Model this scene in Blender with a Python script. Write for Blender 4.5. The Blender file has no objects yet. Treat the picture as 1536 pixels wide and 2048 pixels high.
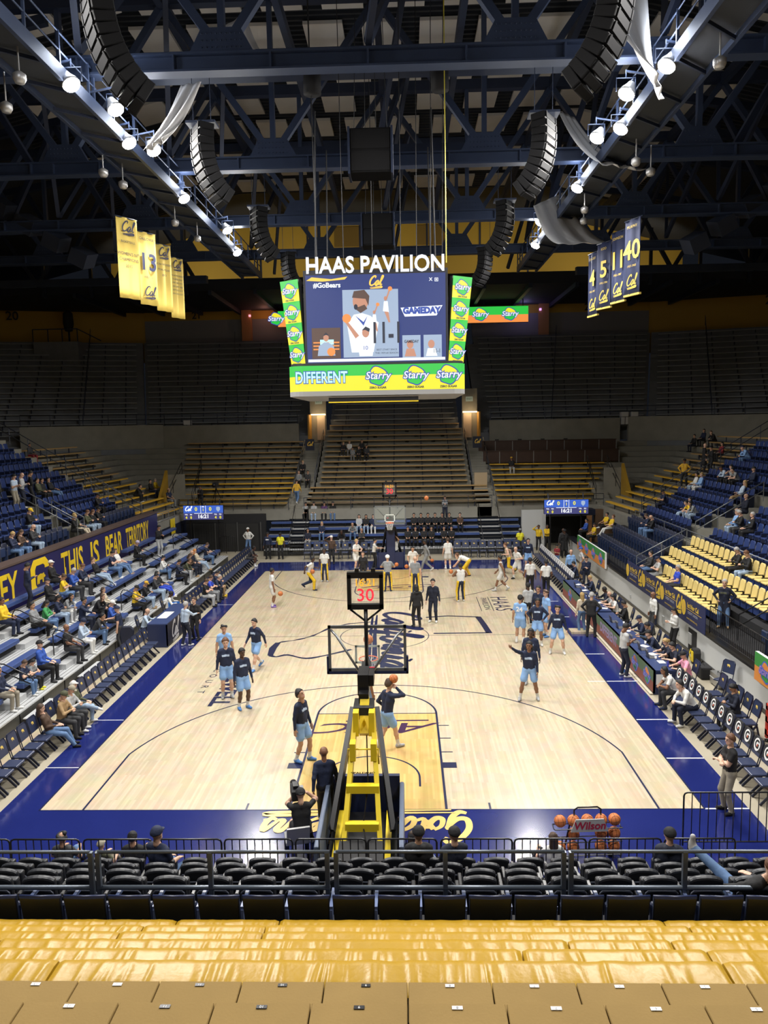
# Basketball arena during warm-ups, seen from the end stand.
# World frame: metres, origin at the middle of the near baseline, +Y down the court, +Z up.
import bpy, bmesh, math, random
import numpy as np
from mathutils import Vector, Matrix

random.seed(7)
scene = bpy.context.scene
COL = scene.collection
# ---------------------------------------------------------------- camera
def set_camera():
    yaw, pitch, roll, fpx = .029985, .11627, -.017724, 1524.34
    cy, sy, cp, sp = math.cos(yaw), math.sin(yaw), math.cos(pitch), math.sin(pitch)
    fwd = Vector((-sy*cp, cy*cp, -sp)); right = Vector((cy, sy, 0)); up = right.cross(fwd)
    cr, sr = math.cos(roll), math.sin(roll)
    r2 = right*cr+up*sr; u2 = up*cr-right*sr
    cd = bpy.data.cameras.new('camera'); cam = bpy.data.objects.new('camera', cd); COL.objects.link(cam)
    m = Matrix.Identity(4)
    for i in range(3):
        m[i][0] = r2[i]; m[i][1] = u2[i]; m[i][2] = -fwd[i]
    m[0][3], m[1][3], m[2][3] = .989, -16.506, 8.777
    cam.matrix_world = m
    cd.sensor_fit = 'VERTICAL'; cd.sensor_height = 36.0; cd.lens = fpx/2048*36
    cd.clip_start = .1; cd.clip_end = 300
    scene.camera = cam
    bpy.context.view_layer.update()
set_camera()
# ---------------------------------------------------------------- world, exposure
w = bpy.data.worlds.new('world'); scene.world = w; w.use_nodes = True
w.node_tree.nodes['Background'].inputs[0].default_value = (.25, .3, .42, 1)
w.node_tree.nodes['Background'].inputs[1].default_value = .02
scene.view_settings.view_transform = 'Standard'; scene.view_settings.look = 'None'
scene.view_settings.exposure = 0.25; scene.view_settings.gamma = 1.0
scene.view_settings.use_curve_mapping = False
scene.cycles.use_denoising = True
scene.cycles.use_adaptive_sampling = True; scene.cycles.adaptive_threshold = .04
scene.cycles.max_bounces = 5; scene.cycles.diffuse_bounces = 3; scene.cycles.glossy_bounces = 3
scene.cycles.transparent_max_bounces = 8
scene.cycles.sample_clamp_indirect = 4.0
# floodlights on the two catwalks (lamp bodies are built further down around these)
FLOOD_Y = (-9.5, -4.5, 1.0, 6.3, 8.1, 10.9, 11.7, 17.5, 23.0, 28.0)
FLOOD_X, FLOOD_Z, FLOOD_W = 7.9, 18.5, 2500.0
def flood(x, y, z, target, watts, parent):
    ld = bpy.data.lights.new('flood_light', 'SPOT'); ld.energy = watts; ld.spot_size = math.radians(158)
    ld.spot_blend = .35; ld.shadow_soft_size = .28; ld.color = (1.0, .97, .92)
    o = bpy.data.objects.new('flood_light', ld); COL.objects.link(o)
    d = Vector(target)-Vector((x, y, z)); o.rotation_euler = d.to_track_quat('-Z', 'Y').to_euler()
    o.location = (x, y, z-.12) if parent is None else Vector((x, y, z-.12))-parent.location
    o.parent = parent
    sd = bpy.data.lights.new('flood_spill', 'POINT'); sd.energy = watts*.03; sd.shadow_soft_size = .3; sd.color = (.86, .92, 1.0)
    so = bpy.data.objects.new('flood_spill', sd); COL.objects.link(so); so.parent = parent; so.location = (0, 0, .75) if parent is not None else (x, y, z+.75)
    return o
# ---------------------------------------------------------------- materials
MATS = {}
def mat(name, col=(.5, .5, .5), rough=.5, metal=0.0, emit=0.0, noise=None, bump=None, spec=.5, alpha=None, coat=0.0):
    """noise=(scale, amount) varies the colour; bump=(scale, strength)."""
    if name in MATS: return MATS[name]
    m = bpy.data.materials.new(name); MATS[name] = m; m.use_nodes = True
    nt = m.node_tree; b = nt.nodes['Principled BSDF']
    b.inputs['Base Color'].default_value = (*col, 1); b.inputs['Roughness'].default_value = rough
    b.inputs['Metallic'].default_value = metal; b.inputs['Specular IOR Level'].default_value = spec
    if coat: b.inputs['Coat Weight'].default_value = coat; b.inputs['Coat Roughness'].default_value = .08
    if emit:
        b.inputs['Emission Color'].default_value = (*col, 1); b.inputs['Emission Strength'].default_value = emit
    if alpha is not None: b.inputs['Alpha'].default_value = alpha
    if noise or bump:
        tc = nt.nodes.new('ShaderNodeTexCoord')
    if noise:
        n = nt.nodes.new('ShaderNodeTexNoise'); n.inputs['Scale'].default_value = noise[0]; n.inputs['Detail'].default_value = 4
        nt.links.new(tc.outputs['Object'], n.inputs['Vector'])
        mx = nt.nodes.new('ShaderNodeMix'); mx.data_type = 'RGBA'
        a = noise[1]
        mx.inputs[6].default_value = (*[c*(1-a) for c in col], 1); mx.inputs[7].default_value = (*[min(1, c*(1+a)) for c in col], 1)
        nt.links.new(n.outputs['Fac'], mx.inputs[0]); nt.links.new(mx.outputs[2], b.inputs['Base Color'])
    if bump:
        n2 = nt.nodes.new('ShaderNodeTexNoise'); n2.inputs['Scale'].default_value = bump[0]
        nt.links.new(tc.outputs['Object'], n2.inputs['Vector'])
        bp = nt.nodes.new('ShaderNodeBump'); bp.inputs['Strength'].default_value = bump[1]; bp.inputs['Distance'].default_value = .02
        nt.links.new(n2.outputs['Fac'], bp.inputs['Height']); nt.links.new(bp.outputs['Normal'], b.inputs['Normal'])
    return m
def plank_mat(name, c1, c2, rough, bw=1.3, rh=.058, rot=90, mortar=.0008, coat=.25):
    m = bpy.data.materials.new(name); MATS[name] = m; m.use_nodes = True; nt = m.node_tree; b = nt.nodes['Principled BSDF']
    tc = nt.nodes.new('ShaderNodeTexCoord'); mp = nt.nodes.new('ShaderNodeMapping')
    mp.inputs['Rotation'].default_value = (0, 0, math.radians(rot))
    br = nt.nodes.new('ShaderNodeTexBrick'); br.inputs['Scale'].default_value = 1.0
    br.inputs['Brick Width'].default_value = bw; br.inputs['Row Height'].default_value = rh
    br.inputs['Mortar Size'].default_value = mortar; br.inputs['Bias'].default_value = -.1
    br.inputs['Color1'].default_value = (*c1, 1); br.inputs['Color2'].default_value = (*c2, 1)
    br.inputs['Mortar'].default_value = (*[c*.7 for c in c2], 1); br.offset = .37; br.offset_frequency = 2
    ns = nt.nodes.new('ShaderNodeTexNoise'); ns.inputs['Scale'].default_value = 2.2; ns.inputs['Detail'].default_value = 5
    mx = nt.nodes.new('ShaderNodeMix'); mx.data_type = 'RGBA'; mx.blend_type = 'MULTIPLY'; mx.inputs[0].default_value = .3
    nt.links.new(tc.outputs['Object'], mp.inputs[0]); nt.links.new(mp.outputs[0], br.inputs[0]); nt.links.new(mp.outputs[0], ns.inputs[0])
    nt.links.new(br.outputs[0], mx.inputs[6]); nt.links.new(ns.outputs[1], mx.inputs[7])
    hs = nt.nodes.new('ShaderNodeHueSaturation'); hs.inputs['Value'].default_value = 1.18; hs.inputs['Saturation'].default_value = .92
    nt.links.new(mx.outputs[2], hs.inputs['Color']); nt.links.new(hs.outputs[0], b.inputs['Base Color'])
    b.inputs['Roughness'].default_value = rough; b.inputs['Coat Weight'].default_value = coat; b.inputs['Coat Roughness'].default_value = .12
    return m
NAVY = mat('navy_plastic', (.012, .022, .075), .38)
NAVYD = mat('dark_navy', (.008, .012, .032), .5)
BLUE = mat('court_blue_paint', (.012, .019, .125), .16, noise=(.6, .25), coat=.5)
BLUESEAT = mat('royal_navy_seat', (.020, .040, .145), .42)
GOLD = mat('gold_paint', (.72, .46, .06), .45)
YELLOW = mat('bright_yellow', (.78, .58, .02), .4)
CREAM = mat('cream_upholstery', (.74, .58, .22), .55)
BLACK = mat('black_metal', (.008, .008, .010), .35)
BLACKM = mat('matte_black', (.012, .012, .014), .8)
WHITE = mat('white_paint', (.8, .8, .8), .5)
STEEL = mat('navy_steel', (.045, .065, .125), .45, metal=.3, noise=(1.5, .2))
STEELD = mat('dark_navy_steel', (.022, .032, .065), .5, metal=.2)
RAIL = mat('slate_rail_paint', (.085, .105, .135), .35, metal=.3)
ALU = mat('ribbed_aluminium', (.55, .56, .57), .45, metal=.25, noise=(8, .1))
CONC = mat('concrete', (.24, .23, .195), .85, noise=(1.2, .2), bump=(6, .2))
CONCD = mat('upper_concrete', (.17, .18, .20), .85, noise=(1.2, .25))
GREYWALL = mat('light_grey_wall', (.52, .53, .53), .7, noise=(.6, .06))
FLOORC = mat('beige_concrete_floor', (.36, .32, .24), .55, noise=(.8, .12))
WOODB = mat('varnished_bench_wood', (.42, .27, .11), .45, noise=(5, .2))
GOLDB = mat('gold_bench_paint', (.70, .41, .04), .45, noise=(3, .12))
TAN = mat('tan_bench_board', (.275, .180, .062), .85, noise=(2.5, .13), bump=(60, .08), spec=.2)
VINYL = mat('yellow_vinyl_cover', (.40, .235, .014), .36, noise=(2, .08), bump=(22, .12), spec=.3)
YWALL = mat('ochre_wall_paint', (.42, .25, .03), .7, noise=(.4, .08))
GWALL = mat('warm_grey_panel', (.20, .20, .21), .7)
CHROME = mat('brushed_steel', (.5, .5, .5), .3, metal=.9)
BALL = mat('orange_leather', (.62, .19, .055), .6, bump=(180, .25))
ORANGE = mat('rim_orange', (.8, .12, .02), .4)
BRICKY = mat('brown_wood_panel', (.055, .03, .022), .5, noise=(3, .2))
GREENAD = mat('advert_green', (.05, .30, .06), .4)
ORAD = mat('advert_orange', (.75, .28, .06), .4)
PAPER = mat('white_paper', (.8, .8, .78), .6)
VIOLET = mat('violet_print', (.42, .24, .45), .5)
def emat(name, col, s=1.0):
    m = mat(name, col, .6, emit=s)          # a dark face that gives off its own light
    m.node_tree.nodes['Principled BSDF'].inputs['Base Color'].default_value = (*[c*.06+.004 for c in col], 1)
    return m
# ---------------------------------------------------------------- mesh builder
class MB:
    def __init__(s): s.v = []; s.f = []; s.m = []; s.sm = []
    def add(s, vs, fs, m=0, smooth=False):
        o = len(s.v); s.v += [tuple(v) for v in vs]
        for f in fs: s.f.append([i+o for i in f]); s.m.append(m); s.sm.append(smooth)
        return s
    def box(s, x0, x1, y0, y1, z0, z1, m=0):
        return s.add([(x0,y0,z0),(x1,y0,z0),(x1,y1,z0),(x0,y1,z0),(x0,y0,z1),(x1,y0,z1),(x1,y1,z1),(x0,y1,z1)],
                     [(0,3,2,1),(4,5,6,7),(0,1,5,4),(1,2,6,5),(2,3,7,6),(3,0,4,7)], m)
    def beam(s, p, q, w, h, m=0, up=(0,0,1)):
        p, q = Vector(p), Vector(q); d = (q-p).normalized(); u = Vector(up)
        if abs(d.dot(u)) > .98: u = Vector((0,1,0))
        r = d.cross(u).normalized()*(w/2); u2 = r.cross(d).normalized()*(h/2)
        c = [p-r-u2, p+r-u2, p+r+u2, p-r+u2, q-r-u2, q+r-u2, q+r+u2, q-r+u2]
        return s.add(c, [(0,1,2,3),(7,6,5,4),(0,4,5,1),(1,5,6,2),(2,6,7,3),(3,7,4,0)], m)
    def tube(s, pts, r, n=6, m=0, closed=False, cap=True):
        pts = [Vector(p) for p in pts]; k = len(pts); rs = r if isinstance(r, (list, tuple)) else [r]*k
        ring = []; prev = None
        for i, p in enumerate(pts):
            a = pts[i-1] if (i > 0 or closed) else p; b = pts[(i+1) % k] if (i < k-1 or closed) else p
            d = (b-a).normalized()
            if prev is None:
                u = Vector((0,0,1)) if abs(d.z) < .9 else Vector((1,0,0)); u = (u-d*u.dot(d)).normalized()
            else: u = (prev-d*prev.dot(d)).normalized()
            prev = u; v = d.cross(u)
            ring.append([p+(u*math.cos(t)+v*math.sin(t))*rs[i] for t in [2*math.pi*j/n for j in range(n)]])
        vs = [q for rg in ring for q in rg]; fs = []
        for i in range(k if closed else k-1):
            a, b = i*n, ((i+1) % k)*n
            for j in range(n): fs.append((a+j, a+(j+1) % n, b+(j+1) % n, b+j))
        if cap and not closed: fs += [tuple(range(n))[::-1], tuple(range((k-1)*n, k*n))]
        return s.add(vs, fs, m, n > 5)
    def lathe(s, prof, n=16, c=(0,0,0), m=0, smooth=True, axis='z'):
        vs = []; fs = []
        for r, z in prof:
            for j in range(n):
                t = 2*math.pi*j/n; a, b = r*math.cos(t), r*math.sin(t)
                vs.append((c[0]+a, c[1]+b, c[2]+z) if axis == 'z' else ((c[0]+a, c[1]-z, c[2]+b) if axis == 'y' else (c[0]+z, c[1]+a, c[2]+b)))
        for i in range(len(prof)-1):
            for j in range(n): fs.append((i*n+j, i*n+(j+1) % n, (i+1)*n+(j+1) % n, (i+1)*n+j))
        return s.add(vs, fs, m, smooth)
    def ball(s, c, r, nu=14, nv=9, m=0):
        rx, ry, rz = r if isinstance(r, (list, tuple)) else (r, r, r)
        vs = [(c[0]+rx*math.sin(math.pi*i/nv)*math.cos(2*math.pi*j/nu), c[1]+ry*math.sin(math.pi*i/nv)*math.sin(2*math.pi*j/nu), c[2]-rz*math.cos(math.pi*i/nv)) for i in range(nv+1) for j in range(nu)]
        fs = [(i*nu+j, i*nu+(j+1) % nu, (i+1)*nu+(j+1) % nu, (i+1)*nu+j) for i in range(nv) for j in range(nu)]
        return s.add(vs, fs, m, True)
    def prism(s, poly, a, b, plane='xy', m=0):
        """polygon (2-D points) swept from a to b along the axis normal to plane"""
        f = {'xy': lambda p, t: (p[0], p[1], t), 'xz': lambda p, t: (p[0], t, p[1]), 'yz': lambda p, t: (t, p[0], p[1])}[plane]
        n = len(poly); vs = [f(p, a) for p in poly]+[f(p, b) for p in poly]
        fs = [tuple(range(n))[::-1], tuple(range(n, 2*n))]+[(i, (i+1) % n, n+(i+1) % n, n+i) for i in range(n)]
        return s.add(vs, fs, m)
    def ribbon(s, pts, w, z=0.0, m=0, closed=False):
        """flat ribbon in the xy plane at height z; w number or per-point list"""
        k = len(pts); vs = []; ws = w if isinstance(w, (list, tuple)) else [w]*k
        for i, p in enumerate(pts):
            a = pts[i-1] if (i > 0 or closed) else p; b = pts[(i+1) % k] if (i < k-1 or closed) else p
            dx, dy = b[0]-a[0], b[1]-a[1]; l = math.hypot(dx, dy) or 1
            nx, ny = -dy/l*ws[i]/2, dx/l*ws[i]/2
            vs += [(p[0]+nx, p[1]+ny, z), (p[0]-nx, p[1]-ny, z)]
        fs = [(2*i, 2*i+1, (2*i+3) % (2*k), (2*i+2) % (2*k)) for i in range(k if closed else k-1)]
        return s.add(vs, fs, m)
    def xf(s, M): s.v = [tuple(M @ Vector(v)) for v in s.v]; return s
    def mesh(s, name, mats):
        me = bpy.data.meshes.new(name); me.from_pydata(s.v, [], s.f)
        for m_ in (mats if isinstance(mats, (list, tuple)) else [mats]): me.materials.append(m_)
        me.polygons.foreach_set('material_index', s.m); me.polygons.foreach_set('use_smooth', s.sm)
        bm = bmesh.new(); bm.from_mesh(me); bmesh.ops.recalc_face_normals(bm, faces=bm.faces); bm.to_mesh(me); bm.free()
        return me
    def obj(s, name, mats, parent=None, loc=(0,0,0), rz=0.0): return put(name, s.mesh(name, mats), parent, loc, rz)
def put(name, me, parent=None, loc=(0,0,0), rz=0.0):
    o = bpy.data.objects.new(name, me); COL.objects.link(o); o.parent = parent; o.location = loc
    if rz: o.rotation_euler = (0, 0, rz)
    return o
def bevel(me, w, seg=2):
    bm = bmesh.new(); bm.from_mesh(me)
    es = [e for e in bm.edges if len(e.link_faces) == 2 and e.calc_face_angle(0) > .6]
    bmesh.ops.bevel(bm, geom=es, offset=w, segments=seg, affect='EDGES', profile=.5); bm.to_mesh(me); bm.free()
    return me
def tag(o, label, cat=None, group=None, kind=None):
    if label: o['label'] = label
    if cat: o['category'] = cat
    if group: o['group'] = group
    if kind: o['kind'] = kind
    return o
def thing(name, label, cat, loc=(0,0,0), rz=0.0, group=None, kind=None):
    o = bpy.data.objects.new(name, None); COL.objects.link(o); o.location = loc; o.rotation_euler = (0, 0, rz); o.empty_display_size = .2
    return tag(o, label, cat, group, kind)
def struct(o, label=None): o['kind'] = 'structure'; return tag(o, label)
def dup(root, loc, rz=0.0, label=None, group=None, parent=None):
    r = root.copy(); COL.objects.link(r); r.location = loc; r.rotation_euler = (0, 0, rz)
    if parent is not None: r.parent = parent
    if label: r['label'] = label
    if group: r['group'] = group
    for ch in KIDS.get(root.name, ()):
        c = ch.copy(); COL.objects.link(c); c.parent = r
        for g in KIDS.get(ch.name, ()):
            d = g.copy(); COL.objects.link(d); d.parent = c
    return r
KIDS = {}
def kids(root):
    """remember a prototype's children for dup()"""
    KIDS[root.name] = list(root.children)
    for c in root.children: KIDS[c.name] = list(c.children)
    return root
ORD = ['first','second','third','fourth','fifth','sixth','seventh','eighth','ninth','tenth','eleventh','twelfth','thirteenth','fourteenth','fifteenth','sixteenth','seventeenth','eighteenth','nineteenth','twentieth']
ORD += [a+'-'+b for a in ('twenty', 'thirty', 'forty') for b in ORD[:9]]
ORD.insert(29, 'thirtieth'); ORD.insert(39, 'fortieth')
def in_view(x, y, z, m=1.12):
    """whether a point falls inside the photographed field (with a margin); only used to leave unseen repeats out"""
    v = scene.camera.matrix_world.inverted() @ Vector((x, y, z))
    return v.z < 0 and abs(v.x/-v.z) < 768/1524.34*m and abs(v.y/-v.z) < 1024/1524.34*m
# ---------------------------------------------------------------- lettering
TXT = {}
def text_mesh(body, size=1.0, extrude=0.0, mat_=None, bold=0.0, sx=1.0, shear=0.0, align='CENTER'):
    key = (body, size, extrude, mat_.name if mat_ else '', bold, sx, shear, align)
    if key in TXT: return TXT[key]
    cu = bpy.data.curves.new('lettering', 'FONT'); cu.body = body; cu.size = size; cu.extrude = extrude; cu.offset = bold
    cu.align_x = align; cu.align_y = 'CENTER'; cu.shear = shear; cu.resolution_u = 3
    o = bpy.data.objects.new('lettering', cu); COL.objects.link(o)
    dg = bpy.context.evaluated_depsgraph_get(); me = bpy.data.meshes.new_from_object(o.evaluated_get(dg))
    bpy.data.objects.remove(o); bpy.data.curves.remove(cu)
    if sx != 1.0:
        for v in me.vertices: v.co.x *= sx
    me.materials.clear()
    if mat_: me.materials.append(mat_)
    TXT[key] = me
    return me
def face_matrix(loc, right, up):
    r = Vector(right).normalized(); u = Vector(up).normalized(); n = r.cross(u)
    m = Matrix.Identity(4)
    for i in range(3): m[i][0] = r[i]; m[i][1] = u[i]; m[i][2] = n[i]; m[i][3] = loc[i]
    return m
def letters(body, loc, right, up, size, mat_, parent=None, name='lettering', **k):
    o = put(name, text_mesh(body, size, mat_=mat_, **k), parent)
    o.matrix_local = face_matrix(loc, right, up)
    return o
def flat(name, mb, mats, loc, right, up, parent=None):
    o = mb.obj(name, mats, parent); o.matrix_local = face_matrix(loc, right, up); return o
def spline(pts, n=6):
    out = []; k = len(pts)
    for i in range(k-1):
        p0, p1, p2, p3 = pts[max(0, i-1)], pts[i], pts[i+1], pts[min(k-1, i+2)]
        for j in range(n):
            t = j/n
            out.append(tuple(.5*(2*p1[a]+(p2[a]-p0[a])*t+(2*p0[a]-5*p1[a]+4*p2[a]-p3[a])*t*t+(3*p1[a]-p0[a]-3*p2[a]+p3[a])*t**3) for a in (0, 1)))
    out.append(tuple(pts[-1])); return out
# brush-script letters as strokes on a unit em (x-height .5)
SCRIPT = {
 'C': (.62, [[(.55,.78),(.60,.92),(.48,1.0),(.25,.85),(.08,.5),(.10,.15),(.30,0),(.55,.12),(.66,.3)]]),
 'G': (.72, [[(.58,.80),(.60,.95),(.45,1.0),(.20,.82),(.05,.45),(.15,.08),(.40,.05),(.58,.3),(.62,.45),(.40,.42)],[(.62,.45),(.58,.0),(.42,-.25),(.2,-.2)]]),
 'B': (.68, [[(.25,.95),(.15,.5),(.05,0)],[(.05,.8),(.3,1.0),(.55,.95),(.5,.65),(.25,.52),(.52,.45),(.55,.15),(.3,-.02),(.1,.08)]]),
 'a': (.50, [[(.42,.42),(.28,.5),(.10,.32),(.10,.08),(.24,.02),(.42,.4),(.38,.1),(.52,.08)]]),
 'l': (.30, [[(.0,.1),(.20,.6),(.28,.95),(.18,.95),(.10,.4),(.14,.05),(.32,.12)]]),
 'i': (.28, [[(.0,.1),(.14,.5),(.10,.1),(.3,.12)],[(.20,.68),(.22,.74)]]),
 'f': (.36, [[(.0,.1),(.25,.6),(.34,.95),(.22,.95),(.12,.3),(.06,-.3),(.18,-.25),(.2,.1),(.38,.14)]]),
 'o': (.46, [[(.24,.5),(.08,.34),(.10,.06),(.28,.02),(.40,.26),(.26,.48),(.34,.4),(.5,.42)]]),
 'r': (.38, [[(.0,.1),(.12,.52),(.28,.46),(.22,.12),(.40,.1)]]),
 'n': (.52, [[(.0,.1),(.10,.5),(.08,.02),(.2,.36),(.34,.48),(.36,.1),(.54,.1)]]),
 'e': (.42, [[(.02,.15),(.30,.3),(.30,.48),(.16,.48),(.08,.2),(.2,.0),(.44,.14)]]),
 's': (.38, [[(.0,.1),(.22,.52),(.30,.25),(.22,.02),(.06,.08)],[(.3,.1),(.4,.12)]]),
 't': (.34, [[(.0,.1),(.22,.8),(.12,.2),(.2,.03),(.36,.12)],[(.02,.55),(.34,.6)]]),
 'S': (.6, [[(.55,.8),(.42,1.0),(.18,.9),(.2,.62),(.45,.4),(.4,.08),(.15,0),(.02,.2)]]),
 'y': (.5, [[(.05,.5),(.1,.15),(.25,.08),(.4,.5),(.36,.0),(.22,-.35),(.08,-.25),(.25,-.02),(.5,.15)]]),
 ' ': (.35, []),
}
def script_mb(word, width=.11, z=0.0, m=0, swash=False, mb=None, slant=.22):
    mb = mb or MB(); x = 0; tot = sum(SCRIPT[c][0] for c in word)
    for c in word:
        adv, strokes = SCRIPT[c]
        for st in strokes:
            p = spline([(x+a+slant*b-tot/2, b-.4) for a, b in st], 5); n = len(p); k0 = len(mb.v); z += .0006
            mb.ribbon(p, [width*(.55+.6*math.sin(math.pi*min(1, (i+1)/(n+1)))) for i in range(n)], z, m)
            for j in range(k0, len(mb.v)): mb.v[j] = (mb.v[j][0], mb.v[j][1], mb.v[j][2]+(j-k0)*.00006)   # later parts of a stroke lie over earlier ones
        x += adv
    if swash:
        p = spline([(-tot*.42, -.62), (0, -.60), (tot*.45, -.52), (tot*.5, -.62), (tot*.3, -.68), (-tot*.4, -.74)], 6)
        mb.ribbon(p, [.04+.10*math.sin(math.pi*i/len(p)) for i in range(len(p))], z, m)
    return mb
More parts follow.
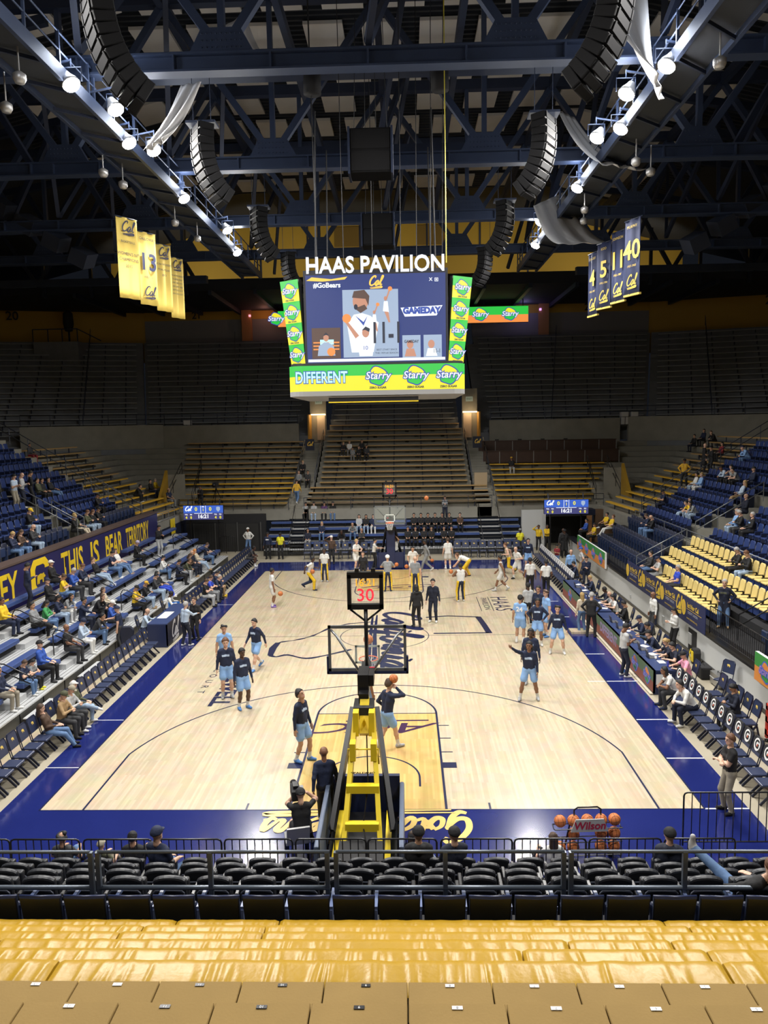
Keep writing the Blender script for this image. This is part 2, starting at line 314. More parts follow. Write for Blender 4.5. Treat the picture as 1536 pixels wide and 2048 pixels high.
# people: label, pose, outfit, x, y, z, facing, height, skin, hair, hair colour, top, sleeve, bottom, socks, shoes, extras, group
PEOPLE = [
 ('player in navy top and light blue shorts looking up, left of the gold lane','lookup','shorts',-1.83,2.54,0.0,-115.0,1.98,1,'fluffy','black','navy','l','lblue','white','shoeb','logo=pblue',None),
 ('coach in navy jacket walking away beside the yellow stanchion','walk','pants',-0.88,-0.71,0.0,12.0,1.85,2,'bald','black','navy','l','black','white','pblue','',None),
 ('player in navy hoodie running with a ball right of the stanchion','carry','shorts',0.38,3.29,0.0,-55.0,1.98,0,'fluffy','brown','navy','l','lblue','white','lgrey','logo=navy',None),
 ('player in white shirt half hidden behind the hoop boom','stand','tank',-0.26,5.07,0.0,-60.0,1.95,2,'short','black','white','s','lblue','white','white','',None),
 ('tall auburn-haired player in navy top at the left wing','stand','shorts',-4.92,7.26,0.0,-160.0,2.02,0,'fluffy','auburn','navy','l','lblue','white','lgrey','logo=pblue',None),
 ('dark-skinned player in navy top and light blue shorts, left wing','stand','shorts',-4.19,6.28,0.0,-140.0,1.98,3,'short','black','navy','l','lblue','white','shoeb','logo=pblue',None),
 ('black-haired player in navy top walking left near the state outline','walk','shorts',-4.5,10.13,0.0,150.0,1.95,0,'short','black','navy','l','lblue','white','shoeb','logo=pblue',None),
 ('player in light blue shirt behind the auburn-haired player','stand','shorts',-5.45,9.28,0.0,-165.0,1.93,1,'curly','black','lblue','s','lblue','white','white','',None),
 ('player pointing with a raised arm at the right wing','point','shorts',4.77,6.89,0.0,170.0,1.95,2,'dreads','black','navy','l','lblue','white','lgrey','logo=pblue',None),
 ('player in navy top standing just behind the pointing player','stand','shorts',5.05,8.28,0.0,165.0,1.96,3,'dreads','black','navy','l','lblue','white','lgrey','logo=pblue',None),
 ('player in navy top and white socks at the right sideline','wide','shorts',6.6,11.68,0.0,172.0,1.93,0,'curly','black','navy','l','lblue','white','white','logo=pblue',None),
 ('player in navy top with hands on hips near the right sideline','hips','shorts',6.04,12.74,0.0,170.0,1.93,2,'short','black','navy','l','lblue','white','white','logo=pblue',None),
 ('player in light blue jersey number 24 seen from behind','stand','tank',5.41,13.1,0.0,-20.0,1.98,1,'short','black','lblue','s','lblue','white','white','num=24',None),
 ('tall player in plain light blue shirt by the sideline','stand','shorts',6.62,13.99,0.0,110.0,1.98,0,'curly','brown','lblue','s','lblue','white','shoeb','',None),
 ('navy-topped player half hidden behind the tall light blue shirt','stand','shorts',6.49,15.13,0.0,150.0,1.9,1,'short','black','navy','l','lblue','white','white','',None),
 ('man in pale grey shirt behind player number 24','stand','pants',6.16,15.79,0.0,10.0,1.88,3,'short','black','lgrey','s','black','white','white','',None),
 ('broad man in white shirt and black trousers seen from behind','stand','pants',7.17,21.51,0.0,5.0,1.95,2,'short','black','white','s','black','white','black','',None),
 ('man in white shirt walking away beside the covered chairs','walk','pants',7.92,21.25,-0.0,-10.0,1.9,2,'short','black','white','s','black','white','black','',None),
 ('navy-topped player at the far right corner of the court','stand','shorts',8.08,27.89,0.0,180.0,1.95,0,'short','black','navy','l','lblue','white','shoeb','logo=pblue',None),
 ('bare-armed player in yellow and navy warm-up trousers, far right','run','warm',6.83,27.06,0.0,90.0,1.93,0,'short','auburn','cream','n','navy','navy','black','stripe=yellow',None),
 ('player in all white striding near the far right corner','run','shorts',7.16,25.62,0.0,130.0,1.95,0,'bald','brown','white','s','white','white','black','',None),
 ('player in white sleeveless jersey walking, far right wing','walk','tank',5.85,22.5,0.0,80.0,1.93,2,'short','black','white','n','white','white','lgrey','',None),
 ('player in white dribbling alone on the far left wing','stand','shorts',-5.59,19.54,0.0,-70.0,1.95,2,'short','black','white','s','white','white','plum','',None),
 ('player in white bending with a ball, yellow striped trousers','run','warm',-4.22,23.25,0.0,-100.0,1.93,3,'short','black','white','s','navy','navy','navy','stripe=yellow',None),
 ('player in white shirt facing forward, yellow striped trousers','stand','warm',-3.65,25.41,0.0,180.0,1.93,3,'short','black','white','s','navy','navy','lgrey','stripe=yellow',None),
 ('tall blond player in all white left of the far basket','hold','shorts',-2.1,28.36,0.0,-130.0,2.0,0,'short','blond','white','s','white','white','white','',None),
 ('coach in black jacket above the near shot clock','stand','pants',-1.46,24.89,0.0,180.0,1.8,0,'short','brown','black','l','black','black','black','',None),
 ('man in white shirt leaning forward left of the far basket','reach','pants',-1.05,29.25,0.0,-90.0,1.85,0,'short','black','white','s','black','black','black','',None),
 ('player in grey shirt and white headband seen from behind in the far lane','hold','warm',-0.05,22.68,0.0,0.0,1.98,1,'beanie','white','grey','s','navy','navy','navy','stripe=yellow',None),
 ('player in white lifting a ball under the far basket','shoot','pants',0.22,29.49,0.0,180.0,1.93,1,'short','black','white','s','dnavy','black','white','',None),
 ('broad player in grey shirt seen from behind in the far lane','stand','warm',1.38,22.14,0.0,-5.0,1.98,0,'bald','brown','grey','s','navy','navy','white','stripe=yellow',None),
 ('player in white crouching behind the broad grey-shirted player','dribble','shorts',1.3,26.81,0.0,180.0,1.88,1,'short','black','white','s','white','white','white','',None),
 ('man in full grey sweats walking near the far baseline','walk','pants',2.11,27.95,0.0,95.0,1.98,3,'short','black','grey','l','grey','white','white','',None),
 ('player in white seen from behind at the far baseline','stand','shorts',3.42,28.64,0.0,10.0,1.93,0,'short','brown','white','s','white','white','white','',None),
 ('player bending down to pick up a ball, yellow trousers','bend','warm',4.34,26.34,0.0,75.0,1.93,0,'short','auburn','white','s','gold','gold','navy','stripe=yellow',None),
 ('player in white tank top and yellow striped trousers seen from behind','hold','warm',3.59,20.26,0.0,10.0,1.95,2,'short','black','white','n','navy','navy','white','stripe=yellow',None),
 ('person in black hoodie standing with back turned at midcourt','stand','hood',1.36,15.64,0.0,20.0,1.9,3,'dreads','black','black','l','black','black','char','',None),
 ('young man in navy tracksuit facing the camera at midcourt','stand','pants',2.1,16.44,0.0,165.0,1.98,0,'short','black','dnavy','l','dnavy','navy','white','',None),
 ('security man in navy jacket by the far left bleachers','stand','pants',-8.17,32.83,0.0,180.0,1.83,2,'cap','black','navy','l','black','black','black','logo=white',None),
 ('security man in yellow shirt by the far left bleachers','stand','pants',-7.33,32.77,0.0,180.0,1.8,3,'cap','black','lime','s','black','black','black','',None),
 ('man in white jacket and cap by the black doors','hips','pants',-9.97,35.3,0.0,170.0,1.82,2,'cap','white','white','l','jean','white','white','',None),
 ('photographer with raised hand in front of the far left chairs','wave','pants',-3.77,30.75,0.0,180.0,1.85,0,'cap','white','brown','l','black','black','black','',None),
 ('man with crossed arms behind the blond player','cross','pants',-2.05,33.92,0.0,180.0,1.85,1,'bald','black','char','l','black','black','black','',None),
 ('security man in yellow shirt and grey cap by the far right chairs','stand','pants',8.39,33.16,0.0,180.0,1.8,3,'cap','grey','lime','s','char','black','black','',None),
 ('woman in yellow jacket at the far doorway, left of two','wave','pants',9.92,35.02,0.0,180.0,1.75,2,'short','black','yellow','l','black','black','black','',None),
 ('woman in yellow jacket at the far doorway, right of two','cross','pants',10.49,34.98,0.0,180.0,1.78,2,'short','black','yellow','l','black','black','black','',None),
 ('man in long dark coat near the far right sign','stand','coat',11.08,32.59,0.0,180.0,1.85,3,'bald','black','char','l','black','black','black','',None),
 ('man in black cap and coat beside the far right sign','stand','coat',11.05,31.99,0.0,180.0,1.88,3,'cap','black','black','l','black','black','black','',None),
 ('child in maroon shirt behind the covered chairs','phone','pants',9.91,28.55,0.0,150.0,1.45,1,'short','black','maroon','s','jean','black','black','',None),
 ('bald man in light blue shirt beside the far sign','stand','pants',9.85,24.53,0.0,180.0,1.83,0,'bald','brown','lblue','l','dnavy','black','black','',None),
 ('man in grey vest and blue cap under the far sign','hips','pants',10.61,25.29,0.0,90.0,1.83,0,'cap','blue','lgrey','s','tan','black','black','',None),
 ('standing man in navy pullover behind the farther table','phone','pants',10.21,22.51,0.0,170.0,1.83,0,'short','black','navy','l','dnavy','black','black','',None),
 ('blonde woman in cream jacket before the farther table','stand','pants',8.2,14.61,0.0,20.0,1.7,0,'long','blond','cream','l','jean','black','black','',None),
 ('grey-haired man in black leaning at the scorers table','hips','pants',8.39,13.86,0.0,-25.0,1.88,0,'short','greyh','black','l','black','black','black','',None),
 ('man in pale grey polo standing at the nearer table','phone','pants',8.32,9.01,0.0,-80.0,1.9,2,'short','black','lgrey','s','dnavy','white','white','',None),
 ('bald man in white jacket behind the scorers table','stand','pants',11.0,14.21,0.0,100.0,1.8,2,'bald','black','white','l','char','black','black','',None),
 ('woman with long black hair in white jacket by the grey wall','phone','pants',11.05,11.86,0.0,100.0,1.72,0,'long','black','white','l','black','black','black','',None),
 ('man in striped black polo and khaki trousers at the near right corner','cross','pants',8.08,-0.15,0.0,95.0,1.85,0,'short','auburn','black','s','khaki','black','black','logo=char',None),
 ('man in pale blue shirt with outstretched arm by the press table','reach','pants',-7.97,13.11,0.0,-35.0,1.85,0,'short','greyh','pblue','l','dnavy','black','white','',None),
 ('man in black shirt beside the man in pale blue','stand','pants',-7.8,14.03,0.0,160.0,1.83,0,'short','brown','black','l','black','black','black','',None),
 ('man in navy shirt and cap standing at the foot of the left bleachers','reach','pants',-10.47,12.77,0.0,95.0,1.8,0,'cap','navy','navy','s','char','black','brown','',None),
 ('man standing below the yellow block C emblem','phone','pants',-13.7,11.98,1.9,-60.0,1.8,1,'short','black','navy','l','dnavy','black','black','',None),
 ('person in black jacket and pale trousers standing on the left bleachers','phone','hood',-13.0,25.61,1.53,-120.0,1.8,1,'short','black','black','l','lgrey','white','white','',None),
 ('man in yellow jacket at the left picture edge','sit','pants',-13.32,9.45,1.53,-90.0,1.8,2,'short','black','yellow','l','navy','white','black','',None),
 ('man in grey sweater with crossed legs on the left bleachers','sitcross','pants',-12.62,10.27,1.16,-90.0,1.8,1,'short','black','grey','l','black','white','cream','',None),
 ('woman in green top on the left bleachers','sitphone','pants',-12.62,11.02,1.16,-80.0,1.65,1,'long','black','green','l','jean','white','white','',None),
 ('man in dark cap in the top left bleacher row','sit','pants',-13.32,12.91,1.53,-90.0,1.78,0,'cap','navy','black','l','black','black','black','',None),
 ('man in white cap below the yellow emblem','sit','pants',-14.02,14.77,1.9,-90.0,1.8,1,'cap','white','black','l','black','white','white','',None),
 ('woman in yellow shirt in the top left bleacher row','sitphone','pants',-13.32,14.08,1.53,-80.0,1.68,1,'bun','brown','yellow','s','jean','white','white','',None),
 ('grey-haired man in blue in the top left bleacher row','sitphone','pants',-13.32,15.02,1.53,-90.0,1.78,0,'short','greyh','blue','l','char','black','black','',None),
 ('man in navy jacket under the letters of the left banner','sitphone','pants',-13.32,15.92,1.53,-90.0,1.8,0,'short','auburn','navy','l','char','black','black','',None),
 ('girl with long black hair in navy looking at a phone','sitphone','pants',-12.62,12.02,1.16,-85.0,1.62,1,'long','black','navy','l','ljean','white','white','',None),
 ('woman in grey with white trousers on the left bleachers','sitlean','pants',-12.62,12.63,1.16,-95.0,1.65,1,'long','black','grey','l','white','white','white','',None),
 ('man in black jacket leaning back with long pale jeans','sitback','pants',-13.32,17.74,1.53,-85.0,1.8,0,'short','brown','black','l','ljean','white','white','',None),
 ('bearded man in navy shirt in the top bleacher row','sitphone','pants',-13.32,19.37,1.53,-90.0,1.8,0,'short','black','navy','s','jean','white','white','',None),
 ('person in white shirt reclining against the left banner','sitback','pants',-13.32,20.39,1.53,-95.0,1.72,0,'short','brown','white','s','jean','white','tan','',None),
 ('person in lavender knit hat and black coat on the left bleachers','sitphone','hood',-13.32,22.78,1.53,-90.0,1.75,0,'beanie','lav','black','l','black','black','black','',None),
 ('young man in navy resting chin on hand on the left bleachers','sitknee','pants',-11.92,12.63,0.79,-90.0,1.78,1,'fluffy','black','navy','l','dnavy','black','black','',None),
 ('person with long brown hair and a dark backpack','sitlean','pants',-11.92,13.97,0.79,-100.0,1.72,0,'long','brown','black','l','black','black','black','',None),
 ('person in black hooded coat on the second left bleacher row','sitlean','hood',-11.22,12.05,0.42,-85.0,1.75,1,'short','black','char','l','jean','black','black','',None),
 ('man in white cap and blue top on the left bleachers','sitphone','pants',-11.22,13.72,0.42,-90.0,1.78,0,'cap','white','blue','l','char','white','white','',None),
 ('woman with long brown hair in a fur-toned jacket','sit','pants',-11.92,14.91,0.79,-90.0,1.66,0,'long','brown','cream','l','black','black','black','',None),
 ('man in yellow shirt and black cap in mid left bleachers','sitphone','pants',-11.22,16.54,0.42,-90.0,1.8,1,'cap','black','yellow','s','black','black','black','',None),
 ('heavy man in black shirt on the front left bleacher row','sit','pants',-11.22,9.76,0.42,-90.0,1.85,2,'bald','black','black','s','char','black','black','',None),
 ('person in pale blue hoodie, white trousers and navy knit hat','sitphone','hood',-11.22,10.88,0.42,-90.0,1.75,0,'beanie','navy','pblue','l','white','white','white','',None),
 ('boy in navy shirt on the front left bleacher row','sitphone','pants',-11.22,6.48,0.42,-90.0,1.5,0,'short','brown','navy','s','jean','white','white','',None),
 ('small child in grey shirt and bright yellow boots','sitphone','pants',-11.22,7.03,0.42,-90.0,1.3,0,'short','black','grey','s','black','black','lime','',None),
 ('man in blue pullover and black cap beside the children','sit','pants',-11.22,7.76,0.42,-90.0,1.83,0,'cap','black','blue','l','black','black','char','',None),
 ('person in khaki trousers cut by the left picture edge','sit','pants',-11.22,5.16,0.42,-90.0,1.78,1,'short','black','navy','l','khaki','white','white','',None),
 ('woman in black with a gold cap on the left bleachers','sitphone','pants',-11.22,17.81,0.42,-85.0,1.7,1,'cap','gold','black','l','ljean','white','tan','',None),
 ('young man in dark jacket beside the gold cap','sitphone','pants',-11.22,19.26,0.42,-90.0,1.8,0,'short','black','char','l','ljean','white','white','',None),
 ('person in black with bright blue trousers on the left bleachers','sitback','pants',-11.22,20.22,0.42,-90.0,1.72,0,'long','black','black','l','royal','white','white','',None),
 ('woman in white sweater on the left bleachers','sitphone','pants',-11.92,22.62,0.79,-90.0,1.68,0,'bun','black','white','l','jean','black','black','',None),
 ('man in navy with a backpack, first of the far left group','sitphone','hood',-11.22,23.04,0.42,-90.0,1.78,1,'short','black','navy','l','black','black','black','',None),
 ('person in olive with pale trousers in the far left group','sitlean','pants',-11.22,24.05,0.42,-90.0,1.76,1,'short','brown','olive','l','lgrey','white','white','',None),
 ('person in brown jacket in the far left group','sitphone','pants',-11.22,25.12,0.42,-90.0,1.75,0,'long','brown','brown','l','dnavy','black','tan','',None),
 ('bald man in dark blue in the far left group','sit','pants',-11.22,25.92,0.42,-95.0,1.78,0,'bald','brown','dnavy','l','dnavy','black','black','',None),
 ('woman with long ginger hair in the far left group','sitback','pants',-11.22,27.06,0.42,-85.0,1.68,0,'long','orange','cream','l','ljean','white','tan','',None),
 ('man in navy shirt at the far end of the left bleachers','sitphone','pants',-11.22,28.74,0.42,-90.0,1.78,0,'short','brown','navy','s','jean','black','black','',None),
 ('woman in brown sweatshirt with jeans on the sideline chairs','sitback','pants',-8.95,3.41,0,-75.0,1.72,0,'long','brown','brown','l','jean','black','black','',None),
 ('man in tan jacket and green cap on the sideline chairs','sitphone','pants',-8.95,4.16,0,-90.0,1.8,0,'cap','olive','tan','l','char','black','black','',None),
 ('person in grey hoodie and khaki cap on the sideline chairs','sitphone','pants',-8.95,4.66,0,-90.0,1.78,0,'cap','khaki','lgrey','l','char','white','white','',None),
 ('woman in white cap with long auburn hair on the sideline chairs','sitcross','pants',-8.95,5.18,0,-85.0,1.72,0,'cap','white','olive','l','ljean','white','white','hair=long,hc=auburn',None),
 ('man in black shirt, first on the chairs past the press table','sitphone','pants',-8.95,19.82,0,-90.0,1.8,0,'short','brown','black','s','lgrey','black','black','',None),
 ('man in bright blue shirt on the chairs past the press table','sitphone','pants',-8.95,20.69,0,-90.0,1.8,0,'short','brown','royal','s','grey','black','black','',None),
 ('man in navy with grey hair on the chairs past the press table','sitlean','pants',-8.95,21.38,0,-90.0,1.8,0,'short','greyh','navy','l','dnavy','black','black','',None),
 ('man in navy holding yellow papers on the chairs past the press table','sitphone','pants',-8.95,22.0,0,-90.0,1.78,0,'short','black','navy','l','tan','black','yellow','',None),
 ('man hunched forward on the last left sideline chairs','sitlean','shorts',-8.95,30.22,0,-90.0,1.85,3,'short','black','char','s','char','white','white','',None),
 ('bald man in pale blue shirt working behind the press table','sitdesk','pants',-9.95,13.94,0,-80.0,1.8,0,'bald','brown','pblue','l','dnavy','black','black','',None),
 ('man in white jacket seated behind the press table','sitdesk','pants',-9.95,17.16,0,-80.0,1.8,3,'short','black','white','l','black','black','black','',None),
 ('blond person in navy above the left banner','sitphone','pants',-15.48,14.34,3.28,-85.0,1.7,0,'short','blond','navy','l','jean','white','white','',None),
 ('woman with long brown hair above the left banner','sitphone','pants',-15.48,15.07,3.28,-90.0,1.68,0,'long','brown','brown','l','jean','white','white','',None),
 ('bald man in grey plaid shirt above the left banner','sitphone','pants',-15.48,16.12,3.28,-90.0,1.8,0,'bald','brown','char','l','ljean','white','white','',None),
 ('man in yellow cap and black coat in the left seats','sitphone','pants',-16.4,17.78,3.82,-90.0,1.8,0,'cap','yellow','black','l','ljean','black','black','',None),
 ('blonde woman in black at the left aisle','sitphone','pants',-15.48,20.35,3.28,-85.0,1.7,0,'bun','blond','black','l','black','white','white','',None),
 ('blond person in olive with pale trousers stretched out','sitback','pants',-15.48,20.94,3.28,-90.0,1.72,0,'short','blond','olive','l','cream','white','white','',None),
 ('person in olive jacket in the second left seat group','sitphone','pants',-15.48,21.85,3.28,-90.0,1.76,0,'short','auburn','olive','l','ljean','white','white','',None),
 ('woman with auburn hair in black, left seats','sitphone','pants',-15.48,22.54,3.28,-90.0,1.68,0,'long','auburn','black','l','ljean','white','white','',None),
 ('man in black cap at the end of the left seat group','sitphone','pants',-15.48,23.32,3.28,-90.0,1.75,1,'cap','black','black','l','black','black','black','',None),
 ('man in black looking at a phone high in the left seats','sitphone','pants',-16.4,25.54,3.82,-90.0,1.75,1,'cap','black','black','l','black','black','black','',None),
 ('man in dark olive high in the left seats','sit','pants',-18.24,22.67,4.9,-90.0,1.76,1,'short','black','olive','l','black','black','black','',None),
 ('companion in black beside the dark olive man','sit','pants',-18.24,23.17,4.9,-90.0,1.7,1,'short','black','black','l','black','black','black','',None),
 ('woman in black with jeans high in the left seats','sitback','pants',-18.24,24.21,4.9,-90.0,1.7,1,'long','black','black','l','jean','black','black','',None),
 ('man in pale blue shirt standing in the left aisle','phone','pants',-17.96,19.66,4.9,-100.0,1.78,0,'short','black','pblue','s','khaki','white','white','',None),
 ('bald man in grey hooded top standing in the left aisle','phone','hood',-17.96,20.39,4.9,-80.0,1.8,0,'bald','brown','lgrey','l','dnavy','white','white','',None),
 ('man in black standing at the left aisle rail','phone','pants',-17.96,21.28,4.9,-60.0,1.83,1,'short','black','black','l','black','black','black','',None),
 ('person in black alone on the left corner benches','sitlean','pants',-17.5,34.79,3.67,-90.0,1.78,1,'short','black','black','l','black','white','white','',None),
 ('person in black beside the yellow jacket on the corner benches','sit','pants',-17.5,37.99,3.67,-100.0,1.76,1,'short','black','black','l','dnavy','black','black','',None),
 ('person in yellow jacket on the left corner benches','sit','pants',-17.5,39.1,3.67,-100.0,1.76,0,'cap','khaki','yellow','l','grey','black','black','',None),
 ('man in navy polo at the end of the left corner benches','sit','pants',-15.9,37.04,3.06,-120.0,1.82,1,'bald','black','navy','s','grey','black','black','',None),
 ('dim figure with long black hair high in the left corner','sit','pants',-23.9,33.46,6.55,-110.0,1.7,2,'long','black','char','l','maroon','black','black','',None),
 ('camera operator in black in the far left stand','phone','hood',-13.84,37.85,2.77,170.0,1.8,2,'short','black','black','l','black','black','black','',None),
 ('person in pale grey hoodie, top far bleacher row, first of four','sit','pants',-6.24,37.63,1.9,180.0,1.75,1,'short','black','lgrey','l','black','black','black','',None),
 ('person in pale grey hoodie with jeans, second of four','sit','pants',-5.66,37.63,1.9,180.0,1.76,0,'short','black','lgrey','l','ljean','black','black','',None),
 ('person in violet jacket, third of four in the top far row','sit','pants',-4.91,37.63,1.9,180.0,1.74,1,'long','black','violet','l','black','black','black','',None),
 ('person in black jacket with jeans, last of four in the top far row','sit','pants',-4.29,37.63,1.9,180.0,1.78,1,'short','black','black','l','jean','black','black','',None),
 ('person in dark navy with pale trousers low in the far bleachers','sit','pants',-5.75,34.63,0.42,180.0,1.72,1,'bun','black','dnavy','l','lgrey','black','black','',None),
 ('blond person in navy low in the far bleachers','sit','pants',-4.87,35.38,0.79,180.0,1.72,0,'long','blond','navy','l','jean','black','black','',None),
 ('person in black with pale grey trousers low in the far bleachers','sitlean','pants',-3.43,34.63,0.42,180.0,1.8,3,'short','black','black','l','lgrey','black','black','',None),
 ('person in grey hoodie leaning forward low in the far bleachers','sitlean','pants',-2.73,35.38,0.79,180.0,1.8,1,'bald','black','grey','l','jean','black','black','',None),
 ('woman in pale grey left of the far backboard','sit','pants',-2.34,36.13,1.16,180.0,1.7,0,'long','black','lgrey','l','ljean','white','white','',None),
 ('woman in black left of the far backboard','sit','pants',-1.85,36.13,1.16,180.0,1.7,1,'long','black','black','l','ljean','white','white','',None),
 ('woman in navy with white trousers left of the far backboard','sit','pants',-1.35,36.13,1.16,180.0,1.7,0,'long','black','navy','l','white','white','white','',None),
 ('person in brown sitting right of the black tracksuit group','sit','pants',4.68,36.13,1.16,180.0,1.74,0,'short','black','brown','l','black','black','black','',None),
 ('person standing in the top row of the far bleachers','phone','pants',3.7,37.25,1.9,180.0,1.7,0,'short','brown','grey','l','dnavy','black','black','',None),
 ('blond child in black in the far centre stand','sit','pants',-4.11,45.85,6.15,180.0,1.5,0,'short','blond','black','l','char','black','white','',None),
 ('child in white in the far centre stand','sit','pants',-3.61,45.85,6.15,180.0,1.6,0,'short','blond','white','l','grey','black','white','',None),
 ('small child in grey in the far centre stand','sit','pants',-3.3,45.05,5.76,180.0,1.45,1,'short','black','grey','l','grey','black','black','',None),
 ('person in black in the middle of the far centre group','sit','pants',-2.8,45.05,5.76,180.0,1.6,0,'short','black','black','l','black','black','black','',None),
 ('taller person in black in the far centre group','sit','pants',-2.59,45.85,6.15,180.0,1.7,1,'short','black','black','l','black','black','black','',None),
 ('person leaning sideways at the end of the far centre group','sitback','pants',-2.19,45.05,5.76,180.0,1.7,1,'long','black','char','l','black','black','white','',None),
 ('person in grey on the far left stair, lowest of three','sit','pants',-7.15,41.05,3.99,180.0,1.72,0,'short','brown','grey','l','black','black','black','',None),
 ('person with light hair on the far left stair, highest of three','sit','pants',-7.04,42.65,4.67,180.0,1.72,0,'short','blond','black','l','black','black','black','',None),
 ('person in dark grey on the far left stair, rightmost of three','sit','pants',-6.46,41.05,3.99,180.0,1.72,1,'short','black','char','l','black','black','black','',None),
 ('person with a backpack climbing the far left stair','walk','pants',-6.96,38.3,3.06,-10.0,1.8,1,'cap','black','gold','l','jean','black','white','',None),
 ('person in gold cap alone on the far right gold benches','sit','pants',9.13,42.65,4.67,180.0,1.75,2,'cap','gold','black','l','lgrey','black','black','',None),
 ('person in pale shirt alone on the upper right corner benches','sit','pants',23.9,48.98,6.55,120.0,1.8,0,'short','brown','lgrey','l','jean','black','black','',None),
 ('person in black, first of the dim right corner group','sit','pants',23.1,42.85,6.15,110.0,1.75,1,'short','black','black','l','dnavy','black','black','',None),
 ('person with long hair in the dim right corner group','sit','pants',23.9,43.07,6.55,110.0,1.75,1,'long','black','navy','l','black','black','black','',None),
 ('person leaning forward at the end of the dim right corner group','sitlean','pants',23.9,40.91,6.55,110.0,1.75,0,'long','brown','black','l','black','black','black','',None),
 ('person in maroon near the upper right stair','sit','pants',22.3,35.71,5.76,100.0,1.75,1,'long','black','maroon','l','black','black','black','',None),
 ('man in black and yellow jacket standing by the right corner benches','hips','pants',18.8,32.79,4.32,150.0,1.88,2,'cap','black','gold','l','black','black','white','',None),
 ('bald man in black standing in the upper right stand','stand','coat',19.5,31.45,5.38,-100.0,1.83,0,'bald','brown','black','l','black','black','black','',None),
 ('person in black standing beside the bald man in black','phone','pants',19.5,30.29,5.38,100.0,1.7,1,'short','black','black','l','black','black','black','',None),
 ('person in light blue high in the right navy seats','sitlean','pants',20.58,27.74,5.91,90.0,1.75,0,'cap','navy','lblue','l','jean','black','black','',None),
 ('man in pale blue shirt in the upper right group of four','sitlean','pants',18.78,26.17,4.85,90.0,1.78,2,'cap','black','pblue','l','black','black','black','',None),
 ('man in pale grey with hand on chin in the upper right group of four','sitknee','pants',18.78,25.41,4.85,90.0,1.78,0,'short','black','lgrey','s','black','black','black','',None),
 ('man in grey leaning forward in the upper right group of four','sitlean','pants',18.78,24.72,4.85,90.0,1.76,0,'short','black','grey','s','black','black','black','',None),
 ('man in navy coat and cap at the right of the group of four','sit','pants',18.78,23.07,4.85,95.0,1.8,0,'cap','black','navy','l','dnavy','black','black','',None),
 ('woman in white top at the end of the right navy row','sit','pants',17.88,28.33,4.32,90.0,1.66,1,'bun','black','white','l','ljean','white','white','',None),
 ('blond companion in light blue beside the woman in white','sit','pants',17.88,27.59,4.32,90.0,1.72,0,'short','blond','lblue','l','white','white','white','',None),
 ('blonde woman in pale blue beside the right aisle rail','sitback','pants',17.88,22.33,4.32,80.0,1.68,0,'long','blond','pblue','l','tan','white','tan','',None),
 ('man in navy shirt and cap at the far end of the right navy rows','sitphone','pants',16.08,28.31,3.26,90.0,1.8,1,'cap','black','navy','s','dnavy','black','black','',None),
 ('woman in black with pale jeans and white shoes, right stand','sitback','pants',16.08,24.79,3.26,90.0,1.68,0,'long','black','black','l','ljean','white','white','',None),
 ('woman in yellow top leaning together with a companion','sitlean','pants',16.08,23.99,3.26,95.0,1.66,0,'bun','black','yellow','s','ljean','white','tan','',None),
 ('companion with grey sleeves beside the woman in yellow','sitlean','pants',16.08,23.31,3.26,85.0,1.72,1,'long','black','grey','l','ljean','white','tan','',None),
 ('grey-haired woman in light blue in the right navy seats','sit','pants',16.08,18.58,3.26,90.0,1.7,0,'short','greyh','lblue','l','ljean','white','white','',None),
 ('grey-haired man in black looking down in the right navy seats','sitphone','pants',16.08,18.0,3.26,90.0,1.76,0,'short','greyh','black','l','char','black','black','',None),
 ('man in black jacket with a pale blue chest band, right navy seats','sit','pants',16.08,17.02,3.26,85.0,1.78,0,'short','greyh','black','l','black','black','black','logo=lblue',None),
 ('bald man behind the grey-haired couple','sit','pants',16.98,19.75,3.79,95.0,1.8,0,'bald','brown','dnavy','l','dnavy','black','black','',None),
 ('band member in yellow and black raising an instrument','sitcross','pants',13.45,31.17,1.67,110.0,1.7,1,'bun','black','yellow','s','black','white','white','',None),
 ('band member in yellow with white trousers','sitback','pants',13.45,30.12,1.67,100.0,1.72,0,'short','auburn','yellow','s','white','white','white','',None),
 ('person with a blue jacket behind the far green sign','sit','pants',12.55,32.6,1.14,100.0,1.66,1,'short','black','blue','l','black','black','black','',None),
 ('person in yellow behind the far green sign','sit','pants',12.55,30.51,1.14,100.0,1.66,1,'cap','black','yellow','s','black','black','black','',None),
 ('man in navy with jeans in the slate grey seats','sitphone','pants',14.35,25.77,2.2,90.0,1.76,0,'short','brown','navy','l','jean','white','white','',None),
 ('bald man in black in the slate grey seats','sitphone','pants',14.35,24.91,2.2,90.0,1.8,0,'bald','brown','black','l','jean','black','black','',None),
 ('dark-haired man in grey in the front cream seats','sit','pants',12.55,19.62,1.14,90.0,1.8,0,'short','black','char','l','jean','black','black','',None),
 ('man in navy cap and grey polo in the front cream seats','sitphone','pants',12.55,18.26,1.14,90.0,1.78,0,'cap','navy','lgrey','s','grey','black','black','',None),
 ('grey-haired man in royal blue polo in the front cream seats','sit','pants',12.55,15.99,1.14,90.0,1.8,0,'short','greyh','royal','s','char','black','black','',None),
 ('grey-haired man with glasses in the back cream seats','sitphone','pants',14.35,14.14,2.2,90.0,1.8,0,'short','greyh','black','l','black','black','black','',None),
 ('man in black with pale jeans in the back cream seats','sitphone','pants',14.35,13.28,2.2,95.0,1.82,0,'short','auburn','black','l','ljean','black','black','',None),
 ('man in dark coat with pale collar standing at the gate','hips','coat',12.49,10.99,1.14,150.0,1.83,0,'short','greyh','dnavy','l','jean','black','tan','logo=olive',None),
 ('man in black seated behind the nearer table, farthest along','sitphone','pants',9.95,14.35,0,80.0,1.8,1,'short','black','black','l','black','black','black','',None),
